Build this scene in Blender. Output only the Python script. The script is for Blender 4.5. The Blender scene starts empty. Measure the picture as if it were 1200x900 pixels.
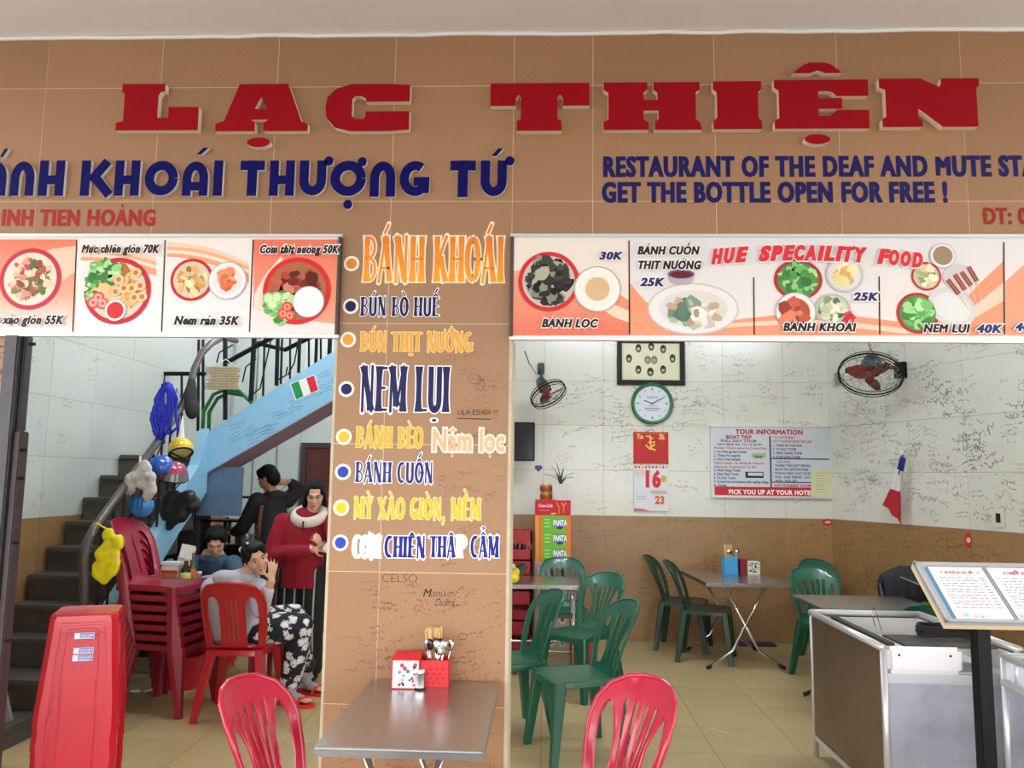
import bpy, bmesh, math, random, unicodedata
from mathutils import Vector, Matrix, Euler
from mathutils.geometry import delaunay_2d_cdt
random.seed(7)
SC = bpy.context.scene
COL = SC.collection
PI = math.pi
R = math.radians

# ------------------------------------------------------------------ camera
EYE = 1.54
F = 950.0
cam_d = bpy.data.cameras.new('camera')
cam_d.sensor_width = 36.0
cam_d.lens = 36.0 * F / 1200.0
cam_d.clip_start = 0.05
cam = bpy.data.objects.new('camera', cam_d)
COL.objects.link(cam)
CM = (Matrix.Rotation(R(2.29), 3, 'Z') @ Matrix.Rotation(R(90 + 6.758), 3, 'X') @ Matrix.Rotation(R(.763), 3, 'Z'))
cam.matrix_world = Matrix.Translation((0, 0, EYE)) @ CM.to_4x4()
SC.camera = cam

# ------------------------------------------------------------------ world / exposure
SKY = 9.8
w = bpy.data.worlds.new('overcast_sky')
SC.world = w
w.use_nodes = True
bg = w.node_tree.nodes['Background']
# overcast sky: brighter overhead than at the horizon
_n = w.node_tree.nodes; _l = w.node_tree.links
_g = _n.new('ShaderNodeTexCoord'); _s = _n.new('ShaderNodeSeparateXYZ'); _r = _n.new('ShaderNodeMapRange')
_r.inputs[1].default_value = 0; _r.inputs[2].default_value = 1; _r.inputs[3].default_value = SKY * .55; _r.inputs[4].default_value = SKY
_l.new(_g.outputs['Generated'], _s.inputs[0]); _l.new(_s.outputs['Z'], _r.inputs[0]); _l.new(_r.outputs[0], bg.inputs['Strength'])
bg.inputs['Color'].default_value = (1, .985, .955, 1)
SC.view_settings.view_transform = 'Standard'
SC.view_settings.look = 'None'
SC.view_settings.gamma = 1
SC.view_settings.use_curve_mapping = False
SC.view_settings.exposure = 0.0
TUBE_POWER = 185.0

# ------------------------------------------------------------------ measuring helpers: photo pixel -> point of the place
def ray(x, y):
    return CM @ Vector(((x - 600) / F, -(y - 450) / F, -1))
def at_y(x, y, Y):
    d = ray(x, y); t = Y / d.y
    return Vector((d.x * t, Y, d.z * t + EYE))
def at_z(x, y, Z):
    d = ray(x, y); t = (Z - EYE) / d.z
    return Vector((d.x * t, d.y * t, Z))
def at_x(x, y, X):
    d = ray(x, y); t = X / d.x
    return Vector((X, d.y * t, d.z * t + EYE))

# ------------------------------------------------------------------ materials
MATS = {}
def srgb(c):
    if isinstance(c, str):
        c = tuple(int(c[i:i + 2], 16) / 255 for i in (0, 2, 4))
    return tuple(((v + .055) / 1.055) ** 2.4 if v > .04045 else v / 12.92 for v in c)
def mat(name, col, rough=.5, metal=0, noise=0, nscale=8, bump=0, bscale=60, rnd=0, col2=None, spec=.5, coat=0, emit=0, alpha=1, stretch=None):
    if name in MATS: return MATS[name]
    m = bpy.data.materials.new(name); m.use_nodes = True
    nt = m.node_tree; N = nt.nodes; L = nt.links
    b = N['Principled BSDF']
    c = srgb(col)
    b.inputs['Base Color'].default_value = (*c, 1)
    b.inputs['Roughness'].default_value = rough
    b.inputs['Metallic'].default_value = metal
    b.inputs['Specular IOR Level'].default_value = spec
    b.inputs['Coat Weight'].default_value = coat
    b.inputs['Alpha'].default_value = alpha
    if emit:
        b.inputs['Emission Color'].default_value = (*c, 1); b.inputs['Emission Strength'].default_value = emit
    src = None
    tc = N.new('ShaderNodeTexCoord')
    vec = tc.outputs['Object']
    if stretch:
        mp = N.new('ShaderNodeMapping'); mp.inputs['Scale'].default_value = stretch
        L.new(vec, mp.inputs['Vector']); vec = mp.outputs['Vector']
    if noise:
        c2 = srgb(col2) if col2 else tuple(v * .45 for v in c)
        nz = N.new('ShaderNodeTexNoise'); nz.inputs['Scale'].default_value = nscale; nz.inputs['Detail'].default_value = 6
        nz.inputs['Roughness'].default_value = .65
        L.new(vec, nz.inputs['Vector'])
        rp = N.new('ShaderNodeMapRange'); rp.inputs[1].default_value = .35; rp.inputs[2].default_value = .7
        rp.inputs[4].default_value = noise
        L.new(nz.outputs['Fac'], rp.inputs[0])
        mx = N.new('ShaderNodeMix'); mx.data_type = 'RGBA'
        mx.inputs[6].default_value = (*c, 1); mx.inputs[7].default_value = (*c2, 1)
        L.new(rp.outputs[0], mx.inputs[0]); src = mx.outputs[2]
    if rnd:
        oi = N.new('ShaderNodeObjectInfo')
        hs = N.new('ShaderNodeHueSaturation')
        mr = N.new('ShaderNodeMapRange'); mr.inputs[3].default_value = 1 - rnd; mr.inputs[4].default_value = 1 + rnd
        L.new(oi.outputs['Random'], mr.inputs[0]); L.new(mr.outputs[0], hs.inputs['Value'])
        if src: L.new(src, hs.inputs['Color'])
        else: hs.inputs['Color'].default_value = (*c, 1)
        src = hs.outputs[0]
    if src: L.new(src, b.inputs['Base Color'])
    if bump:
        n2 = N.new('ShaderNodeTexNoise'); n2.inputs['Scale'].default_value = bscale; n2.inputs['Detail'].default_value = 4
        L.new(vec, n2.inputs['Vector'])
        bp = N.new('ShaderNodeBump'); bp.inputs['Strength'].default_value = bump; bp.inputs['Distance'].default_value = .004
        L.new(n2.outputs['Fac'], bp.inputs['Height']); L.new(bp.outputs[0], b.inputs['Normal'])
    MATS[name] = m
    return m
def print_mat(name, rough=.45):
    if name in MATS: return MATS[name]
    m = bpy.data.materials.new(name); m.use_nodes = True
    a = m.node_tree.nodes.new('ShaderNodeVertexColor'); a.layer_name = 'Col'
    b = m.node_tree.nodes['Principled BSDF']; b.inputs['Roughness'].default_value = rough; b.inputs['Specular IOR Level'].default_value = .25
    m.node_tree.links.new(a.outputs['Color'], b.inputs['Base Color'])
    MATS[name] = m
    return m
def floral(name):
    m = mat(name, '15171c', .85)
    nt = m.node_tree; N = nt.nodes; L = nt.links
    tc = N.new('ShaderNodeTexCoord')
    v = N.new('ShaderNodeTexVoronoi'); v.inputs['Scale'].default_value = 17
    nz = N.new('ShaderNodeTexNoise'); nz.inputs['Scale'].default_value = 60
    mx = N.new('ShaderNodeMix'); mx.data_type = 'VECTOR'; mx.inputs[0].default_value = .04
    L.new(tc.outputs['Object'], nz.inputs['Vector']); L.new(tc.outputs['Object'], mx.inputs[4]); L.new(nz.outputs['Color'], mx.inputs[5])
    L.new(mx.outputs[1], v.inputs['Vector'])
    r = N.new('ShaderNodeValToRGB'); r.color_ramp.interpolation = 'CONSTANT'
    e = r.color_ramp.elements
    e[0].position = 0; e[0].color = (.25, .26, .3, 1)
    e[1].position = .1; e[1].color = (.75, .77, .8, 1)
    for p, c in ((.34, (.1, .11, .13, 1)), (.38, (.7, .72, .76, 1)), (.47, (.008, .009, .014, 1))):
        x = e.new(p); x.color = c
    L.new(v.outputs['Distance'], r.inputs[0])
    L.new(r.outputs[0], N['Principled BSDF'].inputs['Base Color'])
    return m

# ------------------------------------------------------------------ object helpers
def tag(o, label=None, cat=None, group=None, kind=None):
    if label: o['label'] = label
    if cat: o['category'] = cat
    if group: o['group'] = group
    if kind: o['kind'] = kind
    return o
def empty(name, loc=(0, 0, 0), rz=0, label=None, cat=None, group=None):
    o = bpy.data.objects.new(name, None); COL.objects.link(o)
    o.location = loc; o.rotation_euler = (0, 0, rz); o.empty_display_size = .1
    return tag(o, label, cat, group)
def link(name, me, parent=None, loc=None, rot=None):
    o = bpy.data.objects.new(name, me); COL.objects.link(o)
    if parent: o.parent = parent
    if loc is not None: o.location = loc
    if rot is not None: o.rotation_euler = rot
    return o
def kids(o):
    return [c for c in COL.objects if c.parent == o]
def tree_copy(o, parent=None):
    c = o.copy(); COL.objects.link(c)
    if parent: c.parent = parent
    for ch in kids(o): tree_copy(ch, c)
    return c
def pip(x, y, poly):
    ins = False; n = len(poly)
    for i in range(n):
        x1, y1 = poly[i]; x2, y2 = poly[(i + 1) % n]
        if (y1 > y) != (y2 > y) and x < (x2 - x1) * (y - y1) / (y2 - y1) + x1: ins = not ins
    return ins

class MB:
    def __init__(s): s.v = []; s.f = []; s.m = []; s.c = []; s.mi = 0; s.col = None
    def add(s, vs, fs):
        b = len(s.v); s.v += [tuple(v) for v in vs]
        for f in fs: s.f.append([i + b for i in f]); s.m.append(s.mi); s.c.append(s.col)
    def box(s, x0, x1, y0, y1, z0, z1, M=None, taper=None):
        P = [Vector((x, y, z)) for z in (z0, z1) for y in (y0, y1) for x in (x0, x1)]
        if M: P = [M @ p for p in P]
        s.add(P, [(0, 2, 3, 1), (4, 5, 7, 6), (0, 1, 5, 4), (2, 6, 7, 3), (0, 4, 6, 2), (1, 3, 7, 5)])
        return s
    def bbox(s, x0, x1, y0, y1, z0, z1, b=.004):
        """box with chamfered edges"""
        sx, sy, sz = (x1 - x0) / 2, (y1 - y0) / 2, (z1 - z0) / 2
        c = Vector(((x0 + x1) / 2, (y0 + y1) / 2, (z0 + z1) / 2))
        bm = bmesh.new(); bmesh.ops.create_cube(bm, size=2)
        for v in bm.verts: v.co = Vector((v.co.x * sx, v.co.y * sy, v.co.z * sz)) + c
        bmesh.ops.bevel(bm, geom=bm.edges[:], offset=min(b, sx * .9, sy * .9, sz * .9), segments=2, affect='EDGES')
        return s.bm(bm)
    def bm(s, bm, M=None):
        bm.verts.ensure_lookup_table()
        for i, v in enumerate(bm.verts): v.index = i
        s.add([(M @ v.co) if M else v.co for v in bm.verts], [[v.index for v in f.verts] for f in bm.faces])
        bm.free(); return s
    def loft(s, rings, cap=True, closed=True):
        n = len(rings[0]); vs = [p for r in rings for p in r]; fs = []
        for k in range(len(rings) - 1):
            for i in range(n if closed else n - 1):
                j = (i + 1) % n
                fs.append((k * n + i, k * n + j, (k + 1) * n + j, (k + 1) * n + i))
        if cap and closed:
            fs.append(tuple(range(n - 1, -1, -1))); fs.append(tuple(range((len(rings) - 1) * n, len(rings) * n)))
        s.add(vs, fs); return s
    def tube(s, pts, r, n=8, cap=True, closed=False):
        pts = [Vector(p) for p in pts]; N = len(pts)
        rr = r if isinstance(r, (list, tuple)) else [r] * N
        rings = []; up = None
        for i, p in enumerate(pts):
            if closed: t = pts[(i + 1) % N] - pts[i - 1]
            else: t = pts[min(i + 1, N - 1)] - pts[max(i - 1, 0)]
            if t.length < 1e-9: t = Vector((0, 0, 1))
            t.normalize()
            if up is None:
                up = Vector((0, 0, 1)) if abs(t.z) < .9 else Vector((1, 0, 0))
            a = t.cross(up); a.normalize(); b = a.cross(t); up = b
            rings.append([p + (a * math.cos(2 * PI * k / n) + b * math.sin(2 * PI * k / n)) * rr[i] for k in range(n)])
        if closed: rings.append(rings[0]); cap = False
        return s.loft(rings, cap)
    def lathe(s, prof, n=24, c=(0, 0, 0), M=None):
        c = Vector(c)
        rings = [[c + Vector((r * math.cos(2 * PI * k / n), r * math.sin(2 * PI * k / n), z)) for k in range(n)] for r, z in prof]
        if M: rings = [[M @ p for p in r] for r in rings]
        return s.loft(rings)
    def ball(s, c, r, sub=2, M=None):
        bm = bmesh.new(); bmesh.ops.create_icosphere(bm, subdivisions=sub, radius=1)
        if not isinstance(r, (list, tuple)): r = (r, r, r)
        c = Vector(c)
        for v in bm.verts:
            q = Vector((v.co.x * r[0], v.co.y * r[1], v.co.z * r[2]))
            v.co = (M @ q if M else q) + c
        return s.bm(bm)
    def plate(s, outer, holes, fn, th=.01, step=.05):
        """thin moulded sheet: outline with holes, mapped by fn(u, v, depth)"""
        pts = [Vector(p) for p in outer]; edges = [(i, (i + 1) % len(outer)) for i in range(len(outer))]
        for h in holes:
            b = len(pts); pts += [Vector(p) for p in h]; edges += [(b + i, b + (i + 1) % len(h)) for i in range(len(h))]
        xs = [p[0] for p in outer]; ys = [p[1] for p in outer]
        if step:
            nx = int((max(xs) - min(xs)) / step) + 1; ny = int((max(ys) - min(ys)) / step) + 1
            for i in range(1, nx):
                for j in range(1, ny):
                    x = min(xs) + i * step; y = min(ys) + j * step
                    if pip(x, y, outer) and not any(pip(x, y, h) for h in holes): pts.append(Vector((x, y)))
        vo, eo, fo, *_ = delaunay_2d_cdt(pts, edges, [], 0, 1e-5)
        tri = []
        for f in fo:
            cx = sum(vo[i].x for i in f) / len(f); cy = sum(vo[i].y for i in f) / len(f)
            if pip(cx, cy, outer) and not any(pip(cx, cy, h) for h in holes): tri.append(list(f))
        n = len(vo); V = [fn(v.x, v.y, 0) for v in vo] + [fn(v.x, v.y, th) for v in vo]
        fs = [t for t in tri]; back = [[i + n for i in reversed(t)] for t in tri]
        cnt = {}
        for t in tri:
            for i in range(len(t)):
                a, b = t[i], t[(i + 1) % len(t)]; cnt[(a, b)] = 1
        side = [[b, a, a + n, b + n] for (a, b) in cnt if (b, a) not in cnt]
        mi = s.mi
        s.add(V, fs + back)
        b0 = len(s.v) - len(V)
        for q in side:
            s.f.append([i + b0 for i in q]); s.m.append(getattr(s, 'side_mi', mi)); s.c.append(s.col)
        return s
    def build(s, name, mats, parent=None, smooth=False, auto=None):
        me = bpy.data.meshes.new(name); me.from_pydata([tuple(v) for v in s.v], [], s.f)
        for m in (mats if isinstance(mats, (list, tuple)) else [mats]): me.materials.append(m)
        me.polygons.foreach_set('material_index', s.m)
        if any(c is not None for c in s.c):
            ca = me.color_attributes.new('Col', 'FLOAT_COLOR', 'CORNER')
            k = 0
            for p, c in zip(me.polygons, s.c):
                c4 = (*(c or (1, 1, 1)), 1)
                for _ in range(p.loop_total): ca.data[k].color = c4; k += 1
        me.update()
        if smooth:
            me.polygons.foreach_set('use_smooth', [True] * len(me.polygons))
            if auto: me.set_sharp_from_angle(angle=R(auto))
        return link(name, me, parent)

# ------------------------------------------------------------------ flat print: layers of coloured shapes
LAY = .00025
class Print(MB):
    """u to the right, v up, layer outwards; M maps (u, -layer, v) into the place"""
    def __init__(s, M=None): super().__init__(); s.M = M or Matrix.Identity(4); s.L = 1; s.j = 0
    def p(s, u, v, l=None): return s.M @ Vector((u, -((s.L if l is None else l) + (s.j % 9) * .05) * LAY, v))
    def poly(s, pts, c):
        s.j += 1
        s.col = srgb(c) if isinstance(c, str) else c
        s.add([s.p(u, v) for u, v in pts], [list(range(len(pts)))]); return s
    def rect(s, u0, v0, u1, v1, c): return s.poly([(u0, v0), (u1, v0), (u1, v1), (u0, v1)], c)
    def disc(s, u, v, r, c, ry=None, n=28, rot=0):
        ry = ry or r
        pts = []
        for k in range(n):
            a = 2 * PI * k / n; x = r * math.cos(a); y = ry * math.sin(a)
            pts.append((u + x * math.cos(rot) - y * math.sin(rot), v + x * math.sin(rot) + y * math.cos(rot)))
        return s.poly(pts, c)
    def ring(s, u, v, r0, r1, c, n=32, ry=1):
        s.col = srgb(c) if isinstance(c, str) else c
        P = []
        for k in range(n):
            a = 2 * PI * k / n
            P += [s.p(u + r0 * math.cos(a), v + r0 * ry * math.sin(a)), s.p(u + r1 * math.cos(a), v + r1 * ry * math.sin(a))]
        s.add(P, [(2 * k, 2 * k + 1, (2 * k + 3) % (2 * n), (2 * k + 2) % (2 * n)) for k in range(n)]); return s
    def line(s, pts, w, c, wf=None):
        s.j += 1
        s.col = srgb(c) if isinstance(c, str) else c
        n = len(pts); P = []
        for i, (u, v) in enumerate(pts):
            a = pts[max(i - 1, 0)]; b = pts[min(i + 1, n - 1)]
            dx, dy = b[0] - a[0], b[1] - a[1]; L = math.hypot(dx, dy) or 1
            ww = (wf(i / max(n - 1, 1)) if wf else 1) * w / 2
            P += [s.p(u - dy / L * ww, v + dx / L * ww), s.p(u + dy / L * ww, v - dx / L * ww)]
        s.add(P, [(2 * i, 2 * i + 1, 2 * i + 3, 2 * i + 2) for i in range(n - 1)]); return s
    def food(s, u, v, r, cols, n=40, size=.3, ry=None, rng=None):
        """heap of small irregular bits inside a disc"""
        rng = rng or random.Random(int(u * 1000) + n); ry = ry or r
        base = s.L
        for k in range(n):
            a = rng.random() * 2 * PI; d = math.sqrt(rng.random())
            cu, cv = u + math.cos(a) * d * r * .85, v + math.sin(a) * d * ry * .85
            q = r * size * (.5 + rng.random()); el = .35 + .65 * rng.random(); ro = rng.random() * PI
            c = rng.choice(cols); f = .75 + .5 * rng.random()
            c = tuple(min(1, x * f) for x in srgb(c))
            s.L = base + (k % 12) * .5
            m = 7; pts = []
            for j in range(m):
                b = 2 * PI * j / m; rr = .75 + .5 * rng.random()
                x = q * math.cos(b) * rr; y = q * el * math.sin(b) * rr
                pts.append((cu + x * math.cos(ro) - y * math.sin(ro), cv + x * math.sin(ro) + y * math.cos(ro)))
            s.poly(pts, c)
        s.L = base + 6; return s
    def text(s, txt, u0, v0, u1, h, c, off=.03, shear=0, vtop=None, outline=None, oc=None, slope=0, bold=0):
        """text fitted to width u0..u1, cap height h, baseline v0, letter by letter"""
        x = 0; items = []
        for ch in txt:
            dd = unicodedata.normalize('NFD', ch); marks = dd[1:]; ch = dd[0]
            if ch != ' ': items.append((ch, x, marks))
            x += adv(ch) + off * .9 + bold * 1.2
        a = off * -1 - bold; b = x - off - bold; k = (u1 - u0) / (b - a); kh = h / .73; base = s.L
        for n_, (ch, ox, marks) in enumerate(items):
            bar = ch in 'Đđ'
            if bar:
                ch = 'D' if ch == 'Đ' else 'd'; s.L = base + 3
                s.line([(u0 + (ox - a - .06) * k, v0 + .36 * kh), (u0 + (ox - a + .3) * k, v0 + .36 * kh)], .1 * kh, c)
            up_ = ch.isupper(); y = .80 if up_ else (.62 if ch != 'i' else .75); mx = adv(ch) / 2 + .02
            for mk in marks:
                y2 = y
                if mk == '\u0323': pl = [(mx - .04, -.14), (mx + .04, -.14)]
                elif mk == '\u031b': pl = [(mx + .2, y - .14), (mx + .3, y - .08), (mx + .3, y + .02)]
                elif mk == '\u0301': pl = [(mx - .04, y), (mx + .08, y + .16)]; y += .15
                elif mk == '\u0300': pl = [(mx + .04, y), (mx - .08, y + .16)]; y += .15
                elif mk == '\u0302': pl = [(mx - .13, y - .01), (mx, y + .1), (mx + .13, y - .01)]; y += .12
                elif mk == '\u0303': pl = [(mx - .12, y + .02), (mx - .04, y + .08), (mx + .04, y + .02), (mx + .12, y + .08)]; y += .15
                else: pl = [(mx - .05, y + .1), (mx + .05, y + .12), (mx, y)]; y += .15
                for (o, cc, dl) in ([(outline - off, oc, 0)] if outline else []) + [(0, c, 1)]:
                    s.L = base + 1 + dl
                    s.line([(u0 + (a_ + ox + b_ * shear - a) * k, v0 + b_ * kh + slope * (a_ + ox) * k) for a_, b_ in pl], (.06 + off + 2 * o) * (k + kh) / 2, cc)
            for (o, cc, dl) in ([(outline, oc, 0)] if outline else []) + [(off, c, 1)]:
                V, Fs = text_geo(ch, 0 if ch == 'M' else o, shear)
                s.L = base + 1 + dl; s.j = n_
                s.col = srgb(cc) if isinstance(cc, str) else cc
                ob = max(o, .0) + bold
                for jj, bx in enumerate((-ob, -ob / 2, 0, ob / 2, ob) if ch == 'M' else (-bold, 0, bold) if bold and dl else (0,)):
                    s.j = n_ * 5 + jj
                    s.add([s.p(u0 + (px_ + ox + bx - a) * k, v0 + y * kh + slope * (px_ + ox) * k) for px_, y in V], Fs)
        s.L = base + 3
        return s
    def done(s, name, parent=None, rough=.45):
        return s.build(name, print_mat('printed_ink_%02d' % int(rough * 100), rough), parent)
_TX = {}
def text_geo(txt, off, shear):
    key = (txt, off, shear)
    if key not in _TX:
        c = bpy.data.curves.new('t', 'FONT'); c.body = txt; c.offset = off; c.shear = shear; c.resolution_u = 3
        o = bpy.data.objects.new('t', c)
        m = bpy.data.meshes.new_from_object(o)
        _TX[key] = ([(v.co.x, v.co.y) for v in m.vertices], [list(p.vertices) for p in m.polygons])
        bpy.data.objects.remove(o); bpy.data.curves.remove(c); bpy.data.meshes.remove(m)
    return _TX[key]
_AD = {}
def adv(ch):
    if ch not in _AD:
        f = lambda t: max(v[0] for v in text_geo(t, 0, 0)[0])
        _AD[ch] = f('H' + ch + 'H') - f('HH')
    return _AD[ch]

# ------------------------------------------------------------------ stroke letters (caps with accents), unit height
def arc(cx, cy, rx, ry, a0, a1, n=12):
    return [(cx + rx * math.cos(R(a0 + (a1 - a0) * i / n)), cy + ry * math.sin(R(a0 + (a1 - a0) * i / n))) for i in range(n + 1)]
S, T_ = 'S', 'T'          # thick stem / thinner stroke
GLY = {
 'A': (.56, [(T_, [(.07, 0), (.27, 1)]), (S, [(.27, 1), (.47, 0)]), (T_, [(.15, .3), (.4, .3)])]),
 'B': (.5, [(S, [(.13, 0), (.13, 1)]), (T_, [(.1, .97)] + arc(.22, .75, .19, .22, 90, -90) + [(.13, .53)]), (T_, [(.13, .5)] + arc(.23, .27, .21, .24, 90, -90) + [(.1, .03)])]),
 'C': (.5, [(S, arc(.3, .5, .2, .46, 60, 300))]),
 'E': (.46, [(S, [(.13, 0), (.13, 1)]), (T_, [(.1, .96), (.4, .96)]), (T_, [(.13, .52), (.34, .52)]), (T_, [(.1, .04), (.42, .04)])]),
 'G': (.54, [(S, arc(.3, .5, .2, .46, 60, 310)), (T_, [(.34, .42), (.5, .42)]), (S, [(.46, .42), (.46, .06)])]),
 'H': (.56, [(S, [(.12, 0), (.12, 1)]), (S, [(.45, 0), (.45, 1)]), (T_, [(.12, .5), (.45, .5)])]),
 'I': (.25, [(S, [(.125, 0), (.125, 1)])]),
 'K': (.54, [(S, [(.12, 0), (.12, 1)]), (T_, [(.14, .42), (.46, 1)]), (S, [(.23, .56), (.46, 0)])]),
 'L': (.44, [(S, [(.13, 0), (.13, 1)]), (T_, [(.1, .04), (.42, .04)])]),
 'M': (.7, [(T_, [(.1, 0), (.12, 1)]), (S, [(.13, 1), (.34, .12)]), (T_, [(.34, .12), (.56, 1)]), (S, [(.58, 0), (.58, 1)])]),
 'N': (.57, [(T_, [(.11, 0), (.11, 1)]), (S, [(.12, 1), (.44, .02)]), (T_, [(.46, 0), (.46, 1)])]),
 'O': (.56, [(S, arc(.28, .5, .2, .46, 0, 360, 20))]),
 'P': (.48, [(S, [(.13, 0), (.13, 1)]), (T_, [(.1, .97)] + arc(.22, .72, .2, .25, 90, -90) + [(.13, .47)])]),
 'T': (.5, [(S, [(.25, 0), (.25, 1)]), (T_, [(.03, .95), (.47, .95)])]),
 'U': (.55, [(S, [(.12, 1), (.12, .3)] + arc(.28, .27, .16, .24, 180, 360) + [(.44, .3), (.44, 1)])]),
 'X': (.52, [(S, [(.08, 1), (.44, 0)]), (T_, [(.44, 1), (.08, 0)])]),
 'Y': (.5, [(S, [(.07, 1), (.25, .5), (.25, 0)]), (T_, [(.44, 1), (.25, .5)])]),
 ',': (.2, [(T_, [(.1, .06), (.12, -.02), (.06, -.2)])]),
 ' ': (.28, []),
}
ACC = {'\u0301': lambda x, y: [(T_, [(x - .03, y + .08), (x + .09, y + .26)])],
       '\u0300': lambda x, y: [(T_, [(x + .03, y + .08), (x - .09, y + .26)])],
       '\u0302': lambda x, y: [(T_, [(x - .11, y + .06), (x, y + .17), (x + .11, y + .06)])],
       '\u0303': lambda x, y: [(T_, [(x - .1, y + .12), (x - .03, y + .18), (x + .03, y + .12), (x + .1, y + .18)])],
       '\u0309': lambda x, y: [(T_, arc(x, y + .2, .05, .05, 150, -90, 5))],
       '\u0323': lambda x, y: [(S, [(x - .03, -.18), (x + .03, -.18)])],
       '\u031b': lambda x, y: [(T_, [(x + .18, .9), (x + .28, .96), (x + .27, 1.1)])]}
def stroke_text(pr, txt, u0, v0, u1, h, c, outline=None, oc=None, w=.15, wt=.075, c2=None, serif=True):
    seq = []; x = 0
    for ch in unicodedata.normalize('NFD', txt):
        if ch in ACC:
            y = 1.0 + .17 * stack
            seq.append((ACC[ch](cx, y), 0, 1))
            if ch not in '\u0323\u031b': stack += 1
            continue
        wd, st = GLY[ch]
        seq.append((st, x, 0)); cx = x + wd / 2; x += wd + .03; stack = 0
    k = (u1 - u0) / x
    kx = k; ky = h
    jobs = []
    for st, ox, isacc in seq:
        for kind, pts in st:
            P = [(u0 + (px_ + ox) * kx, v0 + py_ * ky) for px_, py_ in pts]
            jobs.append((kind, P, isacc, pts))
    base = pr.L
    for pas in ((0, 1) if outline else (1,)):
        ex = outline if pas == 0 else 0
        pr.L = base + pas
        for kind, P, isacc, raw in jobs:
            ww = (w if kind == S else wt) * k * 1.0
            if isacc: ww = (.11 if kind == S else .09) * k
            cc = oc if pas == 0 else c
            # lengthen ends by outline
            Q = []
            for i in range(len(P) - 1):
                n = 6 if len(P) <= 3 else 1
                for j in range(n):
                    t = j / n; Q.append((P[i][0] * (1 - t) + P[i + 1][0] * t, P[i][1] * (1 - t) + P[i + 1][1] * t))
            Q.append(P[-1])
            if ex:
                for e, f in ((0, 1), (-1, -2)):
                    dx, dy = Q[e][0] - Q[f][0], Q[e][1] - Q[f][1]; L = math.hypot(dx, dy) or 1
                    Q[e] = (Q[e][0] + dx / L * ex, Q[e][1] + dy / L * ex)
            stem = kind == S and len(raw) <= 3 and not isacc
            wf = (lambda t: ((ww * (1 + .5 * abs(2 * t - 1) ** 3) + 2 * ex) / (ww + 2 * ex))) if (stem and serif) else None
            if c2 and pas == 1:
                n = len(Q)
                for i in range(n - 1):
                    f = max(0, min(1, (Q[i][1] - v0) / h)); a = srgb(c); b = srgb(c2)
                    pr.line([Q[i], Q[i + 1]], (ww + 2 * ex) * ((wf((i + .5) / n)) if wf else 1), tuple(a[q] * f + b[q] * (1 - f) for q in range(3)))
            else: pr.line(Q, ww + 2 * ex, cc, wf)
            if isacc or len(raw) > 3 or serif:
                for q in (Q[0], Q[-1]):
                    if isacc or kind == T_: pr.disc(q[0], q[1], (ww / 2 + ex) * (1.0), (cc if not (c2 and pas) else c), n=10)
    pr.L = base + 2

# ------------------------------------------------------------------ scribbles on walls
def scribble(pr, u0, v0, u1, v1, n, cols, rng, sz=(.018, .05), lw=.0028, avoid=()):
    for k in range(n):
        u = u0 + (u1 - u0) * rng.random(); v = v0 + (v1 - v0) * rng.random()
        if any(a <= u <= b and c <= v <= d for a, c, b, d in avoid): continue
        h = sz[0] + (sz[1] - sz[0]) * rng.random() ** 2; ang = rng.gauss(.08, .22); c = rng.choice(cols)
        lines = rng.choice((1, 1, 2, 2, 3)); wlen = rng.uniform(2.5, 8) * h
        style = rng.random()
        if style < .07:
            pts = arc(0, 0, h * 1.6, h * 1.2, 0, 350, 18)
            pr.line([(u + x, v + y) for x, y in pts], lw, c)
        for l in range(lines):
            x = 0; word = []
            while x < wlen:
                if rng.random() < .16 or len(word) > 14:
                    if len(word) > 2: pr.line(word, lw * rng.uniform(.8, 1.3), c)
                    word = []; x += h * .35
                y = h * (rng.random() * .75 if rng.random() < .8 else rng.uniform(-.4, 1.2)) - l * h * 1.6
                a, b = x * math.cos(ang) - y * math.sin(ang), x * math.sin(ang) + y * math.cos(ang)
                if u0 < u + a < u1 and v0 < v + b < v1: word.append((u + a, v + b))
                x += h * rng.uniform(.06, .3)
            if len(word) > 2: pr.line(word, lw, c)
# ================================================================== MATERIALS
M_mortar = mat('tile_joint_cream', 'd2c0a0', .9)
M_tan = mat('tan_facade_tile', 'a37c5a', .42, noise=.5, nscale=130, col2='845f44', bump=.2, bscale=220, rnd=.06)
M_dado = mat('brown_dado_tile', '9d7a52', .3, noise=.55, nscale=9, col2='836240', bump=.1, rnd=.07)
M_white_tile = mat('white_wall_tile', 'dcdcd2', .22, noise=.35, nscale=3, col2='c6c6b8', rnd=.03)
M_joint = mat('grey_joint', '8f8a7e', .9)
M_floor = mat('beige_floor_tile', 'c0ac80', .3, noise=.5, nscale=2.5, col2='a08a66', rnd=.04, bump=.05, bscale=20)
M_floor_joint = mat('floor_joint', '857459', .9)
M_paving = mat('street_paving', '7e776c', .85, noise=.5, nscale=6, col2='6c665c')
M_plaster = mat('white_plaster', 'ebeaea', .85, noise=.3, nscale=2, col2='dedddc', bump=.15, bscale=30)
M_ceil = mat('white_ceiling_paint', 'dcdcd6', .9)
M_terrazzo = mat('dark_terrazzo', '53504c', .5, noise=.8, nscale=160, col2='2e2c2a')
M_blue = mat('sky_blue_paint', '8cc0df', .5, noise=.4, nscale=5, col2='74abd0')
M_mauve = mat('mauve_soffit_paint', 'a58a9c', .6, noise=.4, nscale=6, col2='8a7088')
M_black = mat('black_painted_metal', '0e0f11', .45, spec=.2)
M_rail = mat('brown_grey_tube_paint', '4a4541', .35)
M_post = mat('dark_grey_metal', '45444a', .4, metal=.4, noise=.5, nscale=12, col2='2c2a30')
M_rust = mat('dark_brown_metal', '43353a', .5, metal=.2, noise=.5, nscale=12, col2='2b2226')
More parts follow.
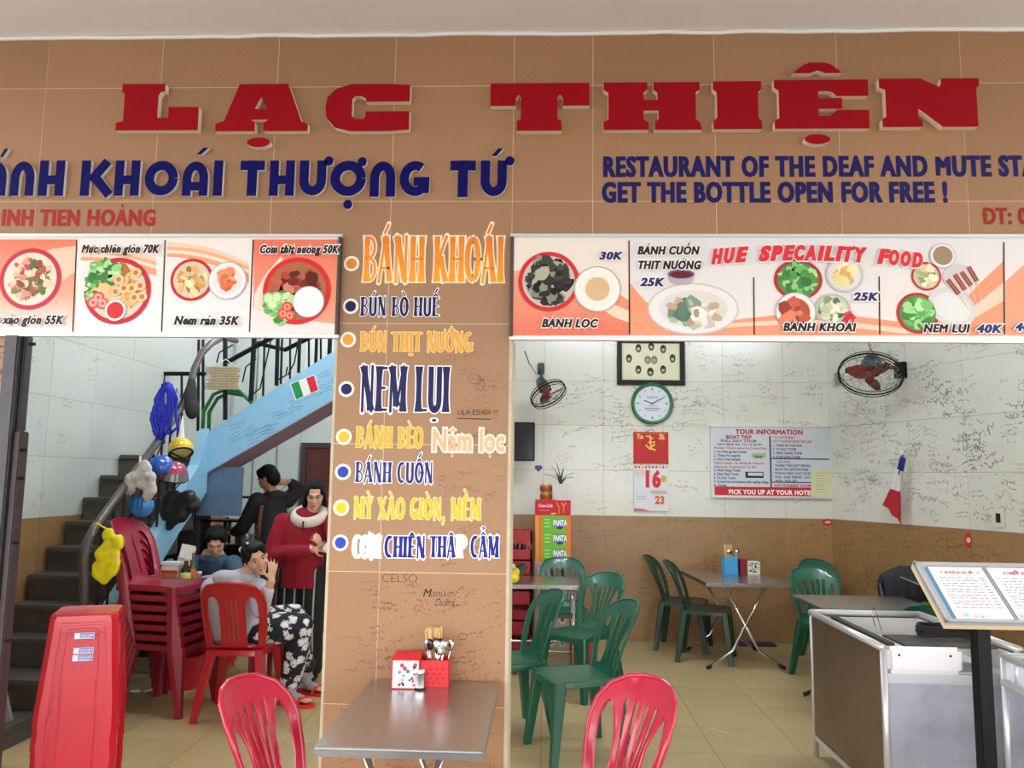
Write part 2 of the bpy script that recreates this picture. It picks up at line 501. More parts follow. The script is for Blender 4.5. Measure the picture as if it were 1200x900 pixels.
M_steel = mat('brushed_stainless_steel', 'b9b9bb', .26, metal=.95, noise=.35, nscale=4, col2='9a9a9e', bump=.08, bscale=14, stretch=(1, 12, 12))
M_alu = mat('aluminium_trim', 'd2d4d8', .35, metal=.6)
M_chrome = mat('chrome_tube', 'd8d8da', .15, metal=1)
M_rubber = mat('black_rubber', '141416', .7)
M_red = mat('red_plastic', 'c4122c', .3, coat=.3, rnd=.04)
M_pink = mat('raspberry_red_plastic', 'b4163c', .26, coat=.35)
M_maroon = mat('maroon_plastic', '8e1430', .3, coat=.3, rnd=.05)
M_green = mat('bottle_green_plastic', '04543c', .38, coat=.12, rnd=.06)
M_dgreen = mat('dark_green_plastic', '053a2c', .38, coat=.12)

# ================================================================== LARGE STRUCTURE
CANOPY_Y = -3.2  # street edge out of view, set far out to shade the upper front
FY = 3.4                      # face of the shop front
BX, BY = 2.84, 8.2            # inner corner of right wall
def tiles(parent, rects, xc, zc, m, th=.012, gap=.003, face=0.0, name='tile', cache={}):
    """one object per tile; rects clip the grid; tile front lies at local y=face"""
    for (a, b, c, d) in rects:
        xs = [a] + sorted(x for x in set(xc) if a + .03 < x < b - .03) + [b]
        zs = [c] + sorted(z for z in set(zc) if c + .03 < z < d - .03) + [d]
        for i in range(len(xs) - 1):
            for j in range(len(zs) - 1):
                w, h = xs[i + 1] - xs[i] - gap, zs[j + 1] - zs[j] - gap
                key = (round(w, 3), round(h, 3), m.name, th)
                if key not in cache:
                    q = MB().box(-w / 2, w / 2, 0, th, -h / 2, h / 2)
                    me = bpy.data.meshes.new('tile'); me.from_pydata([tuple(v) for v in q.v], [], q.f); me.materials.append(m)
                    cache[key] = me
                link(name, cache[key], parent, ((xs[i] + xs[i + 1]) / 2, face + random.uniform(0, .0008), (zs[j] + zs[j + 1]) / 2))

# --- front wall: fascia over the openings and tiled pillars
PL0, PL1 = -.888, -.148
q = MB(); T = .0012
q.box(-4.4, 4.8, FY + T, FY + .06, 2.2, 3.513)
q.box(PL0, PL1, FY + T, FY + .34, 0, 2.2)
q.box(-4.4, -2.335, FY + T, FY + .06, 0, 2.2)
q.box(2.75, 4.8, FY + T, FY + .3, 0, 2.16)
wf = q.build('wall_front', M_mortar); wf['kind'] = 'structure'
xc = [-.145 - .53 * k for k in range(9)] + [.203 + .53 * k for k in range(10)]
zc = [3.271 - .529 * k for k in range(7)]
top = lambda a, b: (a, b, 2.2, 3.513)
tiles(wf, [top(-4.4, 4.8), (PL0, PL1, 0, 2.2), (-4.4, -2.335, 0, 2.2), (2.75, 4.8, 0, 2.2)], xc, zc, M_tan, face=FY, gap=.003)
# pillar reveal on the right side
q = MB().box(PL1, PL1 + .012, FY, FY + .34, 0, 2.16); e = q.build('edge_trim', mat('cream_edge_plaster', 'c9bda4', .7, noise=.4, nscale=14), wf)
q = MB().box(PL0 - .01, PL0, FY, FY + .34, 0, 2.16); e = q.build('edge_trim', MATS['cream_edge_plaster'], wf)

# --- canopy over the pavement and its plaster bead
q = MB().box(-5.6, 6.2, CANOPY_Y, FY + .3, 3.52, 3.75)
q.box(-5.6, 6.2, CANOPY_Y - .2, CANOPY_Y, 2.8, 3.75)  # unseen edge beam, added to keep low sky light off the upper fascia
c = q.build('ceiling_canopy', M_plaster); c['kind'] = 'structure'
q = MB(); pts = [(-4.4 + .12 * k, FY - .004, 3.512 + random.uniform(-.003, .004)) for k in range(78)]
q.tube(pts, .009, 6); c2 = q.build('trim_1', mat('white_bead', 'eeeeee', .8)); c2['kind'] = 'structure'

# --- floors
q = MB().box(-4.4, 5, FY, 10.6, -.1, -.012)
fl = q.build('floor', M_floor_joint); fl['kind'] = 'structure'
FT = .5
cache = {}
for i in range(-8, 10):
    for j in range(0, 13):
        x0, y0 = i * FT, FY + j * FT
        if x0 > 4.6 or (x0 > 2.9 and y0 > 7.2): continue
        if 'f' not in cache:
            b = MB().box(.0015, FT - .0015, .0015, FT - .0015, -.012, 0)
            me = bpy.data.meshes.new('floor_tile'); me.from_pydata([tuple(v) for v in b.v], [], b.f); me.materials.append(M_floor); cache['f'] = me
        link('tile', cache['f'], fl, (x0, y0, 0))
q = MB().box(-30, 30, -3.3, FY, -.12, -.002)
g = q.build('floor_pavement', M_paving); g['kind'] = 'structure'
q = MB().box(-40, 40, -40, -3.3, -.3, -.15)
g = q.build('floor_street', mat('dark_asphalt', '5b5a59', .9, noise=.4, nscale=8, col2='484746')); g['kind'] = 'structure'

# --- interior walls
RW = math.atan2(BY - 3.4, 4.5 - BX)      # right wall runs from the corner out to (4.5, 3.4)
def tiled_wall(name, loc, rz, width, top_z, white_to, clip=None, dado=1.2, tw=.6, th_=.45, x_off=0, colour=M_white_tile, dt=.6):
    q = MB().box(0, width, .0025, .12, 0, top_z)
    o = q.build(name, M_joint); o['kind'] = 'structure'; o.location = loc; o.rotation_euler = (0, 0, rz)
    xc = [x_off + tw * k for k in range(-2, 30)]
    xd = [x_off + tw * k for k in range(-2, 30)]
    tiles(o, [(0, width, 0, dado)], xd, [dado - .6], M_dado)
    tiles(o, [(0, width, dado, white_to)], xc, [dado + th_ * k for k in range(1, 12)], colour)
    return o
wb = tiled_wall('wall_back', (-.9, BY, 0), 0, BX + .93, 3.6, 3.6, x_off=.3)
Lr = math.hypot(4.5 - BX, BY - 3.4)
wr = tiled_wall('wall_right', (BX, BY, 0), -math.atan2(BY - 3.4, 4.5 - BX), Lr, 3.6, 3.6, x_off=.45)
M_grey_tile = mat('grey_white_stair_tile', 'c6cac6', .2, noise=.35, nscale=2, col2='b2b8b2', rnd=.03)
wl = tiled_wall('wall_left', (-3.7, 3.4, 0), PI / 2, 6.4, 4.6, 4.5, dado=1.22, x_off=.1, colour=M_grey_tile)
# back of the stair side: pale wall with a brown door
q = MB().box(-3.7, -.9, 9.4, 9.5, 0, 4.6); o = q.build('wall_back_stair', mat('pale_grey_wall_paint', 'c3cac8', .6, noise=.3, nscale=3, col2='aab4b2')); o['kind'] = 'structure'
q = MB().box(-.95, -.9, BY, 9.4, 0, 4.6); o = q.build('wall_partition', M_plaster); o['kind'] = 'structure'
d = empty('door_1', (-2.78, 9.38, 0)); d['kind'] = 'structure'
M_door = mat('dark_brown_door', '55241d', .45, noise=.4, nscale=6, col2='3a1612', stretch=(8, 1, 1))
MB().bbox(.03, .75, -.04, 0, 0, 1.88, .006).build('door_panel', M_door, d)
MB().box(-.03, .03, -.06, .02, 0, 1.94).build('door_frame', M_rust, d)
MB().box(.03, .81, -.06, .02, 1.88, 1.94).build('door_frame', M_rust, d)
MB().ball((.1, -.07, 1.0), .025).build('door_handle', M_chrome, d)
# pale vertical wall panels left of the door
for k in range(3):
    MB().bbox(-3.66 + k * .28, -3.66 + k * .28 + .26, 9.36, 9.4, 0, 3.2, .008).build('trim_%d' % (k + 10), mat('pale_panel', 'b9c3c0', .5))['kind'] = 'structure'
q = MB().box(-4.4, 5, FY + .3, 10.4, 3.6, 3.7)
# interior ceiling only over the dining side; the stairwell goes up
q = MB().box(-.9, 5, FY + .3, 9.5, 3.6, 3.7); q.box(-4.0, -.9, FY + .3, 6.0, 3.6, 3.7); q.box(-4.0, -.9, FY + .3, 9.6, 4.6, 4.7)
o = q.build('ceiling', M_ceil); o['kind'] = 'structure'

# --- fluorescent tubes on the ceiling (the shop's own lamps)
M_tube = mat('lit_fluorescent_tube', 'eef6ff', .5, emit=TUBE_POWER)
def lamp(x, y, z, rz, label, L=1.2):
    t = empty('ceiling_lamp', (x, y, z), rz, label, 'lamp', 'fluorescent lamps')
    MB().bbox(-L / 2 - .03, L / 2 + .03, -.04, .04, .03, .08, .006).build('housing', M_plaster, t)
    MB().tube([(-L / 2, 0, 0), (L / 2, 0, 0)], .018, 10).build('tube', M_tube, t)
    for s in (-1, 1): MB().box(s * L / 2 - .015, s * L / 2 + .015, -.02, .02, -.015, .03).build('end_cap', M_plaster, t)
lamp(.6, 6.0, 3.48, 0, 'fluorescent tube lamp on the ceiling over the dining tables')
lamp(2.6, 5.2, 3.48, .6, 'fluorescent tube lamp on the ceiling beside the right wall')
lamp(-2.2, 5.3, 3.48, 0, 'fluorescent tube lamp on the ceiling in front of the stairs')
lamp(-2.3, 8.3, 4.48, 0, 'fluorescent tube lamp high over the stairwell')

# ================================================================== STAIRS
NY = [4.46, 5.0, 5.33, 5.57, 5.78, 5.98, 6.19, 6.41, 6.64, 6.93]
NZ = [.111 + .178 * k for k in range(10)]
SXR = -3.0
PY = 6.95
st = empty('staircase', (0, 0, 0), 0, 'dark terrazzo staircase climbing along the left wall to a landing', 'staircase')
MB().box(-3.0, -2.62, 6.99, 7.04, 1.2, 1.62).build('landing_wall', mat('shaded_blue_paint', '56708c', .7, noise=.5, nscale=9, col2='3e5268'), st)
MB().box(-3.68, -2.98, 7.0, 7.05, 0, 1.25).build('under_stair_shade', mat('painted_shade_dark', '1d1e22', .7), st)  # dark sheet added for the shade under the stairs, hiding the dado tiles
for k in range(10):
    y1 = NY[k + 1] if k < 9 else 7.85
    q = MB()
    q.box(-3.68, SXR, NY[k] + .02, y1 + .02, 0 if k < 3 else NZ[k] - .45, NZ[k] - .035)
    x1 = SXR if k < 9 else SXR + .02
    q.bbox(-3.68, x1, NY[k] - .012, y1 + .02, NZ[k] - .04, NZ[k], .008)
    q.build('step', M_terrazzo, st)
# blue side wall of the first flight
def prism_x(q, poly, x0, x1):
    q.loft([[(x0, y, z) for y, z in poly], [(x1, y, z) for y, z in poly]])
def prism_y(q, poly, y0, y1):
    q.loft([[(x, y0, z) for x, z in poly], [(x, y1, z) for x, z in poly]])
bz = [at_x(*p_, SXR + .08) for p_ in ((168, 665), (185, 625), (205, 590), (232, 545), (262, 560), (236, 610), (205, 665), (195, 700))]
q = MB(); prism_x(q, [(5.35, .3), (5.35, .5)] + [(min(v.y, PY), v.z) for v in bz[1:4]] + [(PY, 1.95), (PY + .02, 1.4), (6.5, 1.1), (6.0, .72), (5.6, .3)], SXR + .002, SXR + .09)
q.build('side_wall', M_blue, st)
# second flight: blue parapet with mauve soffit, rising to the right
A, B_, C1, D_ = at_y(234, 558, PY), at_y(393, 467, PY), at_y(234, 512, PY), at_y(395, 409, PY)
sl = (B_.z - A.z) / (B_.x - A.x); st_ = (D_.z - C1.z) / (D_.x - C1.x)
XR = -.96; XL = -3.0
zb = lambda x: A.z + sl * (x - A.x)
zt = lambda x: C1.z + st_ * (x - C1.x)
q = MB(); prism_y(q, [(XL, zb(XL)), (XL, zt(XL) - .06), (XL + .03, zt(XL) - .01), (XL + .08, zt(XL + .08)), (XR, zt(XR)), (XR, zb(XR))], PY, PY + .1)
q.build('parapet', M_blue, st)
q = MB(); prism_y(q, [(XL, zb(XL) - .01), (XL, zb(XL) + .05), (XR, zb(XR) + .05), (XR, zb(XR) - .01)], PY + .004, PY + .5)
q.build('soffit', M_mauve, st)
for k in range(10):
    x = -2.9 + k * .19
    q = MB().box(x, min(x + .22, XR), PY + .1, PY + .55, zb(x + .22) + .05, zb(x + .22) + .2); q.build('step', M_terrazzo, st)
pm = Matrix.Translation((0, PY, 0))
p = Print(pm)
rng = random.Random(11)
for k in range(13):
    u = -2.75 + k * .13; v = zb(u) + .02
    for l in range(2):
        uu = u + rng.uniform(-.02, .05); vv = v + .06 + rng.random() * .22
        ang = math.atan(.55) * rng.uniform(.5, 1); n = rng.randint(2, 4)
        for r_ in range(n):
            x = 0; wd = []
            while x < rng.uniform(.1, .22):
                y = rng.random() * .018 - r_ * .028
                wd.append((uu + x * math.cos(ang) - y * math.sin(ang), vv + x * math.sin(ang) + y * math.cos(ang))); x += rng.uniform(.004, .013)
            if len(wd) > 2: p.line(wd, .0028, rng.choice(['234a78', '2b3d5c', '3a4a66', '24405c']))
o = p.done('graffiti', st); o['kind'] = 'stuff'
# flag sticker on the parapet
fs = Print(pm); fs.L = 4
def pf(x, y): v = at_y(x, y, PY); return (v.x, v.z)
fa = [pf(341, 450), pf(368, 440), pf(373, 457), pf(347, 468)]
def bil(a, b): 
    return tuple((fa[0][i] * (1 - a) + fa[1][i] * a) * (1 - b) + (fa[3][i] * (1 - a) + fa[2][i] * a) * b for i in (0, 1))
fs.poly([bil(-.04, -.04), bil(1.04, -.04), bil(1.04, 1.04), bil(-.04, 1.04)], 'e8e8e4'); fs.L = 5
for i, c in enumerate(('1f8a4a', 'e9e9e2', 'c62a38')): fs.poly([bil(i / 3, 0), bil((i + 1) / 3, 0), bil((i + 1) / 3, 1), bil(i / 3, 1)], c)
o = fs.done('flag_sticker'); tag(o, 'green, white and red tricolour flag sticker on the blue stair parapet', 'sticker')

# --- railing of the stairs
rl = empty('stair_railing', (-2.82, 5.0, 0), 0, 'brown tube handrail with thin black bars climbing beside the stairs', 'railing')
RX = -2.96
rl.location = (RX, 5.0, 0)
def rel(q): return [tuple(Vector(v) - Vector((RX, 5.0, 0))) for v in q]
hp = [at_x(*p_, RX) for p_ in ((98, 702), (98, 655), (102, 635), (110, 620), (150, 565), (190, 510), (212, 478), (222, 455), (228, 432), (236, 414), (248, 402), (262, 395))]
hand = [(RX, hp[0].y, .12)] + [tuple(v) for v in hp] + [(RX, hp[-1].y + .3, hp[-1].z + .02)]
MB().tube(rel(hand), .03, 10).build('handrail', M_rail, rl, True)
for k in range(11):
    y = hp[3].y + .1 + k * .13
    f = (y - hp[3].y) / (hp[6].y - hp[3].y)
    if f > 1: break
    zh = hp[3].z + (hp[6].z - hp[3].z) * f
    MB().tube(rel([(RX, y, zh - .95), (RX, y, zh)]), .009, 6).build('baluster', M_black, rl)
MB().tube(rel([(RX, 5.55, .95), (RX, 6.75, 2.5)]), .006, 6).build('thin_rod', M_black, rl)
MB().tube(rel([(RX, 5.5, .6), (RX, 6.6, 1.45)]), .01, 6).build('lower_rail', M_black, rl)
# railing on the landing and on the second flight
LZ = NZ[9]
def px_rail(name, label, Y, top, bars, rods=()):
    a = at_y(*top[0], Y); o = empty(name, (a.x, Y, a.z), 0, label, 'railing')
    P = [at_y(*p_, Y) - a for p_ in top]
    MB().tube([tuple(v) for v in P], .022, 6).build('top_bar', M_black, o)
    for (x0, y0, x1, y1, r_) in bars: MB().tube([tuple(at_y(x0, y0, Y) - a), tuple(at_y(x1, y1, Y) - a)], r_, 6).build('baluster', M_black, o)
    for pts in rods: MB().tube([tuple(at_y(*p_, Y) - a) for p_ in pts], .007, 5).build('bent_rod', M_black, o)
px_rail('landing_railing', 'black metal railing with flat top bar around the upper landing', 7.7, [(172, 438), (242, 438)], [(192, 440, 192, 520, .012), (213, 440, 213, 505, .012), (233, 398, 232, 505, .014), (238, 398, 238, 505, .014)], [((193, 470), (186, 455), (170, 520)), ((215, 475), (207, 455), (205, 480))])
px_rail('upper_flight_railing', 'black metal railing rising on top of the blue parapet', PY + .05, [(267, 424), (318, 396), (350, 376)], [(264, 396, 264, 492, .02), (298, 396, 294, 470, .022), (326, 380, 324, 452, .018), (331, 380, 329, 450, .01), (352, 370, 350, 437, .015), (372, 370, 370, 426, .015), (388, 370, 386, 416, .02)], [((254, 425), (257, 413), (273, 404)), ((284, 448), (288, 430), (300, 421)), ((292, 466), (305, 455), (315, 410), (318, 396)), ((337, 440), (345, 425), (350, 398)), ((322, 447), (335, 440), (337, 430))])
px_rail('stairwell_back_railing', 'black metal railing along the far side of the upper stair flight', PY + .5, [(300, 402), (334, 410), (395, 380)], [(310, 396, 308, 478, .01), (340, 396, 340, 462, .01), (362, 390, 362, 450, .01), (376, 390, 376, 442, .01)])

# --- folding gate post at the left edge of the opening
gp = empty('shutter_post', (-2.3, FY, 0), 0, 'dark grey metal gate post at the left edge of the opening', 'post')
MB().bbox(-.035, .028, -.03, .05, 0, 2.14, .006).build('channel', M_post, gp)
MB().bbox(.03, .062, -.01, .05, 0, 1.72, .005).build('gate_edge', M_rust, gp)
MB().bbox(.03, .045, .0, .05, 1.72, 2.14, .005).build('guide_rail', M_post, gp)
for z in (1.64, 1.52, 2.1, 1.25, .85):
    MB().tube([(.06, 0, z), (.085, 0, z)], .008, 6).build('bolt', M_black, gp)

# --- scribbles on the walls
DK = ['3b3a38', '2d2f38', '4a4844', '55534e', '34465e']
p = Print(); rng = random.Random(3)
p.L = 2
scribble(p, .95, 1.24, 3.7, 3.3, 150, DK + ['8a8680', 'b88078', '98958c', 'a09c94', '77746c'], rng, lw=.0028, sz=(.02, .045))
scribble(p, .95, .1, 3.7, 1.18, 110, ['6a4f32', '6b4a2c', '5c442a', '7a5a36', '8c4b3a'], rng, lw=.003)
o = p.build('graffiti', print_mat('ink_marker', .6), wb); o['kind'] = 'stuff'
p = Print(); rng = random.Random(5); p.L = 2
scribble(p, .05, 1.24, Lr - 1.2, 3.3, 330, DK + ['8a8680', 'b88078', '98958c', '77746c', 'a8a49c'], rng, lw=.0032, sz=(.02, .06))
scribble(p, 1.0, 1.5, Lr - 1.3, 3.1, 60, ['2a2a2e', '33302e', '2d3a50'], rng, lw=.0045, sz=(.04, .1))
scribble(p, .05, .1, Lr - 1.2, 1.18, 150, ['5a3f26', '5c442a', '6a4a28'], rng, lw=.0032)
o = p.build('graffiti', print_mat('ink_marker', .6), wr); o['kind'] = 'stuff'
p = Print(); rng = random.Random(6); p.L = 2
scribble(p, 1.2, 1.3, 3.4, 2.6, 34, ['6a6c68', '555a5e', '8a8c88'], rng, lw=.003)
o = p.build('graffiti', print_mat('ink_marker', .6), wl); o['kind'] = 'stuff'
p = Print(Matrix.Translation((0, FY, 0))); rng = random.Random(8); p.L = 2
DKB = ['7a5438', '63422c', '84603f', '6c4c32', '8a4a38']
scribble(p, PL0 + .02, .35, PL1 - .02, 1.12, 90, DKB, rng, lw=.0017, sz=(.01, .026))
scribble(p, -.45, 1.15, PL1 - .02, 2.1, 40, DKB, rng, lw=.0013, sz=(.008, .022))
scribble(p, -2.45, 1.2, -2.34, 2.1, 8, ['3a2818'], rng, lw=.003)
a = at_y(447, 682, FY); b = at_y(490, 682, FY)
p.text('CELSO', a.x, a.z, b.x, .036, '6b4a34', off=-.02)
a = at_y(495, 708, FY); b = at_y(527, 706, FY)
p.text('Manu', a.x, a.z + .03, b.x - .02, .035, '3c2a20', off=-.02, shear=.3); p.text('Debra', a.x + .05, a.z - .005, b.x + .02, .03, '3c2a20', off=-.02, shear=.3)
a = at_y(536, 486, FY); b = at_y(576, 486, FY)
p.text('LILA ESHER !!!', a.x, a.z, b.x + .03, .024, '4a3526', off=-.01)
p.line([(a.x, a.z - .015), (b.x, a.z - .018)], .003, '4a3526')
o = p.build('graffiti', print_mat('ink_marker', .6), wf); o['kind'] = 'stuff'
# ================================================================== SIGN LETTERS ON THE FASCIA
M_sign_red = mat('sign_red_acrylic', '960616', .5, spec=.12)
M_sign_cream = mat('sign_cream_edge', 'e8d9c4', .6)
M_sign_blue = mat('sign_blue_acrylic', '07075a', .5, spec=.12)
M_sign_white = mat('sign_white_edge', 'd9d6d4', .6)
def ell(cx, cy, rx, ry, n=28, a0=0, a1=360): return [(cx + rx * math.cos(R(a0 + (a1 - a0) * k / n)), cy + ry * math.sin(R(a0 + (a1 - a0) * k / n))) for k in range(n)]
SLAB = {
 'L': ([(.0, 0), (1, 0), (1, .5), (.63, .5), (.63, .27), (.5, .27), (.5, .76), (.53, .83), (.575, .83), (.575, 1), (.05, 1), (.05, .83), (.085, .78), (.085, .2), (.03, .18), (0, .16)], []),
 'A': ([(0, 0), (.43, 0), (.43, .18), (.38, .24), (.57, .24), (.52, .18), (.52, 0), (1, 0), (1, .15), (.93, .2), (.77, 1), (.24, 1), (.09, .22), (0, .16)], [[(.42, .47), (.55, .47), (.485, .72)]]),
 'C': ([(1, .97), (1, .62), (.48, .62), (.48, .68), (.42, .74), (.35, .74), (.32, .68), (.32, .32), (.36, .26), (.46, .26), (.48, .3), (.48, .42), (1, .42), (1, .03), (.75, 0), (.3, 0), (.12, .08), (.02, .28), (0, .5), (.02, .72), (.12, .9), (.3, 1), (.75, 1)], []),
 'T': ([(0, 1), (1, 1), (1, .52), (.73, .52), (.73, .68), (.7, .76), (.68, .68), (.68, .25), (.72, .2), (.72, 0), (.27, 0), (.27, .2), (.31, .25), (.31, .68), (.29, .76), (.26, .68), (.26, .52), (0, .52)], []),
 'H': ([(0, 1), (.45, 1), (.45, .84), (.41, .78), (.41, .63), (.55, .63), (.55, .78), (.51, .84), (.51, 1), (.98, 1), (.98, .84), (.94, .78), (.94, .22), (.98, .16), (1, 0), (.52, 0), (.52, .16), (.56, .22), (.56, .4), (.41, .4), (.41, .22), (.46, .16), (.46, 0), (0, 0), (0, .16), (.05, .22), (.05, .78), (0, .84)], []),
 'I': ([(0, 1), (1, 1), (1, .84), (.93, .76), (.93, .24), (1, .16), (1, 0), (0, 0), (0, .16), (.08, .24), (.08, .76), (0, .84)], []),
 'E': ([(0, 1), (1, 1), (1, .66), (.66, .66), (.62, .74), (.58, .76), (.47, .76), (.47, .62), (.72, .62), (.72, .4), (.47, .4), (.47, .26), (.58, .26), (.62, .3), (.66, .38), (1, .38), (1, 0), (0, 0), (0, .16), (.05, .22), (.05, .78), (0, .84)], []),
 'N': ([(0, 1), (.42, 1), (.6, .82), (.62, .88), (.62, 1), (1, 1), (1, .86), (.97, .8), (.97, 0), (.62, 0), (.38, .38), (.38, .2), (.42, .15), (.42, 0), (.02, 0), (.02, .16), (.06, .22), (.06, .76), (0, .82)], []),
}
def wall_rect(x0, y0, x1, y1, Y=FY):
    a = at_y(x0, y1, Y); b = at_y(x1, y0, Y); return a.x, a.z, b.x, b.z
big = empty('shop_name_sign', (at_y(640, 125, FY).x, FY, at_y(640, 125, FY).z), 0, 'large red raised slab letters with cream edges across the top of the tiled front', 'sign')
def slab(outer, holes, box, name='letter'):
    u0, v0, u1, v1 = box; q = MB(); q.mi = 0; q.side_mi = 1
    O = big.location
    q.plate(outer, holes, lambda u, v, d: (u0 + u * (u1 - u0) - O.x, -.034 + d, v0 + v * (v1 - v0) - O.z), th=.034, step=0)
    o = q.build(name, [M_sign_red, M_sign_cream], big); return o
DF = FY - .034
for ch, bx_ in (('L', (135, 98, 235, 153)), ('A', (252, 98, 363, 154)), ('C', (380, 98, 481, 154)), ('T', (574, 97, 691, 153.5)), ('H', (707, 96, 822, 152.5)), ('I', (836, 95, 892, 151.5)), ('E', (908, 93, 1017, 151)), ('N', (1032, 91.5, 1147, 149))):
    slab(*SLAB[ch], wall_rect(*bx_, Y=DF))
slab(ell(.5, .5, .5, .5), [], wall_rect(289, 161, 317, 172.5, Y=DF), 'dot_accent')
slab(ell(.5, .5, .5, .5), [], wall_rect(943, 157, 973, 169, Y=DF), 'dot_accent')
slab([(0, 0), (.35, 0), (.5, .25), (.65, 0), (1, 0), (.78, .8), (.65, 1), (.35, 1), (.22, .8)], [], wall_rect(929, 73, 987, 86, Y=DF), 'roof_accent')

# --- rounded blue letters (thick strokes)
blue = empty('dish_name_sign', (at_y(300, 210, FY).x, FY, at_y(300, 210, FY).z), 0, 'rounded dark blue raised letters with pale edges below the red sign letters', 'sign')
def ribbon(q, pts, w, y0, y1, O):
    n = len(pts); P = []; y0 = y0 - (len(q.v) % 7) * .00006
    for i, (u, v) in enumerate(pts):
        a = pts[max(i - 1, 0)]; b = pts[min(i + 1, n - 1)]
        dx, dy = b[0] - a[0], b[1] - a[1]; L = math.hypot(dx, dy) or 1
        nx, ny = -dy / L * w / 2, dx / L * w / 2
        P += [(u + nx - O.x, y0, v + ny - O.z), (u - nx - O.x, y0, v - ny - O.z), (u + nx - O.x, y1, v + ny - O.z), (u - nx - O.x, y1, v - ny - O.z)]
    q.mi = 0; q.add(P, [(4 * i, 4 * i + 1, 4 * i + 5, 4 * i + 4) for i in range(n - 1)])
    b0 = len(q.v) - len(P)
    q.mi = 1
    fs = []
    for i in range(n - 1):
        fs += [(4 * i + 1, 4 * i + 3, 4 * i + 7, 4 * i + 5), (4 * i, 4 * i + 4, 4 * i + 6, 4 * i + 2)]
    fs += [(0, 2, 3, 1), (4 * n - 4, 4 * n - 3, 4 * n - 1, 4 * n - 2)]
    for f in fs: q.f.append([k + b0 for k in f]); q.m.append(1); q.c.append(None)
W = .30  # stroke in cap heights
BG = {   # pieces in units of cap height
 'B': [[(.15, 0), (.15, 1)], [(.1, .85)] + arc(.4, .74, .13, .11, 90, -90, 8) + [(.15, .62)], [(.1, .4)] + arc(.42, .28, .14, .13, 90, -90, 8) + [(.1, .15)]],
 'A': [[(.15, 0), (.15, .5)] + arc(.45, .5, .3, .35, 180, 0, 12) + [(.75, 0)], [(.25, .27), (.7, .27)]],
 'N': [[(.15, 0), (.15, .5)] + arc(.42, .5, .27, .35, 180, 0, 12) + [(.69, 0)]],
 'H': [[(.15, 0), (.15, 1)], [(.7, 0), (.7, 1)], [(.15, .45), (.7, .45)]],
 'K': [[(.15, 0), (.15, 1)], [(.3, .42), (.72, .98)], [(.36, .58), (.82, .02)]],
 'O': [arc(.52, .5, .37, .36, 0, 360, 28)],
 'I': [[(.15, 0), (.15, 1)]],
 'T': [[(.36, 0), (.36, 1)], [(0, .86), (.72, .86)]],
 'U': [[(.15, 1), (.15, .45)] + arc(.43, .43, .28, .28, 180, 360, 12) + [(.71, .45), (.71, 1)]],
 'G': [arc(.5, .5, .36, .36, 55, 330, 22), [(.45, .42), (.98, .42)], [(.82, .5), (.82, .1)]],
}
BGC = 0
def blue_letter(ch, x0, x1, yt=188, yb=229.5, acc=()):
    y_t = yt; u0, v0, u1, v1 = wall_rect(x0, y_t, x1, yb, Y=FY - .02)
    h = v1 - v0; q = MB(); O = blue.location
    pts = [p for s in BG[ch] for p in s]
    a = min(p[0] for p in pts) - (.15 if ch not in 'T' else 0); b = max(p[0] for p in pts) + (.15 if ch not in 'TKG' else 0)
    k = (u1 - u0) / (b - a)
    for s in BG[ch]: ribbon(q, [(u0 + (x - a) * k, v0 + y * h) for x, y in s], W * (k + h) / 2 * (.92 if ch != 'K' else .85), -.02, 0, O)
    o = q.build('letter', [M_sign_blue, M_sign_white], blue)
    for ac in acc:
        q = MB(); q.side_mi = 1
        a_, b_, c_, d_ = wall_rect(*ac[1:], Y=FY - .02)
        shp = ell(.5, .5, .5, .5, 20) if ac[0] == 'dot' else [(0, 0), (.4, 0), (1, 1), (.55, 1)]
        q.plate(shp, [], lambda u, v, d: (a_ + u * (c_ - a_) - O.x, -.02 + d, b_ + v * (d_ - b_) - O.z), th=.02, step=0)
        q.build('accent', [M_sign_blue, M_sign_white], blue)
for a in [('B', -42, -22), ('A', -19, 9, 188, 229.5, [('ac', 0, 174, 10, 184)]), ('N', 11, 42), ('H', 44, 77), ('K', 92, 131), ('H', 133, 165), ('O', 168, 210), ('A', 213, 245, 188, 229.5, [('ac', 230, 173, 245, 181)]), ('I', 249, 262),
          ('T', 280, 311), ('H', 315, 346), ('U', 350, 383, 188, 230, [('dot', 380, 183, 391, 194)]), ('O', 386, 430, 188, 230, [('dot', 419, 184, 430, 195), ('dot', 402, 234, 413, 245)]), ('N', 433, 464, 188, 230.5), ('G', 468, 504, 188, 230.5),
          ('T', 527, 558, 188, 231), ('U', 563, 594, 188, 231, [('ac', 576, 174, 590, 183), ('dot', 592, 183, 603, 194)])]:
    blue_letter(*a)

# --- painted lines of writing
def painted(name, label, draw, Y=FY, L=2, cat='lettering', rough=.4, loc=None, group=None):
    loc = loc or Vector((0, Y, 0))
    p = Print(Matrix.Translation((0, 0, 0))); p.L = L; p.O = loc
    draw(p)
    xs = [v[0] for v in p.v]; zs = [v[2] for v in p.v]
    cx, cz = (min(xs) + max(xs)) / 2, min(zs)
    p.v = [(x - cx, y, z - cz) for x, y, z in p.v]
    o = p.build(name, print_mat('printed_ink_%02d' % int(rough * 100), rough)); o.location = (cx, Y, cz)
    return tag(o, label, cat, group)
def tline(p, txt, x0, yb, x1, cap, c, Y=FY, **k):
    a = at_y(x0, yb, Y); b = at_y(x1, yb, Y); t = at_y(x0, yb - cap, Y)
    p.text(txt, a.x, a.z, b.x, t.z - a.z, c, **k)
painted('painted_lettering', 'small red painted lettering TIEN HOANG under the blue letters at left', lambda p: tline(p, 'INH TIEN HOÀNG', 0, 264, 182, 19, 'a5252a', off=.03, bold=.03))
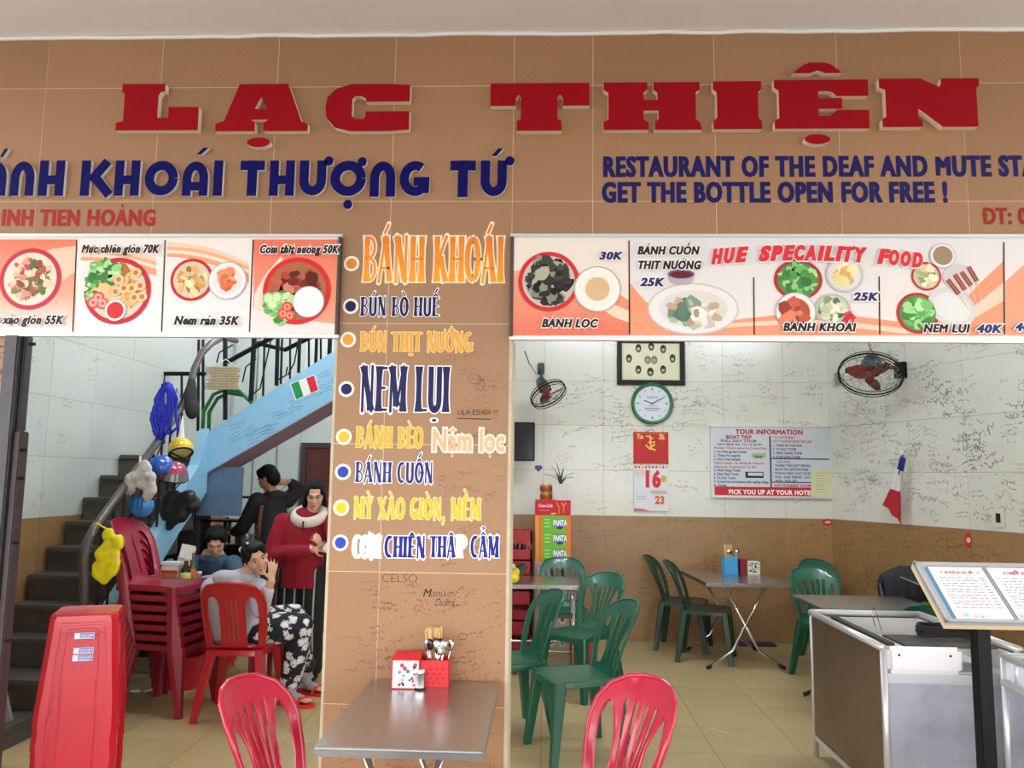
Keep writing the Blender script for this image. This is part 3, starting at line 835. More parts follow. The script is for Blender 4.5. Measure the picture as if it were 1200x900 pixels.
def d2(p):
    tline(p, 'RESTAURANT OF THE DEAF AND MUTE STAFF', 705, 206.5, 1240, 23.5, '14135a', off=.035, bold=.035)
    tline(p, 'GET THE BOTTLE OPEN FOR FREE !', 704, 236.5, 1111, 23.5, '14135a', off=.035, bold=.035)
painted('painted_lettering', 'two lines of navy capitals below the red sign at right', d2)
def d3(p): tline(p, 'ĐT: 054.3527348'[:5], 1151, 262, 1204, 19, '93291f', off=.03, bold=.03)
painted('painted_lettering', 'small red painted telephone lettering above the right banner', d3)

# --- vinyl menu words on the pillar
NV, CR, WH = '0d1654', 'f3e3c8', 'eceaf0'
def vinyl(txt, x0, yb, x1, cap, c, oc, label, ol=.004, c2=None, bullet=None, w=.17, wt=.085):
    def d(p):
        a = at_y(x0, yb, FY); b = at_y(x1, yb, FY); t = at_y(x0, yb - cap, FY)
        p.L = 3
        stroke_text(p, txt, a.x, a.z, b.x, t.z - a.z, c, ol, oc, w=w, wt=wt, c2=c2)
        if bullet:
            bx_, by_, bc = bullet; v = at_y(bx_, by_, FY)
            p.disc(v.x, v.z, .034, 'f0ece4'); p.L += 1; p.disc(v.x, v.z, .0235, bc)
    return painted('menu_lettering', label, d)
vinyl('BÁNH KHOÁI', 425, 330, 591, 53, 'e07b2c', CR, 'tallest orange capitals with cream outline at the top of the pillar', .0055, 'efa02c', (412, 309, 'e0892c'), w=.19, wt=.1)
vinyl('BÚN BÒ HUẾ', 422, 370, 515, 22, NV, WH, 'navy dish name with white outline, second line on the pillar', .003, None, (411, 359, NV))
vinyl('BÚN THỊT NƯỚNG', 422, 411, 554, 22, 'e2a13a', 'f0cf96', 'orange dish name in the third line on the pillar', .003, None, (408, 398, 'e0a030'))
vinyl('NEM LỤI', 421, 482, 527, 53, NV, WH, 'tall navy capitals with white outline in the fourth line on the pillar', .005, None, (406, 456, NV), w=.2, wt=.1)
vinyl('BÁNH BÈO', 417, 524, 496, 24, 'dfae38', 'ecd490', 'yellow two-word dish name, fifth line on the pillar, left half', .003, None, (403, 512, 'e6b832'))
def nl(p):
    p.L = 3; a = at_y(505, 527, FY); b = at_y(591, 527, FY)
    p.text('Nậm lọc', a.x, a.z, b.x, at_y(505, 502, FY).z - a.z, 'e7b48c', off=.04, outline=.11, oc='f6e6d8')
painted('menu_lettering', 'pink cream lower-case words right of the yellow fifth line', nl)
vinyl('BÁNH CUỐN', 416, 565, 508, 24, '1d2d80', 'f2f0f2', 'navy dish name with white outline, sixth line on the pillar', .0035, None, (402, 553, '2440a8'))
vinyl('MỲ XÀO GIÒN, MỀM', 414, 607, 564, 24, 'e2bb30', 'ecdca0', 'yellow dish names with a comma, seventh line on the pillar', .003, None, (400, 595, 'efc628'))
def cc(p):
    for txt, x0, x1, c in (('CƠM', 413, 446, 'f3efee'), ('CHIÊN', 450, 499, '14208c'), ('THÂ', 503, 534, '14208c'), ('P', 535, 547, 'f3efee'), ('CẨM', 551, 585, '14208c')):
        a = at_y(x0, 653, FY); b = at_y(x1, 653, FY); t = at_y(x0, 628, FY); p.L = 3
        stroke_text(p, txt, a.x, a.z, b.x, t.z - a.z, c, .0042, 'f7f4f4', w=.19 if c[0] == '1' else .24, wt=.1 if c[0] == '1' else .16)
    v = at_y(399, 636, FY); p.disc(v.x, v.z, .034, 'f0ece4'); p.L += 1; p.disc(v.x, v.z, .0235, '2446b8')
painted('menu_lettering', 'bottom line on the pillar, first word faded white and the rest blue', cc)

# ================================================================== MENU BANNERS
BY_ = FY - .022
def bp(x, y): v = at_y(x, y, BY_); return v.x, v.z
def sz(px_): return px_ * BY_ / F * 1.015
OR, OR2, OR3, CRM = 'e98a6c', 'efa98c', 'f5cdb8', 'ece9ea'
def swoosh(p, pts_lo, pts_hi, c):
    """printed ribbon between two pixel curves"""
    p.col = srgb(c); p.j += 1
    n = len(pts_lo)
    P = []
    for a, b in zip(pts_lo, pts_hi):
        P += [p.p(*bp(*a)), p.p(*bp(*b))]
    p.add(P, [(2 * i, 2 * i + 1, 2 * i + 3, 2 * i + 2) for i in range(n - 1)])
def grad(p, x0, y0, x1, y1, ca, cb, n=14, vert=True):
    A = bp(x0, y0); B = bp(x1, y0); C = bp(x0, y1); D = bp(x1, y1)
    mx = lambda P, Q, t: (P[0] * (1 - t) + Q[0] * t, P[1] * (1 - t) + Q[1] * t)
    for i in range(n):
        t = (i + .5) / n; c = tuple(srgb(ca)[k] * (1 - t) + srgb(cb)[k] * t for k in range(3)); p.j = -1
        p.poly([mx(A, C, i / n), mx(B, D, i / n), mx(B, D, (i + 1) / n), mx(A, C, (i + 1) / n)], c)
def plate_(p, x, y, r, cols, rim='c5283c', inner=None, n=42, size=.24, ry=None):
    u, v = bp(x, y); rr = sz(r); ry = (ry or r) / r
    p.L = 12; p.disc(u, v, rr, rim, rr * ry, 36)
    p.L = 13; p.disc(u, v, rr * .86, inner or 'e6e0dc', rr * .86 * ry, 32)
    p.L = 14; p.food(u, v, rr * .78, cols, n, size, rr * .78 * ry)
def bowl(p, x, y, r, c_in, rim='efefef', k=.68, L=22):
    u, v = bp(x, y); p.L = L; p.disc(u, v, sz(r) * 1.06, 'b9b4b8', None, 30); p.L = L + 1; p.disc(u, v, sz(r), rim, None, 30)
    p.L = L + 2; p.disc(u, v, sz(r) * k, c_in, None, 26)
GRN = ['4f9a4a', '6fb866', '8fcc80', '3c7c3e', 'a8d898']
def btext(p, txt, x0, yb, x1, cap, c='1a1a1e', oc='f2eeee', ol=.13, off=.04, shear=.25, L=30, bold=.025):
    a = bp(x0, yb); b = bp(x1, yb); t = bp(x0, yb - cap); p.L = L
    p.text(txt, a[0], a[1], b[0], t[1] - a[1], c, off=off, shear=shear, outline=ol, oc=oc, bold=bold)
def frame(o_parent, x0, x1, yt, yb, mat_):
    pass
def banner(name, label, x0, x1, draw):
    a = at_y(400, 277.5, BY_).z if name == 'l' else at_y(600, 277, BY_).z
    b = at_y(400, 393, BY_).z if name == 'l' else at_y(600, 395, BY_).z
    t = empty('menu_banner', (x0, FY, b), 0, label, 'banner')
    q = MB(); q.box(0, x1 - x0, -.020, -.0, 0, a - b); q.build('panel', mat('banner_vinyl_white', 'e6e2e2', .4), t)
    for z0, z1, nm in ((-.012, .004, 'bottom_trim'), (a - b - .004, a - b + .012, 'top_trim')):
        MB().bbox(-.01, x1 - x0 + .01, -.028, 0, z0, z1, .003).build(nm, M_alu, t)
    for u in (0, x1 - x0): MB().bbox(u - .008, u + .006, -.027, 0, 0, a - b, .002).build('side_trim', mat('dark_trim', '4b4744', .5, metal=.5), t)
    p = Print(Matrix.Translation((-x0, -.022 - 0 + .0, -b))); p.L = 1
    draw(p)
    p.build('menu_print', print_mat('printed_ink_35', .35), t)
    return t
def draw_left(p):
    lo, hi = 391, 280.5
    p.L = 1
    grad(p, -86, hi, 89, 345, 'e77a60', 'f0a890'); grad(p, -86, 345, 89, lo, 'f0a890', 'ece6e6')
    p.L = 2; swoosh(p, [(40, 300), (60, 292), (89, 288)], [(60, 345), (72, 330), (89, 318)], 'f0c8b4')
    p.L = 1; grad(p, 89, hi, 192, lo, 'efe6e2', 'e8e6ea'); grad(p, 192, hi, 297, lo, 'ece4e0', 'e9e7ec'); grad(p, 297, hi, 396, lo, 'e8755a', 'eaa68a')
    p.L = 2
    for k, (c, dy) in enumerate((('f3cfb6', 0), ('f0b08a', 5), ('f6dccb', 9), ('eea07a', 13))):
        xs = [95 + 8 * i for i in range(13)]; xs = [x for x in xs if x < 189]
        p.L = 2 + k
        swoosh(p, [(x, 288 + dy + (x - 95) ** 2 * .0018) for x in xs], [(x, 292 + dy + (x - 95) ** 2 * .0024) for x in xs], c)
        xs = [196 + 8 * i for i in range(13)]; xs = [x for x in xs if x < 297]
        swoosh(p, [(x, 284 + dy + (x - 196) ** 2 * .0026) for x in xs], [(x, 288 + dy + (x - 196) ** 2 * .0033) for x in xs], c)
    p.L = 3; swoosh(p, [(298, 345), (312, 320), (330, 300)], [(298, 391), (320, 391), (360, 391)], 'f2d8cc')
    swoosh(p, [(297, 362), (310, 366), (330, 372), (396, 380)], [(297, 391), (310, 391), (330, 391), (396, 391)], 'ecdfdd')
    for x in (89, 193, 296): p.L = 8; a = bp(x - 1.1 - .02 * 40, 391); b = bp(x + .3, 281); p.line([bp(x + (1.2 if x < 100 else .8), 281), bp(x - 3.5 + (0 if x < 200 else 0), 389)], .0055, '17171a')
    plate_(p, 36, 327, 38, ['d98a80', 'c05a50', 'e6c8b0', 'f0dcc0', '6a7a3a', 'b84a44', '8a5a3a'], 'c12a48', 'e6d6c8', 90, .16)
    plate_(p, 138, 341, 41, ['e8b070', 'd89850', 'f0c890', 'c88040', 'e8c090'], 'c4263c', 'd8cdbc', 16, .3, 41)
    u, v = bp(124, 318); p.L = 20; p.food(u, v, sz(20), GRN + ['b8e0a0'], 46, .3, sz(16)); u, v = bp(108, 340); p.L = 20; p.food(u, v, sz(11), GRN + ['b8e0a0'], 26, .4, sz(20))
    for x, y in ((160, 320), (165, 335), (155, 338), (167, 348), (140, 328), (146, 338), (136, 342), (158, 349)):
        u, v = bp(x, y); p.L = 26; p.disc(u, v, sz(7.5), 'd9a05e', sz(6)); p.L = 26.5; p.ring(u, v, sz(3), sz(6), 'edc898'); p.L = 27; p.disc(u, v, sz(3), 'c07c46')
    for x, y in ((116, 349), (121, 356), (110, 355)): u, v = bp(x, y); p.L = 27; p.disc(u, v, sz(7), 'd84a50'); p.L = 27.5; p.ring(u, v, sz(2), sz(5), 'f0a8a0')
    bowl(p, 136, 364, 12.5, 'd02c30', k=.82, L=28)
    plate_(p, 225, 328, 26, ['e0a868', 'd09050', 'ecc890', 'b87a40', 'f0dca8'], 'c12a34', 'd8c8b0', 30, .26)
    bowl(p, 267, 329, 22, 'e2e0e4', 'ece9ec', .8); u, v = bp(266, 328); p.L = 26; p.food(u, v, sz(12), ['e8865a', 'e06a40', 'f0a880'], 16, .5)
    plate_(p, 348, 341, 41, ['8a2a24', 'a83c30', '6e201c', 'b85a48', 'c87a68', '5a1a18'], 'd42a2c', 'a86a4a', 60, .2)
    u, v = bp(330, 362); p.L = 22; p.food(u, v, sz(20), GRN + ['b8e0a0'], 50, .3)
    for x, y in ((315, 350), (325, 349), (320, 357)): u, v = bp(x, y); p.L = 29; p.disc(u, v, sz(7), '9fce84'); p.L = 29.5; p.disc(u, v, sz(5), 'cfe8b8')
    for x, y in ((337, 360), (332, 368), (340, 370)): u, v = bp(x, y); p.L = 29; p.disc(u, v, sz(6.5), 'd85040'); p.L = 29.5; p.ring(u, v, sz(2), sz(4), 'f0a080')
    bowl(p, 362, 354, 18, 'efedf0', 'f2f0f4', .9, L=30)
    btext(p, 'Mực chiên giòn 70K', 96, 296.5, 186, 9.5, L=36); btext(p, 'Mỳ xào giòn 55K', -15, 379.5, 74, 10, L=36)
    btext(p, 'Nem rán 35K', 204, 380.5, 279, 10, L=36); btext(p, 'Cơm thịt nướng 50K', 304, 297, 396, 9.5, L=36)
    # off-frame panel at the far left
    plate_(p, -50, 330, 32, ['d98a60', 'c07a50', 'e6c8a0'], 'c12a48', 'e6d6c8', 40, .2)
def draw_right(p):
    lo, hi = 393, 280
    p.L = 1
    grad(p, 601, hi, 737, 300, 'e4e2d8', 'e8d4c4'); grad(p, 601, 300, 737, lo, 'efb498', 'e4745c')
    p.L = 2; swoosh(p, [(601, 281), (640, 281), (690, 281), (737, 281)], [(601, 318), (640, 312), (690, 322), (737, 352)], 'e9dfd6')
    p.L = 3; swoosh(p, [(690, 330), (705, 345), (720, 357), (737, 364)], [(690, 348), (705, 362), (720, 372), (737, 378)], 'f2d2be')
    p.L = 1; grad(p, 737, hi, 884, lo, 'dedddf', 'e6e2e0', 8); grad(p, 884, hi, 1029, lo, 'dddde0', 'e8e0de', 8); grad(p, 1029, hi, 1177, lo, 'e0dfe2', 'e9dedb', 8); grad(p, 1177, hi, 1330, lo, 'e2e0e2', 'ead8d2', 8)
    p.L = 2; swoosh(p, [(737, 330), (755, 352), (780, 372), (820, 380), (884, 372), (940, 366), (1000, 370), (1060, 378), (1120, 362), (1150, 330), (1177, 305)], [(737, 393), (755, 393), (780, 393), (820, 393), (884, 393), (940, 393), (1000, 393), (1060, 393), (1120, 393), (1150, 393), (1177, 393)], 'ec9a78')
    p.L = 3; swoosh(p, [(780, 384), (884, 377), (940, 374), (1000, 378), (1060, 385), (1120, 375), (1150, 352), (1177, 330)], [(780, 388), (884, 382), (940, 380), (1000, 384), (1060, 391), (1120, 385), (1150, 368), (1177, 352)], 'f4cdb6')
    p.L = 2; swoosh(p, [(1178, 330), (1200, 310), (1240, 300), (1320, 310)], [(1178, 393), (1200, 393), (1240, 393), (1320, 393)], 'eda080')
    for x, t in ((737, 282), (883, 325), (1030, 324), (1176, 284)): p.L = 9; p.line([bp(x, t), bp(x + .8, 392)], .0055, '17171a')
    plate_(p, 643, 330, 36, ['2a2a2c', '3c3e3a', '17181a', '55584e', '8a8a7e', '202422'], 'cf2e38', 'c8bcb0', 70, .26)
    u, v = bp(643, 326); p.L = 22; p.food(u, v, sz(22), ['17181a', '222422', '2e302c', '44463e', 'a0a090'], 40, .35)
    bowl(p, 700, 339, 26, 'd8b890', 'eeeae4', .55)
    u, v = bp(812, 362); p.L = 12; p.disc(u, v, sz(53), 'c9c7c8', sz(31)); p.L = 13; p.disc(u, v, sz(51), 'e6e4e4', sz(29)); p.L = 14; p.disc(u, v, sz(40), 'dbd9da', sz(22))
    p.L = 16; p.food(*bp(803, 366), sz(21), ['8aa890', '6c8a78', 'a8b8a0', 'c0a080', '5c7468', 'b8c4b0'], 36, .35, sz(16)); p.L = 24; p.food(*bp(830, 368), sz(17), ['e0dcd2', 'c8beb0', 'b8a488', 'd8d4c8'], 26, .4, sz(14))
    u, v = bp(798, 324); p.L = 20; p.poly([bp(783, 322), bp(786, 331), bp(792, 334), bp(805, 334), bp(811, 331), bp(813, 322)], 'b0aab4'); p.L = 21; p.disc(u, v + sz(2.5), sz(15.5), '6a5a90', sz(5.5)); p.L = 22; p.disc(u, v + sz(2), sz(13), '6a1c28', sz(4))
    plate_(p, 935, 328, 28, GRN, 'b02c34', '5c8a50', 60, .28, 24)
    bowl(p, 989, 322, 20, 'dddbe0', 'cfcdd4', .9); u, v = bp(986, 322); p.L = 26; p.food(u, v, sz(15), ['e8d8a0', 'd8c078', 'f0e4b8', 'd0a868'], 26, .4, sz(11))
    bowl(p, 932, 366, 22, 'b8503c', 'ece8e8', .75); u, v = bp(932, 366); p.L = 26; p.food(u, v, sz(15), ['c25a44', 'a84434', 'd07a60'], 14, .5)
    plate_(p, 975, 362, 21, ['e0e4d0', 'c8d0b0', '8a9a70', 'f0f0e0', '5c6c50'], 'b8b4b4', 'c8d0b8', 40, .28, 18)
    u, v = bp(993, 374); p.L = 27; p.food(u, v, sz(7), ['c8303a', 'd84848'], 8, .6)
    bowl(p, 1104, 300, 14, 'a08870', 'e6e2e2', .8)
    plate_(p, 1085, 324, 17, ['e8e0c0', 'c8c090', '6a7a50', 'f0ecd0', '90a070'], 'b83038', 'c8c0a0', 30, .32)
    u, v = bp(1124, 325); p.L = 18; p.disc(u, v, sz(19), 'cfc9cc', sz(15))
    for k in range(4):
        a = bp(1110 + 8 * k, 328 - 6 * k + (3 if k > 1 else 0)); b = bp(1123 + 7 * k, 345 - 5 * k); c = bp(1134 + 5 * k, 362 - 3 * k)
        p.L = 21; p.line([b, c], .003, 'd8c0a0'); p.L = 22; p.line([a, b], .019, '8a3a2c'); p.L = 23; p.line([a, b], .007, 'b86a50')
    plate_(p, 1075, 367, 24, GRN, 'b02c34', '5c8a50', 54, .28)
    u, v = bp(1115, 360); p.L = 12; p.disc(u, v, sz(28), 'd4d2d4', sz(22), rot=-.5); p.L = 12.5; p.disc(u, v, sz(22), 'dedee0', sz(16), rot=-.5)
    btext(p, '30K', 701, 304.5, 727, 9, '22286c', L=36); btext(p, 'BÁNH LỌC', 634, 383.5, 699, 9.5, L=36)
    btext(p, 'BÁNH CUỐN', 746, 298.5, 818, 9.5, L=36); btext(p, 'THỊT NƯỚNG', 746, 315.5, 820, 9.5, L=36); btext(p, '25K', 749, 335.5, 776, 9.5, '22286c', L=36)
    btext(p, '25K', 998, 352.5, 1026, 9.5, '22286c', L=36); btext(p, 'BÁNH KHOÁI', 916, 388, 1001, 9.5, L=36); btext(p, 'NEM LỤI', 1080, 389.5, 1134, 9.5, L=36)
    btext(p, '40K', 1142, 390, 1171, 9.5, '22286c', L=36); btext(p, '40K', 1187, 388, 1216, 9.5, '22286c', L=36)
    # arched red headline
    pts = 'HUE SPECAILITY FOOD'; n = len(pts); widths = [1 if c != 'I' else .55 for c in pts]; tot = sum(widths); x = 832
    for i, chx in enumerate(pts):
        wd = widths[i] / tot * 248
        if chx != ' ':
            t = (x + wd / 2 - 956) / 124
            yb = 305 + 7 * t * t * (1 if t < 0 else .9) + (2 * t)
            a = bp(x, yb); b = bp(x + wd * .88, yb); tp = bp(x, yb - 16.5); p.L = 36
            p.text(chx, a[0], a[1], b[0], tp[1] - a[1], 'd8303c', off=.06, bold=.04, shear=.3, outline=.13, oc='f0e6e6', slope=-.10 * t)
        x += wd
bl = banner('l', 'menu banner with four dishes over the stair opening, left of the pillar', -3.0, at_y(398, 300, BY_).x, draw_left)
br = banner('r', 'menu banner with red arched headline over the dining opening, right of the pillar', at_y(600.5, 300, BY_).x, 2.62, draw_right)
# ================================================================== PLASTIC CHAIRS (front of a chair looks along local -Y)
def chair_proto(style, m, H=.84, W=.42, name='plastic_chair'):
    t = empty(name, (0, 0, 0))
    SH = .44; hw = W / 2
    # seat: dished sheet with a rolled skirt
    def rr(hx, hy, r, n=5, yb=0):
        P = []
        for cx, cy, a0 in ((hx - r, hy - r, 0), (-hx + r, hy - r, 90), (-hx + r, -hy + r, 180), (hx - r, -hy + r, 270)):
            P += [(cx + r * math.cos(R(a0 + 90 * i / n)), cy + r * math.sin(R(a0 + 90 * i / n))) for i in range(n + 1)]
        return P
    out = rr(hw, .205, .07)
    taper = lambda y: 1 - .13 * (y + .2) / .4
    q = MB()
    dish = lambda x, y: -.018 * max(0, 1 - (x / hw) ** 2) * max(0, 1 - (y / .2) ** 2) - (.012 * max(0, (-y - .12) / .08) ** 2)
    q.plate(out, [], lambda u, v, d: (u * taper(v), v, SH - d + dish(u, v)), th=.006, step=.045)
    n = len(out)
    q.loft([[(u * taper(v) * s, v * s, SH + dish(u, v) + dz) for u, v in out] for s, dz in ((.985, .002), (1.0, -.006), (1.012, -.035), (1.0, -.036), (.985, -.008))], cap=False)
    q.build('seat', m, t, True, 40)
    # back
    Hb = H - SH
    def bk(s_, t_, d):
        y = .185 + .13 * (t_ / Hb) + .05 * (t_ / Hb) ** 3 - 1.15 * s_ * s_ + .0
        return (s_, y + d, SH + t_)
    if style == 'fan':
        o = [(-.155, -.01), (-.185, .12), (-.205, .24), (-.2, .30), (-.17, .355), (-.11, .388), (-.04, .4), (.04, .4), (.11, .388), (.17, .355), (.2, .30), (.205, .24), (.185, .12), (.155, -.01)]
        def side(sg): return [(sg * x, y) for x, y in ((.085, .03), (.07, .1), (.08, .19), (.11, .26), (.135, .3), (.155, .29), (.168, .24), (.152, .12), (.125, .03))]
        holes = [side(1), side(-1)]
        for k in range(4):
            c0 = (-.036 + .024 * k); c1 = (-.075 + .05 * k)
            holes.append([(c0 - .004, .06), (c0 + .004, .06), (c1 + .011, .3), (c1 + .004, .315), (c1 - .004, .315), (c1 - .011, .3)])
    elif style == 'slot':
        o = [(-.18, -.01), (-.198, .12), (-.205, .27), (-.19, .335), (-.15, .38), (-.08, .397), (0, .4), (.08, .397), (.15, .38), (.19, .335), (.205, .27), (.198, .12), (.18, -.01)]
        def side(sg): return [(sg * x, y) for x, y in ((.085, .02), (.075, .1), (.08, .27), (.095, .305), (.12, .32), (.145, .31), (.16, .28), (.165, .2), (.15, .05), (.14, .02))]
        holes = [side(1), side(-1)] + [[(c - .003, .05), (c + .003, .05), (c + .003, .3), (c - .003, .3)] for c in (-.032, 0, .032)]
    else:   # 'comb': rounded top with a row of short openings above straight slats
        o = [(-.17, -.01), (-.19, .12), (-.205, .26), (-.195, .33), (-.15, .38), (-.08, .398), (0, .402), (.08, .398), (.15, .38), (.195, .33), (.205, .26), (.19, .12), (.17, -.01)]
        holes = []
        for k in range(5):
            c0 = -.05 + .025 * k; c1 = -.1 + .05 * k
            holes.append([(c0 - .007, .05), (c0 + .007, .05), (c1 + .014, .29), (c1 + .008, .31), (c1 - .008, .31), (c1 - .014, .29)])
        holes += [[(sg * x, y) for x, y in ((.085, .05), (.125, .2), (.15, .29), (.165, .27), (.165, .2), (.13, .05))] for sg in (1, -1)]
    k = Hb / .4
    o = [(x, y * k) for x, y in o]; holes = [[(x, y * k) for x, y in h] for h in holes]
    q = MB(); q.plate(o, holes, bk, th=.007, step=.03)
    oo = []
    for i in range(len(o) - 1):
        for j in range(4):
            f = j / 4; oo.append((o[i][0] * (1 - f) + o[i + 1][0] * f, o[i][1] * (1 - f) + o[i + 1][1] * f))
    oo.append(o[-1])
    q.tube([Vector(bk(x * .985, y - .002, .004)) for x, y in oo], .0095, 8)
    for h in holes[:2] if style != 'comb' else holes[-2:]:
        q.tube([Vector(bk(x, y, .003)) for x, y in h + h[:1]], .0055, 6)
    q.build('backrest', m, t, True, 50)
    # legs: tapered channels splayed outwards
    for sx, sy in ((-1, -1), (1, -1), (-1, 1), (1, 1)):
        x0, y0 = sx * (hw - .03) * taper(sy * .2), sy * .175
        x1, y1 = sx * (hw + .015), (-.225 if sy < 0 else .235)
        rings = []
        for z, f in ((SH - .006, 0), (SH * .6, .4), (.0, 1)):
            cx, cy = x0 + (x1 - x0) * f, y0 + (y1 - y0) * f
            a = .034 - .014 * f; c = .022 - .004 * f
            rings.append([(cx - sx * a * .2 + px_, cy - sy * a * .2 + py_, z) for px_, py_ in ((-a, -c), (-c, -a), (c, -a), (a, -c), (a, c), (c, a), (-c, a), (-a, c))])
        q = MB(); q.loft(rings); q.build('leg', m, t, True, 35)
    return t
CG = {}
def chair(style, m, loc, rz, label, group, scale=1, H=.84, name='plastic_chair'):
    key = (style, m.name, H)
    if key not in CG: CG[key] = chair_proto(style, m, H, name=name); t = CG[key]
    else: t = tree_copy(CG[key])
    t.location = loc; t.rotation_euler = (0, 0, rz); t.scale = (scale,) * 3
    return tag(t, label, 'chair', group)
def C_(x, y, Y):   # plan position on the floor below a pixel at depth Y
    v = at_y(x, y, Y); return (v.x, Y, 0)
GR = 'green plastic chairs in the dining room'
chair('fan', M_green, (.2, 4.86, 0), R(-70), 'nearest green plastic chair, seat turned to the camera, beside the pillar', GR)
chair('fan', M_green, (-.22, 5.22, 0), R(-66), 'green plastic chair partly hidden by the pillar, left of the nearest green one', GR)
chair('fan', M_green, (.28, 6.17, 0), R(-42), 'green plastic chair at the right front corner of the left steel table', GR)
chair('comb', M_green, (.19, 7.22, 0), R(2), 'green plastic chair behind the left steel table, beside the drink cartons', GR)
chair('fan', M_dgreen, (1.33, 7.88, 0), R(72), 'dark green plastic chair nearest the back wall at the crossed-leg table', GR)
chair('fan', M_dgreen, (1.45, 7.42, 0), R(74), 'dark green plastic chair at the near left side of the crossed-leg table', GR)
chair('comb', M_green, (2.28, 6.72, 0), R(6), 'green plastic chair at the far left end of the right-hand steel table', GR)
chair('fan', M_green, (2.63, 7.52, 0), R(18), 'green plastic chair in the corner behind another green chair', GR)
chair('comb', M_green, (2.36, 5.4, 0), R(178), 'green plastic chair with its comb back just behind the steel cabinet', GR)
chair('fan', M_dgreen, (-.5, 6.9, 0), R(-80), 'dark green chair half hidden behind the pillar at the left steel table', GR)
chair('comb', mat('grey_blue_plastic', '4a5f66', .4), (2.87, 6.35, 0), R(6), 'grey chair with a dark jacket over it, behind the menu stand', GR)
# raspberry chairs in front
RD = 'raspberry red chairs at the front'
chair('fan', M_pink, (-.73, 2.86, 0), R(77), 'raspberry red chair left of the front steel table', RD, H=.83)
chair('fan', M_pink, (.115, 2.88, 0), R(-54), 'raspberry red chair alone in the middle foreground', RD, H=.83)
chair('slot', mat('deep_red_plastic', 'a80f1c', .3, coat=.3), (-1.97, 5.45, 0), R(183), 'deep red slotted chair the woman in grey sits on', 'red chairs', H=.88)
# dark chair edge at bottom
dc = empty('black_chair', (-.24, 2.02, 0), R(150), 'black padded chair cut off at the bottom edge before the front table', 'chair')
q = MB()
prof = [(-.2, .0), (-.205, .12), (-.19, .17), (-.15, .195), (0, .205), (.15, .195), (.19, .17), (.205, .12), (.2, 0)]
q.plate(prof, [], lambda u, v, d: (u, .2 + .12 * v - 1.0 * u * u + d, .58 + v), th=.035, step=.04)
q.build('backrest', mat('black_vinyl', '2a2c34', .38, bump=.2, bscale=90), dc, True, 50)
MB().bbox(-.21, .21, -.2, .2, .42, .47, .02).build('seat', MATS['black_vinyl'], dc, True, 40)
for sx in (-1, 1):
    MB().tube([(sx * .2, .16, 0), (sx * .2, .17, .45), (sx * .185, .2, .7)], .012).build('leg', M_black, dc, True)
    MB().tube([(sx * .2, -.2, 0), (sx * .2, -.18, .43)], .012).build('leg', M_black, dc, True)

# --- stack of maroon chairs
mz = .063
base = Vector((-2.5, 5.55, 0))
ROWS = ['lowest', 'second from the floor', 'third from the floor', 'fourth from the floor', 'fifth from the floor', 'sixth from the floor', 'topmost']
for k in range(7):
    off = Vector((-.012 * k, 0, 0))
    chair('slot', M_maroon, base + off + Vector((0, 0, mz * k)), R(82), 'maroon plastic chair, %s in the tall stack beside the yellow bag' % ROWS[k], 'stacked maroon chairs', H=.86)

# ================================================================== RED STOOLS
def stool_proto():
    t = empty('plastic_stool')
    H = .45; th_ = .14; bh = .17
    def half(z): return bh + (th_ - bh) * z / H
    q = MB()
    ring = lambda h, z, c=.03: [(sx * (h - (c if a else 0)), sy * (h - (0 if a else c)), z) for sx, sy, a in ((1, -1, 0), (1, 1, 0), (1, 1, 1), (-1, 1, 1), (-1, 1, 0), (-1, -1, 0), (-1, -1, 1), (1, -1, 1))]
    q.loft([ring(.05, H - .006), ring(th_ - .02, H - .004), ring(th_ - .006, H), ring(th_, H - .008), ring(half(H - .03), H - .03)], cap=True)
    q.build('seat', M_red, t, True, 30)
    q = MB()
    for rz in range(4):
        M = Matrix.Rotation(rz * PI / 2, 4, 'Z')
        o = [(-.97, H - .025), (-.97, H - .34), (-.76, H - .34), (-.68, H - .27), (-.5, H - .25), (.5, H - .25), (.68, H - .27), (.76, H - .34), (.97, H - .34), (.97, H - .025)]
        q.plate([(u * .8, v) for u, v in o][::-1], [], lambda u, v, d: M @ Vector((u / .8 * (half(v) - .022), -half(v) + .0025 + d, v)), th=.004, step=.05)
        # raised nested arches on the apron
        for s in (.86, .6):
            z1 = H - .05 if s > .7 else H - .062
            pts = [(-s, H - .24), (-s * .93, z1 - .01), (-s * .8, z1), (s * .8, z1), (s * .93, z1 - .01), (s, H - .24)]
            q.tube([M @ Vector((u * (half(v) - .03), -half(v) - .001, v)) for u, v in pts], .0028, 5)
    q.build('apron', M_red, t, True, 30)
    for i, (sx, sy) in enumerate(((-1, -1), (1, -1), (1, 1), (-1, 1))):
        q = MB(); rings = []
        for z in (H - .02, H - .16, .02, 0):
            h = half(z) + (.004 if z < .03 else 0); w_ = .055
            rings.append([(sx * p[0], sy * p[1], z) for p in ((h - w_, h), (h - .025, h), (h, h - .025), (h, h - w_), (h - .005, h - w_), (h - .006, h - .027), (h - .027, h - .006), (h - w_, h - .005))])
        q.loft(rings); q.build('leg', M_red, t, True, 30)
    return t
sp = None
sx0, sy0 = at_y(97, 718, 3.72).x - .05, 3.86
NS = 15; dz = .0325
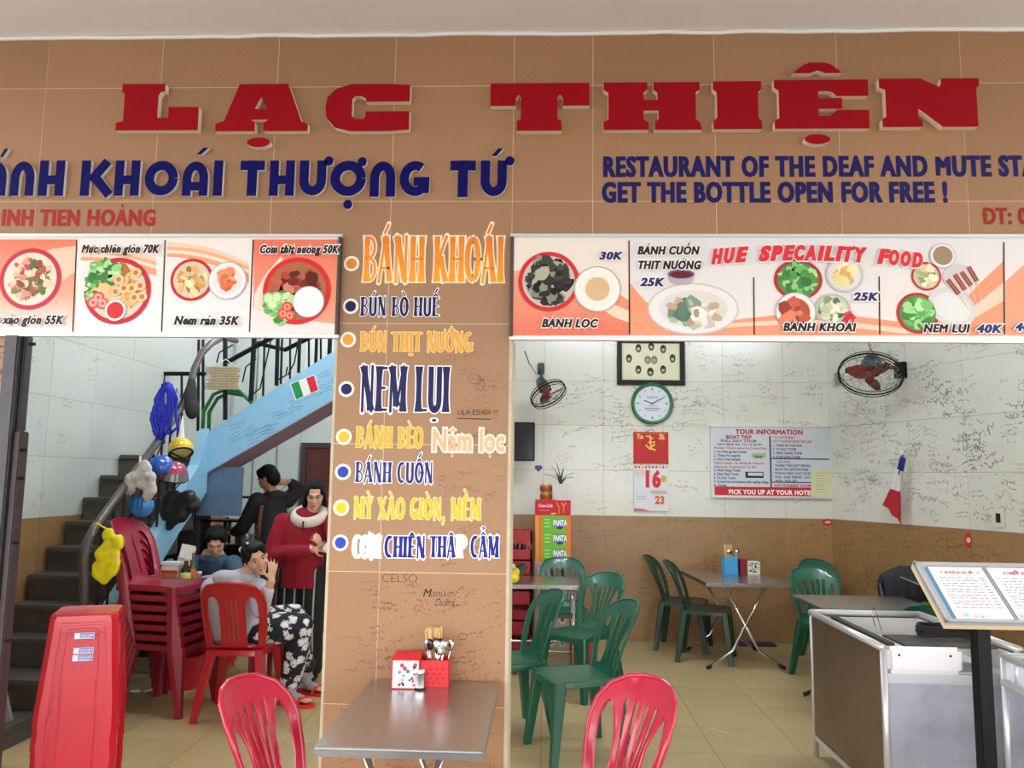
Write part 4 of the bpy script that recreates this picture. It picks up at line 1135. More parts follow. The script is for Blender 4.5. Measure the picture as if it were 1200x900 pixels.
for k in range(NS):
    t = sp if sp is None else tree_copy(sp)
    if sp is None: t = sp = stool_proto()
    t.location = (sx0 + random.uniform(-.002, .002), sy0 + random.uniform(-.002, .002), k * dz); t.rotation_euler = (0, 0, R(21) + random.uniform(-.012, .012))
    lab = ('topmost red plastic stool of the stack before the stairs, its top bare' if k == NS - 1 else 'lowest red plastic stool, standing on the floor under the stack' if k == 0 else 'red plastic stool nested inside the stack, %s from the floor' % ['', 'second', 'third', 'fourth', 'fifth', 'sixth', 'seventh', 'eighth', 'ninth', 'tenth', 'eleventh', 'twelfth', 'thirteenth', 'fourteenth'][k])
    tag(t, lab, 'stool', 'stacked red stools')
    if k >= NS - 4 and k != NS - 2:
        p = Print(Matrix.Translation((0, -.1525 + .0, 0)) @ Matrix.Rotation(-.1, 4, 'X')); p.L = 2
        z = .345; p.rect(-.03, z, .052, z + .026, 'dfe4f0'); p.L = 4; p.rect(-.008, z + .003, .05, z + .024, '5a78c8'); p.L = 5
        p.text('SONG LONG', -.005, z + .012, .048, .007, 'e8eefc', off=.03); p.L = 6; p.rect(-.004, z + .005, .04, z + .008, 'c8d4f0')
        for v in range(len(p.v)): p.v[v] = (p.v[v][0], p.v[v][1] + (-.04 + .0 * z), p.v[v][2])
        o = p.build('sticker', print_mat('printed_ink_35', .35), t)

# ================================================================== TABLES
def table(loc, W, D, H, rz, label, legs='x', T=.03, m=M_steel, span=None):
    t = empty('folding_table', loc, rz, label, 'table', 'steel tables')
    MB().bbox(-W / 2, W / 2, -D / 2, D / 2, H - T, H, .006).build('tabletop', m, t, True, 30)
    MB().box(-W / 2 + .03, W / 2 - .03, -D / 2 + .03, D / 2 - .03, H - T - .004, H - T + .001).build('underside', M_alu, t)
    if legs == 'x':
        for sy in (-1, 1):
            y = sy * D * .38
            for sx in (-1, 1):
                x0, x1 = -sx * W * .25, sx * W * .3
                yy = y + sx * .012
                MB().tube([(x0, yy, H - T), (x0 + (x1 - x0) * .75, yy, .16), (x1 + sx * .1, yy, .03)], .0115, 8).build('leg', M_chrome, t, True)
                q = MB().tube([(x1 + sx * .08, yy, .038), (x1 + sx * .12, yy, .02)], .016, 8); q.build('rubber_foot', M_rubber, t, True)
    else:
        for sx in (-1, 1):
            for sy in (-1, 1):
                MB().tube([(sx * (W / 2 - .05), sy * (D / 2 - .06), 0), (sx * (W / 2 - .05), sy * (D / 2 - .06), H - T)], .012, 8).build('leg', M_chrome, t, True)
            MB().tube([(sx * (W / 2 - .05), -D / 2 + .06, .2), (sx * (W / 2 - .05), D / 2 - .06, .2)], .009, 8).build('stretcher', M_chrome, t, True)
        for z in (.2, .28): MB().tube([(-W / 2 + .05, -D / 2 + .06, z), (W / 2 - .05, -D / 2 + .06, z)], .009, 8).build('stretcher', M_chrome, t, True)
    return t
t1 = table((-.43, 2.95, 0), .52, .84, .734, R(0), 'steel folding table against the front pillar')
t2 = table((1.67, 7.37, 0), .70, .96, .72, R(3), 'steel table with crossed chrome legs by the back wall')
t3 = table((-.12, 6.85, 0), .84, .62, .72, R(0), 'steel table behind the pillar with a bag at its left end', legs='h')
t4 = table((2.26, 5.93, 0), .80, .70, .72, R(0), 'steel table at the right, behind the steel cabinet')
rt = empty('red_table', (-2.38, 6.13, 0), R(3), 'dark red plastic table with condiments behind the maroon chairs', 'table')
MB().bbox(-.36, .36, -.3, .3, .70, .735, .012).build('tabletop', M_maroon, rt, True, 40)
for sx in (-1, 1):
    for sy in (-1, 1):
        q = MB(); q.loft([[(sx * (.3 + dx), sy * (.24 + dy), z) for dx, dy in ((-r, -r), (r, -r), (r, r), (-r, r))] for z, r in ((0, .016), (.70, .028))]); q.build('leg', M_maroon, rt)

# ================================================================== STEEL CABINETS / CART
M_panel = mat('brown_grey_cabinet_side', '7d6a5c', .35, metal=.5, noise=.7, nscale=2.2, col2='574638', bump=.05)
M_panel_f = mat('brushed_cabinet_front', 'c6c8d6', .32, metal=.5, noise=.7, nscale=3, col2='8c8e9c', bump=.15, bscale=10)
ct = empty('steel_cabinet', (1.56, 3.9, 0), R(0), 'worn stainless steel cabinet with open top beside the menu stand', 'cabinet')
CH = .80; CW = .62; CD = 1.0
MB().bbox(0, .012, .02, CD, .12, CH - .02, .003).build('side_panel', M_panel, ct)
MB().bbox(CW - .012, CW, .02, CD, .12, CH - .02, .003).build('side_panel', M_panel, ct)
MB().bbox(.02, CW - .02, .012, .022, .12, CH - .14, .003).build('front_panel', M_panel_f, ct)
MB().bbox(.02, CW - .02, CD - .012, CD, .12, CH - .02, .003).build('back_panel', M_panel, ct)
for x in (0.008, CW - .008):
    for y in (.008, CD): MB().tube([(x, y, .0), (x, y, CH - .01)], .016, 10).build('corner_post', M_alu, ct, True)
for a, b in (((0, 0), (0, CD)), ((CW, 0), (CW, CD)), ((0, CD), (CW, CD))):
    MB().tube([(*a, CH), (*b, CH)], .018, 8).build('top_rail', M_alu, ct, True)
MB().bbox(.0, CW, -.004, .02, CH - .16, CH - .115, .006).build('front_rail', M_alu, ct, True, 40)
MB().bbox(.02, .36, -.012, .03, CH - .115, CH + .005, .02).build('control_box', mat('white_enamel', 'e4e4ea', .35), ct, True, 40)
for x, z in ((.07, CH - .03), (.3, CH - .03)): MB().ball((x, -.013, z), .006, 1).build('screw', M_black, ct)
MB().bbox(.0, .012, .02, CD, .09, .13, .003).build('bottom_rail', M_alu, ct)
MB().bbox(.015, CW - .015, .03, CD - .02, CH - .12, CH - .11, .002).build('inner_tray', mat('light_steel_tray', 'd4d4d6', .45, metal=.15), ct)
MB().bbox(.02, CW - .02, CD - .03, CD - .014, CH - .12, CH - .02, .002).build('inner_lining', MATS['light_steel_tray'], ct)
MB().bbox(CW - .03, CW - .014, .03, CD - .03, CH - .12, CH - .02, .002).build('inner_lining', MATS['light_steel_tray'], ct)
MB().bbox(.12, CW - .08, .03, .3, CH - .005, CH + .006, .003).build('burnt_tray', mat('sooty_steel', '54504c', .6, metal=.5, noise=.8, nscale=10, col2='241f1c'), ct)
MB().bbox(.06, .1, .1, .85, CH - .012, CH + .004, .003).build('slide_bar', MATS['sooty_steel'], ct)
# tangle of black cable on top
cb = empty('cable_coil', (1.56 + .4, 3.9 + .26, CH + .008), 0, 'tangled black cable coiled on top of the steel cabinet', 'cable')
rng = random.Random(4)
for k in range(6):
    pts = [(.11 * math.cos(a) * (1 + .15 * rng.random()), .07 * math.sin(a) * (1 + .2 * rng.random()), .012 + .008 * k + .004 * math.sin(3 * a)) for a in [2 * PI * i / 22 for i in range(22)]]
    MB().tube(pts, .006, 6, closed=True).build('loop', M_rubber, cb, True)
pl_ = empty('wire_hook', (1.56 + .22, 3.9 + .55, CH + .0), 0, 'bent steel wire hook standing on the cabinet top', 'hook')
MB().tube([(0, 0, -.02), (-.02, 0, .06), (-.035, 0, .1), (-.045, 0, .06), (-.03, 0, .0)], .003, 6).build('wire', M_steel, pl_, True)
# second cabinet at the right
c2_ = empty('steel_cabinet', (1.98, 2.55, 0), R(-2), 'second steel cabinet cut by the right edge of the frame, nearer than the first', 'cabinet')
MB().bbox(0, .012, 0, 1.2, .1, CH - .12, .003).build('side_panel', M_panel_f, c2_)
MB().bbox(.0, .7, 1.188, 1.2, .1, CH - .02, .003).build('back_panel', M_panel_f, c2_)
MB().bbox(.0, .7, 0, .012, .1, CH - .02, .003).build('front_panel', M_panel_f, c2_)
for a, b, z, r_ in (((0, 0), (0, 1.2), CH - .0, .016), ((0, 0), (0, 1.2), CH - .11, .02), ((0, 1.2), (.7, 1.2), CH, .016), ((0, 0), (.7, 0), CH, .016), ((.7, 0), (.7, 1.2), CH, .016)):
    MB().tube([(*a, z), (*b, z)], r_, 8).build('rail', M_alu, c2_, True)
for x, y in ((0, 0), (0, 1.2), (.7, 0), (.7, 1.2)): MB().tube([(x, y, 0), (x, y, CH)], .016, 8).build('corner_post', M_alu, c2_, True)
for y in (1.1, .6): MB().tube([(0, y, CH - .11), (0, y, CH)], .008, 6).build('short_post', M_alu, c2_, True)
MB().bbox(.01, .69, .01, 1.19, CH - .25, CH - .24, .002).build('inner_tray', MATS['light_steel_tray'], c2_)

# ================================================================== MENU STAND
ms = empty('menu_stand', (1.585, 3.0, 0), 0, 'black post stand with a tilted board of paper menus at the right edge', 'menu stand')
MB().bbox(-.026, .026, .06, .11, 0, 1.08, .004).build('post', M_black, ms)
MB().bbox(-.2, .2, -.2, .2, 0, .02, .006).build('base', M_black, ms)
v0, v1 = at_z(1103, 733, 1.06), at_y(1070, 659, 3.24)
bd = Vector((1.425, 3.0, 1.06)); tp = Vector((1.425, 3.24, v1.z))
up = (tp - bd); BHt = up.length; up.normalize(); nrm = Vector((1, 0, 0)).cross(up); BWd = .86
MM = Matrix(((1, -nrm.x * -1, up.x, 0), (0, -nrm.y * -1, up.y, 0), (0, -nrm.z * -1, up.z, 0), (0, 0, 0, 1)))
MM = Matrix(((1, 0, 0, 0), (0, up.z, up.y, 0), (0, -up.y, up.z, 0), (0, 0, 0, 1)))   # local: x right, y into the board, z up the slope
ML = Matrix.Translation(bd - Vector((1.585, 3.0, 0))) @ MM
q = MB(); q.box(0, BWd, .012, .03, 0, BHt, ML); q.build('board', mat('pale_wood_edge', 'd9c49a', .6), ms)
q = MB(); q.box(.0, BWd, -.002, .012, 0, BHt, ML); q.build('backing', mat('grey_board', 'a9aab2', .5), ms)
q = MB()
for a in ((0, BWd, -.008, .0, 0, .012), (0, BWd, -.008, 0, BHt - .02, BHt - .004), (.0, .012, -.008, 0, 0, BHt), (BWd - .012, BWd, -.008, 0, 0, BHt)): q.box(*a, ML)
q.build('metal_frame', M_alu, ms)
p = Print(ML @ Matrix.Translation((0, -.002, 0))); p.L = 2
p.rect(.03, .015, .07, BHt - .03, '3a8cc8')
rng = random.Random(9)
for i, (a, b, c) in enumerate(((.045, .245, 'f6f1f0'), (.262, .465, 'f6f1f0'), (.482, .66, 'efe2c0'), (.675, .84, 'f3e8d8'))):
    p.L = 3; p.rect(a - .006, .014, b + .006, BHt - .022, '7d7f88'); p.L = 4; p.rect(a, .018, b, BHt - .026, c)
    p.L = 5
    for k in range(7):
        u = rng.uniform(a + .01, b - .01); v = .03 if k < 4 else BHt - .05
        p.disc(u, v + rng.uniform(-.006, .006), rng.uniform(.006, .011), rng.choice(['e8a0a0', 'e07880', 'f0c0b8', '9fc8d8']))
    p.L = 6
    p.text(('MENU', 'MENU', 'THỰC ĐƠN', 'MENU')[i], a + .05, BHt - .062, b - .05, .014, 'c04848', off=.02)
    nl_ = 11
    for k in range(nl_):
        z = BHt - .085 - k * (BHt - .14) / nl_
        x = a + .02
        while x < b - .05:
            ww = rng.uniform(.008, .028); p.rect(x, z, min(x + ww, b - .045), z + .004, '8a8894'); x += ww + .006
        p.rect(b - .033, z, b - .015, z + .004, '8a7078')
p.build('paper_menu', print_mat('printed_ink_35', .35), ms)
# ================================================================== PEOPLE
M_skin = mat('warm_skin', 'd2a58b', .5, noise=.2, nscale=14, col2='b98268')
M_hair = mat('black_hair', '0b0808', .6, spec=.2, bump=.4, bscale=90, stretch=(6, 6, 1))
M_eye = mat('eye_white', 'dcd8d2', .3); M_iris = mat('dark_iris', '1c120e', .2); M_lip = mat('lip', 'a2625a', .45); M_brow = mat('brow', '2c1d18', .8)
def blob(name, balls, voxel, m, parent, smooth=6, cut=None):
    """continuous surface grown from overlapping balls (centre, radii, rotation)"""
    q = MB()
    for c, r, M in balls: q.ball(c, r, 2, M)
    me = bpy.data.meshes.new('tmp'); me.from_pydata([tuple(v) for v in q.v], [], q.f)
    o = bpy.data.objects.new('tmp', me); COL.objects.link(o)
    md = o.modifiers.new('r', 'REMESH'); md.mode = 'VOXEL'; md.voxel_size = voxel
    if smooth:
        sm = o.modifiers.new('s', 'SMOOTH'); sm.factor = .5; sm.iterations = smooth
    dg = bpy.context.evaluated_depsgraph_get()
    me2 = bpy.data.meshes.new_from_object(o.evaluated_get(dg)); me2.name = name
    bpy.data.objects.remove(o)
    if cut:
        bm = bmesh.new(); bm.from_mesh(me2)
        g_ = bmesh.ops.bisect_plane(bm, geom=bm.verts[:] + bm.edges[:] + bm.faces[:], plane_co=cut[0], plane_no=cut[1], clear_inner=True)
        ed = [e for e in g_['geom_cut'] if isinstance(e, bmesh.types.BMEdge)]
        if ed: bmesh.ops.holes_fill(bm, edges=ed)
        bm.to_mesh(me2); bm.free()
    me2.materials.clear(); me2.materials.append(m)
    me2.polygons.foreach_set('use_smooth', [True] * len(me2.polygons))
    return link(name, me2, parent)
def seg(p0, p1, r0, r1, M=None, sx=1, n=None):
    """tapered limb; sx widens it across the local x of M"""
    p0, p1 = Vector(p0), Vector(p1); L = (p1 - p0).length
    n = n or max(2, int(L / (min(r0, r1) * .35)) + 1)
    out = []
    for i in range(n + 1):
        t = i / n; r = r0 + (r1 - r0) * t
        out.append((p0.lerp(p1, t), (r * sx, r, r), M))
    return out
def chain(P, Rr, M=None, sx=1):
    out = []
    for i in range(len(P) - 1): out += seg(P[i], P[i + 1], Rr[i], Rr[i + 1], M, sx)
    return out
def face_rot(yaw, pitch=0, roll=0):
    """head axes: face looks along local -Y; yaw turns it about Z, pitch nods it down"""
    return Matrix.Rotation(yaw, 3, 'Z') @ Matrix.Rotation(pitch, 3, 'X') @ Matrix.Rotation(roll, 3, 'Y')
def head_balls(c, Rm, s=1.0):
    c = Vector(c)
    h = lambda x, y, z, rx, ry, rz: (c + Rm @ Vector((x, y, z)) * s, (rx * s, ry * s, rz * s), Rm)
    return [h(0, .012, .03, .072, .088, .085), h(0, -.012, -.012, .062, .072, .085), h(0, -.03, -.06, .043, .045, .04), h(0, -.058, -.085, .02, .018, .016),
            h(.036, -.048, -.02, .024, .026, .022), h(-.036, -.048, -.02, .024, .026, .022),
            h(0, -.083, .004, .009, .012, .022), h(0, -.094, -.016, .011, .012, .010), h(.011, -.086, -.02, .008, .009, .007), h(-.011, -.086, -.02, .008, .009, .007),
            h(0, -.074, .034, .04, .014, .01), h(0, -.080, -.05, .02, .010, .010),
            h(.073, .008, -.008, .008, .016, .026), h(-.073, .008, -.008, .008, .016, .026)]
def face_parts(c, Rm, parent, s=1.0, closed=False):
    c = Vector(c); P = lambda x, y, z: c + Rm @ Vector((x, y, z)) * s
    for sx in (-1, 1):
        q = MB().ball(P(sx * .028, -.0735, .012), (.0125 * s, .006 * s, (.006 if not closed else .003) * s), 2, Rm); e = q.build('eye', M_eye if not closed else M_brow, parent, True)
        if not closed: MB().ball(P(sx * .028, -.0785, .012), (.0052 * s, .003 * s, .0052 * s), 2, Rm).build('iris', M_iris, e, True)
        MB().tube([P(sx * .013, -.082, .031), P(sx * .028, -.081, .037), P(sx * .045, -.071, .031)], [.0018, .003, .0014], 6).build('eyebrow', M_brow, parent, True)
        MB().tube([P(sx * .016, -.0785, .016), P(sx * .028, -.0805, .0205), P(sx * .042, -.073, .014)], .0014, 5).build('eyelid', M_brow, parent, True)
    q = MB(); q.ball(P(0, -.089, -.046), (.02 * s, .005 * s, .0042 * s), 2, Rm); q.ball(P(0, -.088, -.053), (.016 * s, .0055 * s, .0048 * s), 2, Rm); q.build('mouth', M_lip, parent, True)
def hand_balls(wrist, d, up, curl=.4, s=1.0, side=1, spread=.06, curls=None):
    """palm + five unequal bent fingers; d: direction of the fingers, up: back of the hand, side: thumb side sign"""
    w_ = Vector(wrist); d = Vector(d).normalized(); up = (Vector(up) - d * Vector(up).dot(d)).normalized(); a = d.cross(up) * side
    Mx = Matrix((a, d, up)).transposed()
    out = [(w_ + d * .0, (.024 * s, .022 * s, .018 * s), Mx)]
    for t in (.02, .045, .07): out.append((w_ + d * t * s, ((.028 + .14 * t) * s, .024 * s, .0135 * s), Mx))
    L = (.068, .076, .070, .055); cs = curls or [curl] * 4
    for i in range(4):
        x = (.030 - .020 * i); base = w_ + d * .082 * s + a * x * s
        dd = (d + a * (1.5 - i) * spread).normalized(); p = base
        ang = 0
        for j, f in enumerate((.45, .32, .23)):
            ang += cs[i] * (1 if j else .7)
            dj = (dd * math.cos(ang) - up * math.sin(ang)).normalized(); p2 = p + dj * L[i] * f * s * 1.0
            out += seg(p, p2, (.0085 - .0012 * j) * s, (.0078 - .0012 * j) * s, n=4); p = p2
    p = w_ + d * .025 * s + a * .026 * s
    for j, (f, dv) in enumerate(((.036, d * .6 + a * .75 - up * .15), (.03, d * .85 + a * .35 - up * .3), (.024, d * .95 + a * .05 - up * .3))):
        p2 = p + dv.normalized() * f * s; out += seg(p, p2, (.0115 - .0015 * j) * s, (.0105 - .0018 * j) * s, n=4); p = p2
    return out
def hair_cap(c, Rm, s=1.0, extra=()):
    c = Vector(c)
    h = lambda x, y, z, rx, ry, rz: (c + Rm @ Vector((x, y, z)) * s, (rx * s, ry * s, rz * s), Rm)
    return [h(0, .022, .045, .081, .09, .082), h(0, .05, .0, .078, .068, .09), h(.05, .0, .055, .03, .06, .05), h(-.05, .0, .055, .03, .06, .05), h(.0, -.03, .088, .05, .045, .026)] + [h(*e) for e in extra]

# ---------- woman in the red jacket, standing by the pillar
def V3(x, y, Y): return at_y(x, y, Y)
wy = 6.35
hx = V3(370, 583, wy).x
p1 = empty('person', (hx, wy, 0), 0, 'woman in red jacket with cream collar standing beside the pillar, looking down', 'person')
O1 = Vector((hx, wy, 0)); sh = Vector((-.09, 0, 0))
H1 = Vector((.0, -.02, V3(370, 582, wy).z)); Rf = face_rot(R(12), R(16))
body = head_balls(H1, Rf, .95)
body += chain([H1 + Vector((-.01, .02, -.07)), Vector((-.05, .02, 1.24)), Vector((-.07, .03, 1.17))], [.045, .048, .06])
tors = [Vector((-.08, .03, 1.18)), Vector((-.09, .03, 1.05)), Vector((-.09, .03, .9)), Vector((-.09, .03, .78))]
body += chain(tors, [.085, .10, .10, .12], Matrix.Rotation(R(10), 3, 'Z'), 1.3)
shL, shR = Vector((-.26, .03, 1.19)), Vector((.10, .02, 1.19))
elL, wrL = Vector((-.31, -.02, .93)), Vector((.06, -.2, 1.0))
elR, wrR = Vector((.19, 0, .95)), Vector((.12, -.22, 1.03))
body += chain([shL, elL, Vector((-.12, -.16, .97)), wrL], [.05, .042, .036, .026]) + chain([shR, elR, wrR], [.05, .042, .026])
body += hand_balls(wrL, (1, -.25, .12), (-.1, -.6, .8), .5, .95, side=1) + hand_balls(wrR, (-.1, -.6, .5), (.6, -.6, .3), .55, .95, side=-1)
for sx in (-1, 1):
    hp_, kn, an = Vector((-.09 + sx * .09, .03, .8)), Vector((-.09 + sx * .1, -.0, .44)), Vector((-.09 + sx * .1, .04, .07))
    body += chain([hp_, kn, an], [.085, .055, .036]) + [(an + Vector((0, -.06, -.03)), (.04, .11, .03), None)]
b1 = blob('body', body, .0062, M_skin, p1)
M_redcloth = mat('crimson_fleece', '8c0a20', .9, bump=.5, bscale=50)
jk = chain([Vector((-.08, .03, 1.2)), Vector((-.09, .03, 1.1)), Vector((-.09, .03, .95)), Vector((-.09, .02, .8)), Vector((-.09, .02, .64))], [.115, .14, .145, .15, .155], Matrix.Rotation(R(5), 3, 'Z'), 1.15)
jk += chain([shL, Vector((-.30, .0, 1.05)), elL + Vector((.0, 0, 0)), Vector((-.12, -.16, .97)), Vector((.01, -.19, .99))], [.075, .07, .068, .06, .05])
jk += chain([shR, elR + Vector((.03, 0, 0)), Vector((.14, -.16, 1.0))], [.075, .07, .05])
blob('jacket', jk, .012, M_redcloth, p1, 5, cut=((0, 0, .70), (0, 0, 1)))
col = []
for k in range(22):
    a = 2 * PI * k / 22; col.append((Vector((-.045 + .108 * math.cos(a), -.005 + .092 * math.sin(a), 1.245 + .052 * math.sin(a))), (.04, .03, .045), None))
blob('collar', col, .009, mat('cream_fleece', 'd8cfc4', .95, bump=.8, bscale=80), p1, 3)
MB().tube([(-.052, -.128, 1.205), (-.05, -.15, 1.14)], .006, 6).build('zip', M_black, p1)
cuf = blob('cuff', [(wrL + Vector((-.03, .01, -.004)), (.022, .04, .042), None)], .009, MATS['cream_fleece'], p1, 2)
M_strp = mat('black_striped_cloth', '121216', .85)
nt = M_strp.node_tree; wv = nt.nodes.new('ShaderNodeTexWave'); wv.inputs['Scale'].default_value = 4.2; wv.bands_direction = 'X'; wv.inputs['Distortion'].default_value = 1.0; wv.inputs['Detail'].default_value = 0; wv.inputs['Detail Scale'].default_value = .3
tcn = nt.nodes.new('ShaderNodeTexCoord'); rpn = nt.nodes.new('ShaderNodeValToRGB'); rpn.color_ramp.elements[0].position = .93; rpn.color_ramp.elements[1].position = .97
rpn.color_ramp.elements[0].color = (.008, .008, .01, 1); rpn.color_ramp.elements[1].color = (.42, .42, .42, 1)
nt.links.new(tcn.outputs['Object'], wv.inputs['Vector']); nt.links.new(wv.outputs['Fac'], rpn.inputs[0]); nt.links.new(rpn.outputs[0], nt.nodes['Principled BSDF'].inputs['Base Color'])
pn = []
for sx in (-1, 1): pn += chain([Vector((-.09 + sx * .07, .03, .8)), Vector((-.09 + sx * .09, .0, .45)), Vector((-.09 + sx * .1, .03, .1))], [.12, .095, .09])
blob('trousers', pn, .011, M_strp, p1, 4)
for sx in (-1, 1): MB().bbox(-.09 + sx * .1 - .045, -.09 + sx * .1 + .045, -.15, .1, 0, .03, .012).build('sandal', M_rubber, p1, True)
blob('hair', hair_cap(H1 + Rf @ Vector((0, .012, .004)), Rf, .93, [(.074, .01, -.02, .016, .04, .06), (-.078, .01, -.03, .02, .045, .07), (-.085, .02, -.075, .026, .035, .04), (.078, .03, -.07, .02, .03, .04), (0, .07, -.05, .06, .045, .06), (-.058, -.045, .045, .022, .03, .035), (.06, -.045, .045, .018, .03, .03)]), .0075, M_hair, p1, 4)
face_parts(H1, Rf, p1, .95, closed=True)
ph = MB().bbox(-.03, .03, -.004, .004, -.05, .05, .003).build('receipt_pad', mat('pale_paper', 'c9c6c8', .6), None); ph.location = O1 + wrL + Vector((.13, -.06, .035)); ph.rotation_euler = (R(-35), R(30), 0)
tag(ph, 'pale note pad held in the hands of the woman in red', 'note pad')

# ---------- woman in the grey hoodie, seated on the red chair, hand on her forehead
sy_ = 5.42
hx = V3(283, 700, sy_).x
p2 = empty('person', (hx, sy_, 0), 0, 'seated woman in pale grey hoodie and floral trousers, hand on her forehead', 'person')
def L2(x, y, Y): return at_y(x, y, Y) - Vector((hx, sy_, 0))
H2 = L2(300, 655, 5.38); Rg = face_rot(R(38), R(10), R(-24))
pel = L2(280, 752, 5.5); pel.z = .54
ch = L2(272, 700, 5.44); nk = L2(284, 676, 5.4)
b = head_balls(H2, Rg, 1.0) + chain([H2 + Vector((-.03, .03, -.06)), nk], [.046, .05])
b += chain([nk + Vector((-.01, 0, -.03)), ch, pel], [.08, .12, .13], Matrix.Rotation(R(-20), 3, 'Z'), 1.2)
sl2, sr2 = L2(250, 690, 5.5), L2(302, 692, 5.35)
kR, aR = L2(352, 733, 5.62), L2(340, 808, 5.68); kL, aL = L2(345, 722, 5.85), L2(358, 792, 5.98)
aR.z = .10; aL.z = .10
hipR, hipL = pel + Vector((.1, -.02, -.02)), pel + Vector((.03, .12, -.02))
b += chain([hipR, kR, aR], [.09, .06, .038]) + chain([hipL, kL, aL], [.09, .06, .038])
for an in (aR, aL):
    d_ = Vector((.85, -.3, 0)).normalized(); Mf = Matrix.Rotation(math.atan2(d_.y, d_.x), 3, 'Z')
    b += [(an + Vector((0, 0, -.035)), (.045, .036, .036), Mf), (an + d_ * .07 + Vector((0, 0, -.05)), (.085, .04, .024), Mf), (an + d_ * .14 + Vector((0, 0, -.055)), (.04, .042, .018), Mf)]
el2 = L2(305, 714, 5.3); wr2 = L2(318, 681, 5.24)
b += chain([sr2, el2, wr2], [.05, .04, .026])
b += hand_balls(wr2, L2(322, 640, 5.27) - wr2, (.75, -.6, .1), .12, .95, side=-1, spread=.1)
elL2, wrL2 = L2(246, 722, 5.75), L2(262, 720, 5.95)
b += chain([sl2, elL2, wrL2], [.05, .04, .026]) + hand_balls(wrL2, (.6, .8, 0), (0, 0, 1), .5, .95)
b2 = blob('body', b, .0062, M_skin, p2)
M_hood = mat('pale_grey_hoodie', 'b9bccb', .95, bump=.5, bscale=40)
hd = chain([nk + Vector((-.02, .02, -.05)), ch, ch.lerp(pel, .5), pel + Vector((0, 0, .0))], [.105, .152, .155, .16], Matrix.Rotation(R(-10), 3, 'Z'), 1.22)
hd += chain([sl2, elL2, wrL2 + Vector((-.02, -.02, 0))], [.085, .07, .05]) + chain([sr2, el2, wr2 + (el2 - wr2) * .35], [.085, .062, .045])
for k in range(12):
    a = R(150 - k * 24 + 60); hd.append((nk + Vector((.085 * math.cos(a) - .01, .08 * math.sin(a) + .01, .0 + .014 * math.cos(a + 2))), (.04, .04, .034), None))
hd += [(nk + Vector((-.11, -.03, -.0)), (.085, .07, .05), None), (nk + Vector((-.06, -.07, .01)), (.08, .05, .04), None), (nk + Vector((-.07, -.06, -.05)), (.09, .05, .06), None), (nk + Vector((-.03, -.09, -.06)), (.08, .035, .05), None)]
blob('hoodie', hd, .0115, M_hood, p2, 4)
M_floral = floral('black_white_floral_cloth')
pt = chain([pel + Vector((0, .02, 0)), hipR, hipR.lerp(kR, .5), kR, kR.lerp(aR, .5), aR + Vector((0, 0, .07))], [.135, .115, .11, .092, .085, .08])
pt += chain([pel + Vector((0, .06, 0)), hipL, hipL.lerp(kL, .5), kL, kL.lerp(aL, .5), aL + Vector((0, 0, .1))], [.13, .115, .11, .09, .08, .072])
blob('trousers', pt, .0115, M_floral, p2, 4)
for an in (aR, aL): blob('sock', chain([an + Vector((0, 0, .12)), an], [.05, .046]) + [(an + Vector((.05, -.02, -.045)), (.075, .04, .03), Matrix.Rotation(R(-19), 3, 'Z'))], .008, mat('grey_socks', '9a9aa2', .9), p2, 3)
for an in (aR, aL):
    d_ = Vector((.85, -.3, 0)).normalized(); n_ = Vector((-d_.y, d_.x, 0)); c_ = Vector((an.x, an.y, 0)) + d_ * .055
    pr_ = [(-.13, .03), (-.1, .04), (0, .042), (.09, .05), (.13, .035), (.14, 0), (.13, -.035), (.09, -.05), (0, -.042), (-.1, -.04), (-.13, -.03)]
    q = MB(); q.loft([[c_ + d_ * u + n_ * v + Vector((0, 0, z)) for u, v in pr_] for z in (0, .022)])
    q.tube([c_ + d_ * .03 + n_ * .046 + Vector((0, 0, .015)), c_ + d_ * .05 + n_ * .03 + Vector((0, 0, .06)), c_ + d_ * .09 + Vector((0, 0, .062)), c_ + d_ * .05 - n_ * .03 + Vector((0, 0, .06)), c_ + d_ * .03 - n_ * .046 + Vector((0, 0, .015))], .011, 6)
    q.build('slipper', mat('bright_red_rubber', 'd82a30', .5), p2, True, 40)
blob('hair', hair_cap(H2, Rg, 1.02, [(0, .09, .03, .05, .045, .05), (.0, .125, .0, .038, .035, .045), (.06, .03, .0, .022, .04, .05), (-.064, .03, .0, .02, .04, .045)]), .0075, M_hair, p2, 4)
hc = MB().ball(H2 + Rg @ Vector((-.05, .07, .075)), (.022, .014, .02), 2, Rg).build('hair_clip', mat('white_plastic', 'e2e2e6', .4), p2, True)
MB().ball(H2 + Rg @ Vector((-.02, -.005, .128)), (.01, .01, .008), 2, Rg).build('hair_clip', MATS['white_plastic'], p2, True)
face_parts(H2, Rg, p2, 1.0)

# ---------- woman in denim bent over the red table
dy = 6.62
hx = V3(256, 640, dy).x
p3 = empty('person', (hx, dy, 0), 0, 'woman in blue denim shirt sitting bent over the condiment table, seen behind the grey hoodie', 'person')
H3 = V3(259, 634, dy) - Vector((hx, dy, 0)); H3.y = -.1; Rh3 = face_rot(R(18), R(34))
nk3 = H3 + Vector((-.06, .1, -.12)); ch3 = Vector((-.08, .12, .72)); pl3 = Vector((-.05, .2, .52))
b = head_balls(H3, Rh3, 1.04) + chain([H3 + Vector((-.02, .04, -.06)), nk3], [.046, .05]) + chain([nk3, ch3, pl3], [.08, .115, .13], None, 1.25)
s3 = [(nk3 + Vector((-.17, .0, -.06)), Vector((-.25, -.12, .72)), Vector((-.08, -.25, .765))), (nk3 + Vector((.17, .0, -.06)), Vector((.24, -.12, .72)), Vector((.08, -.25, .765)))]
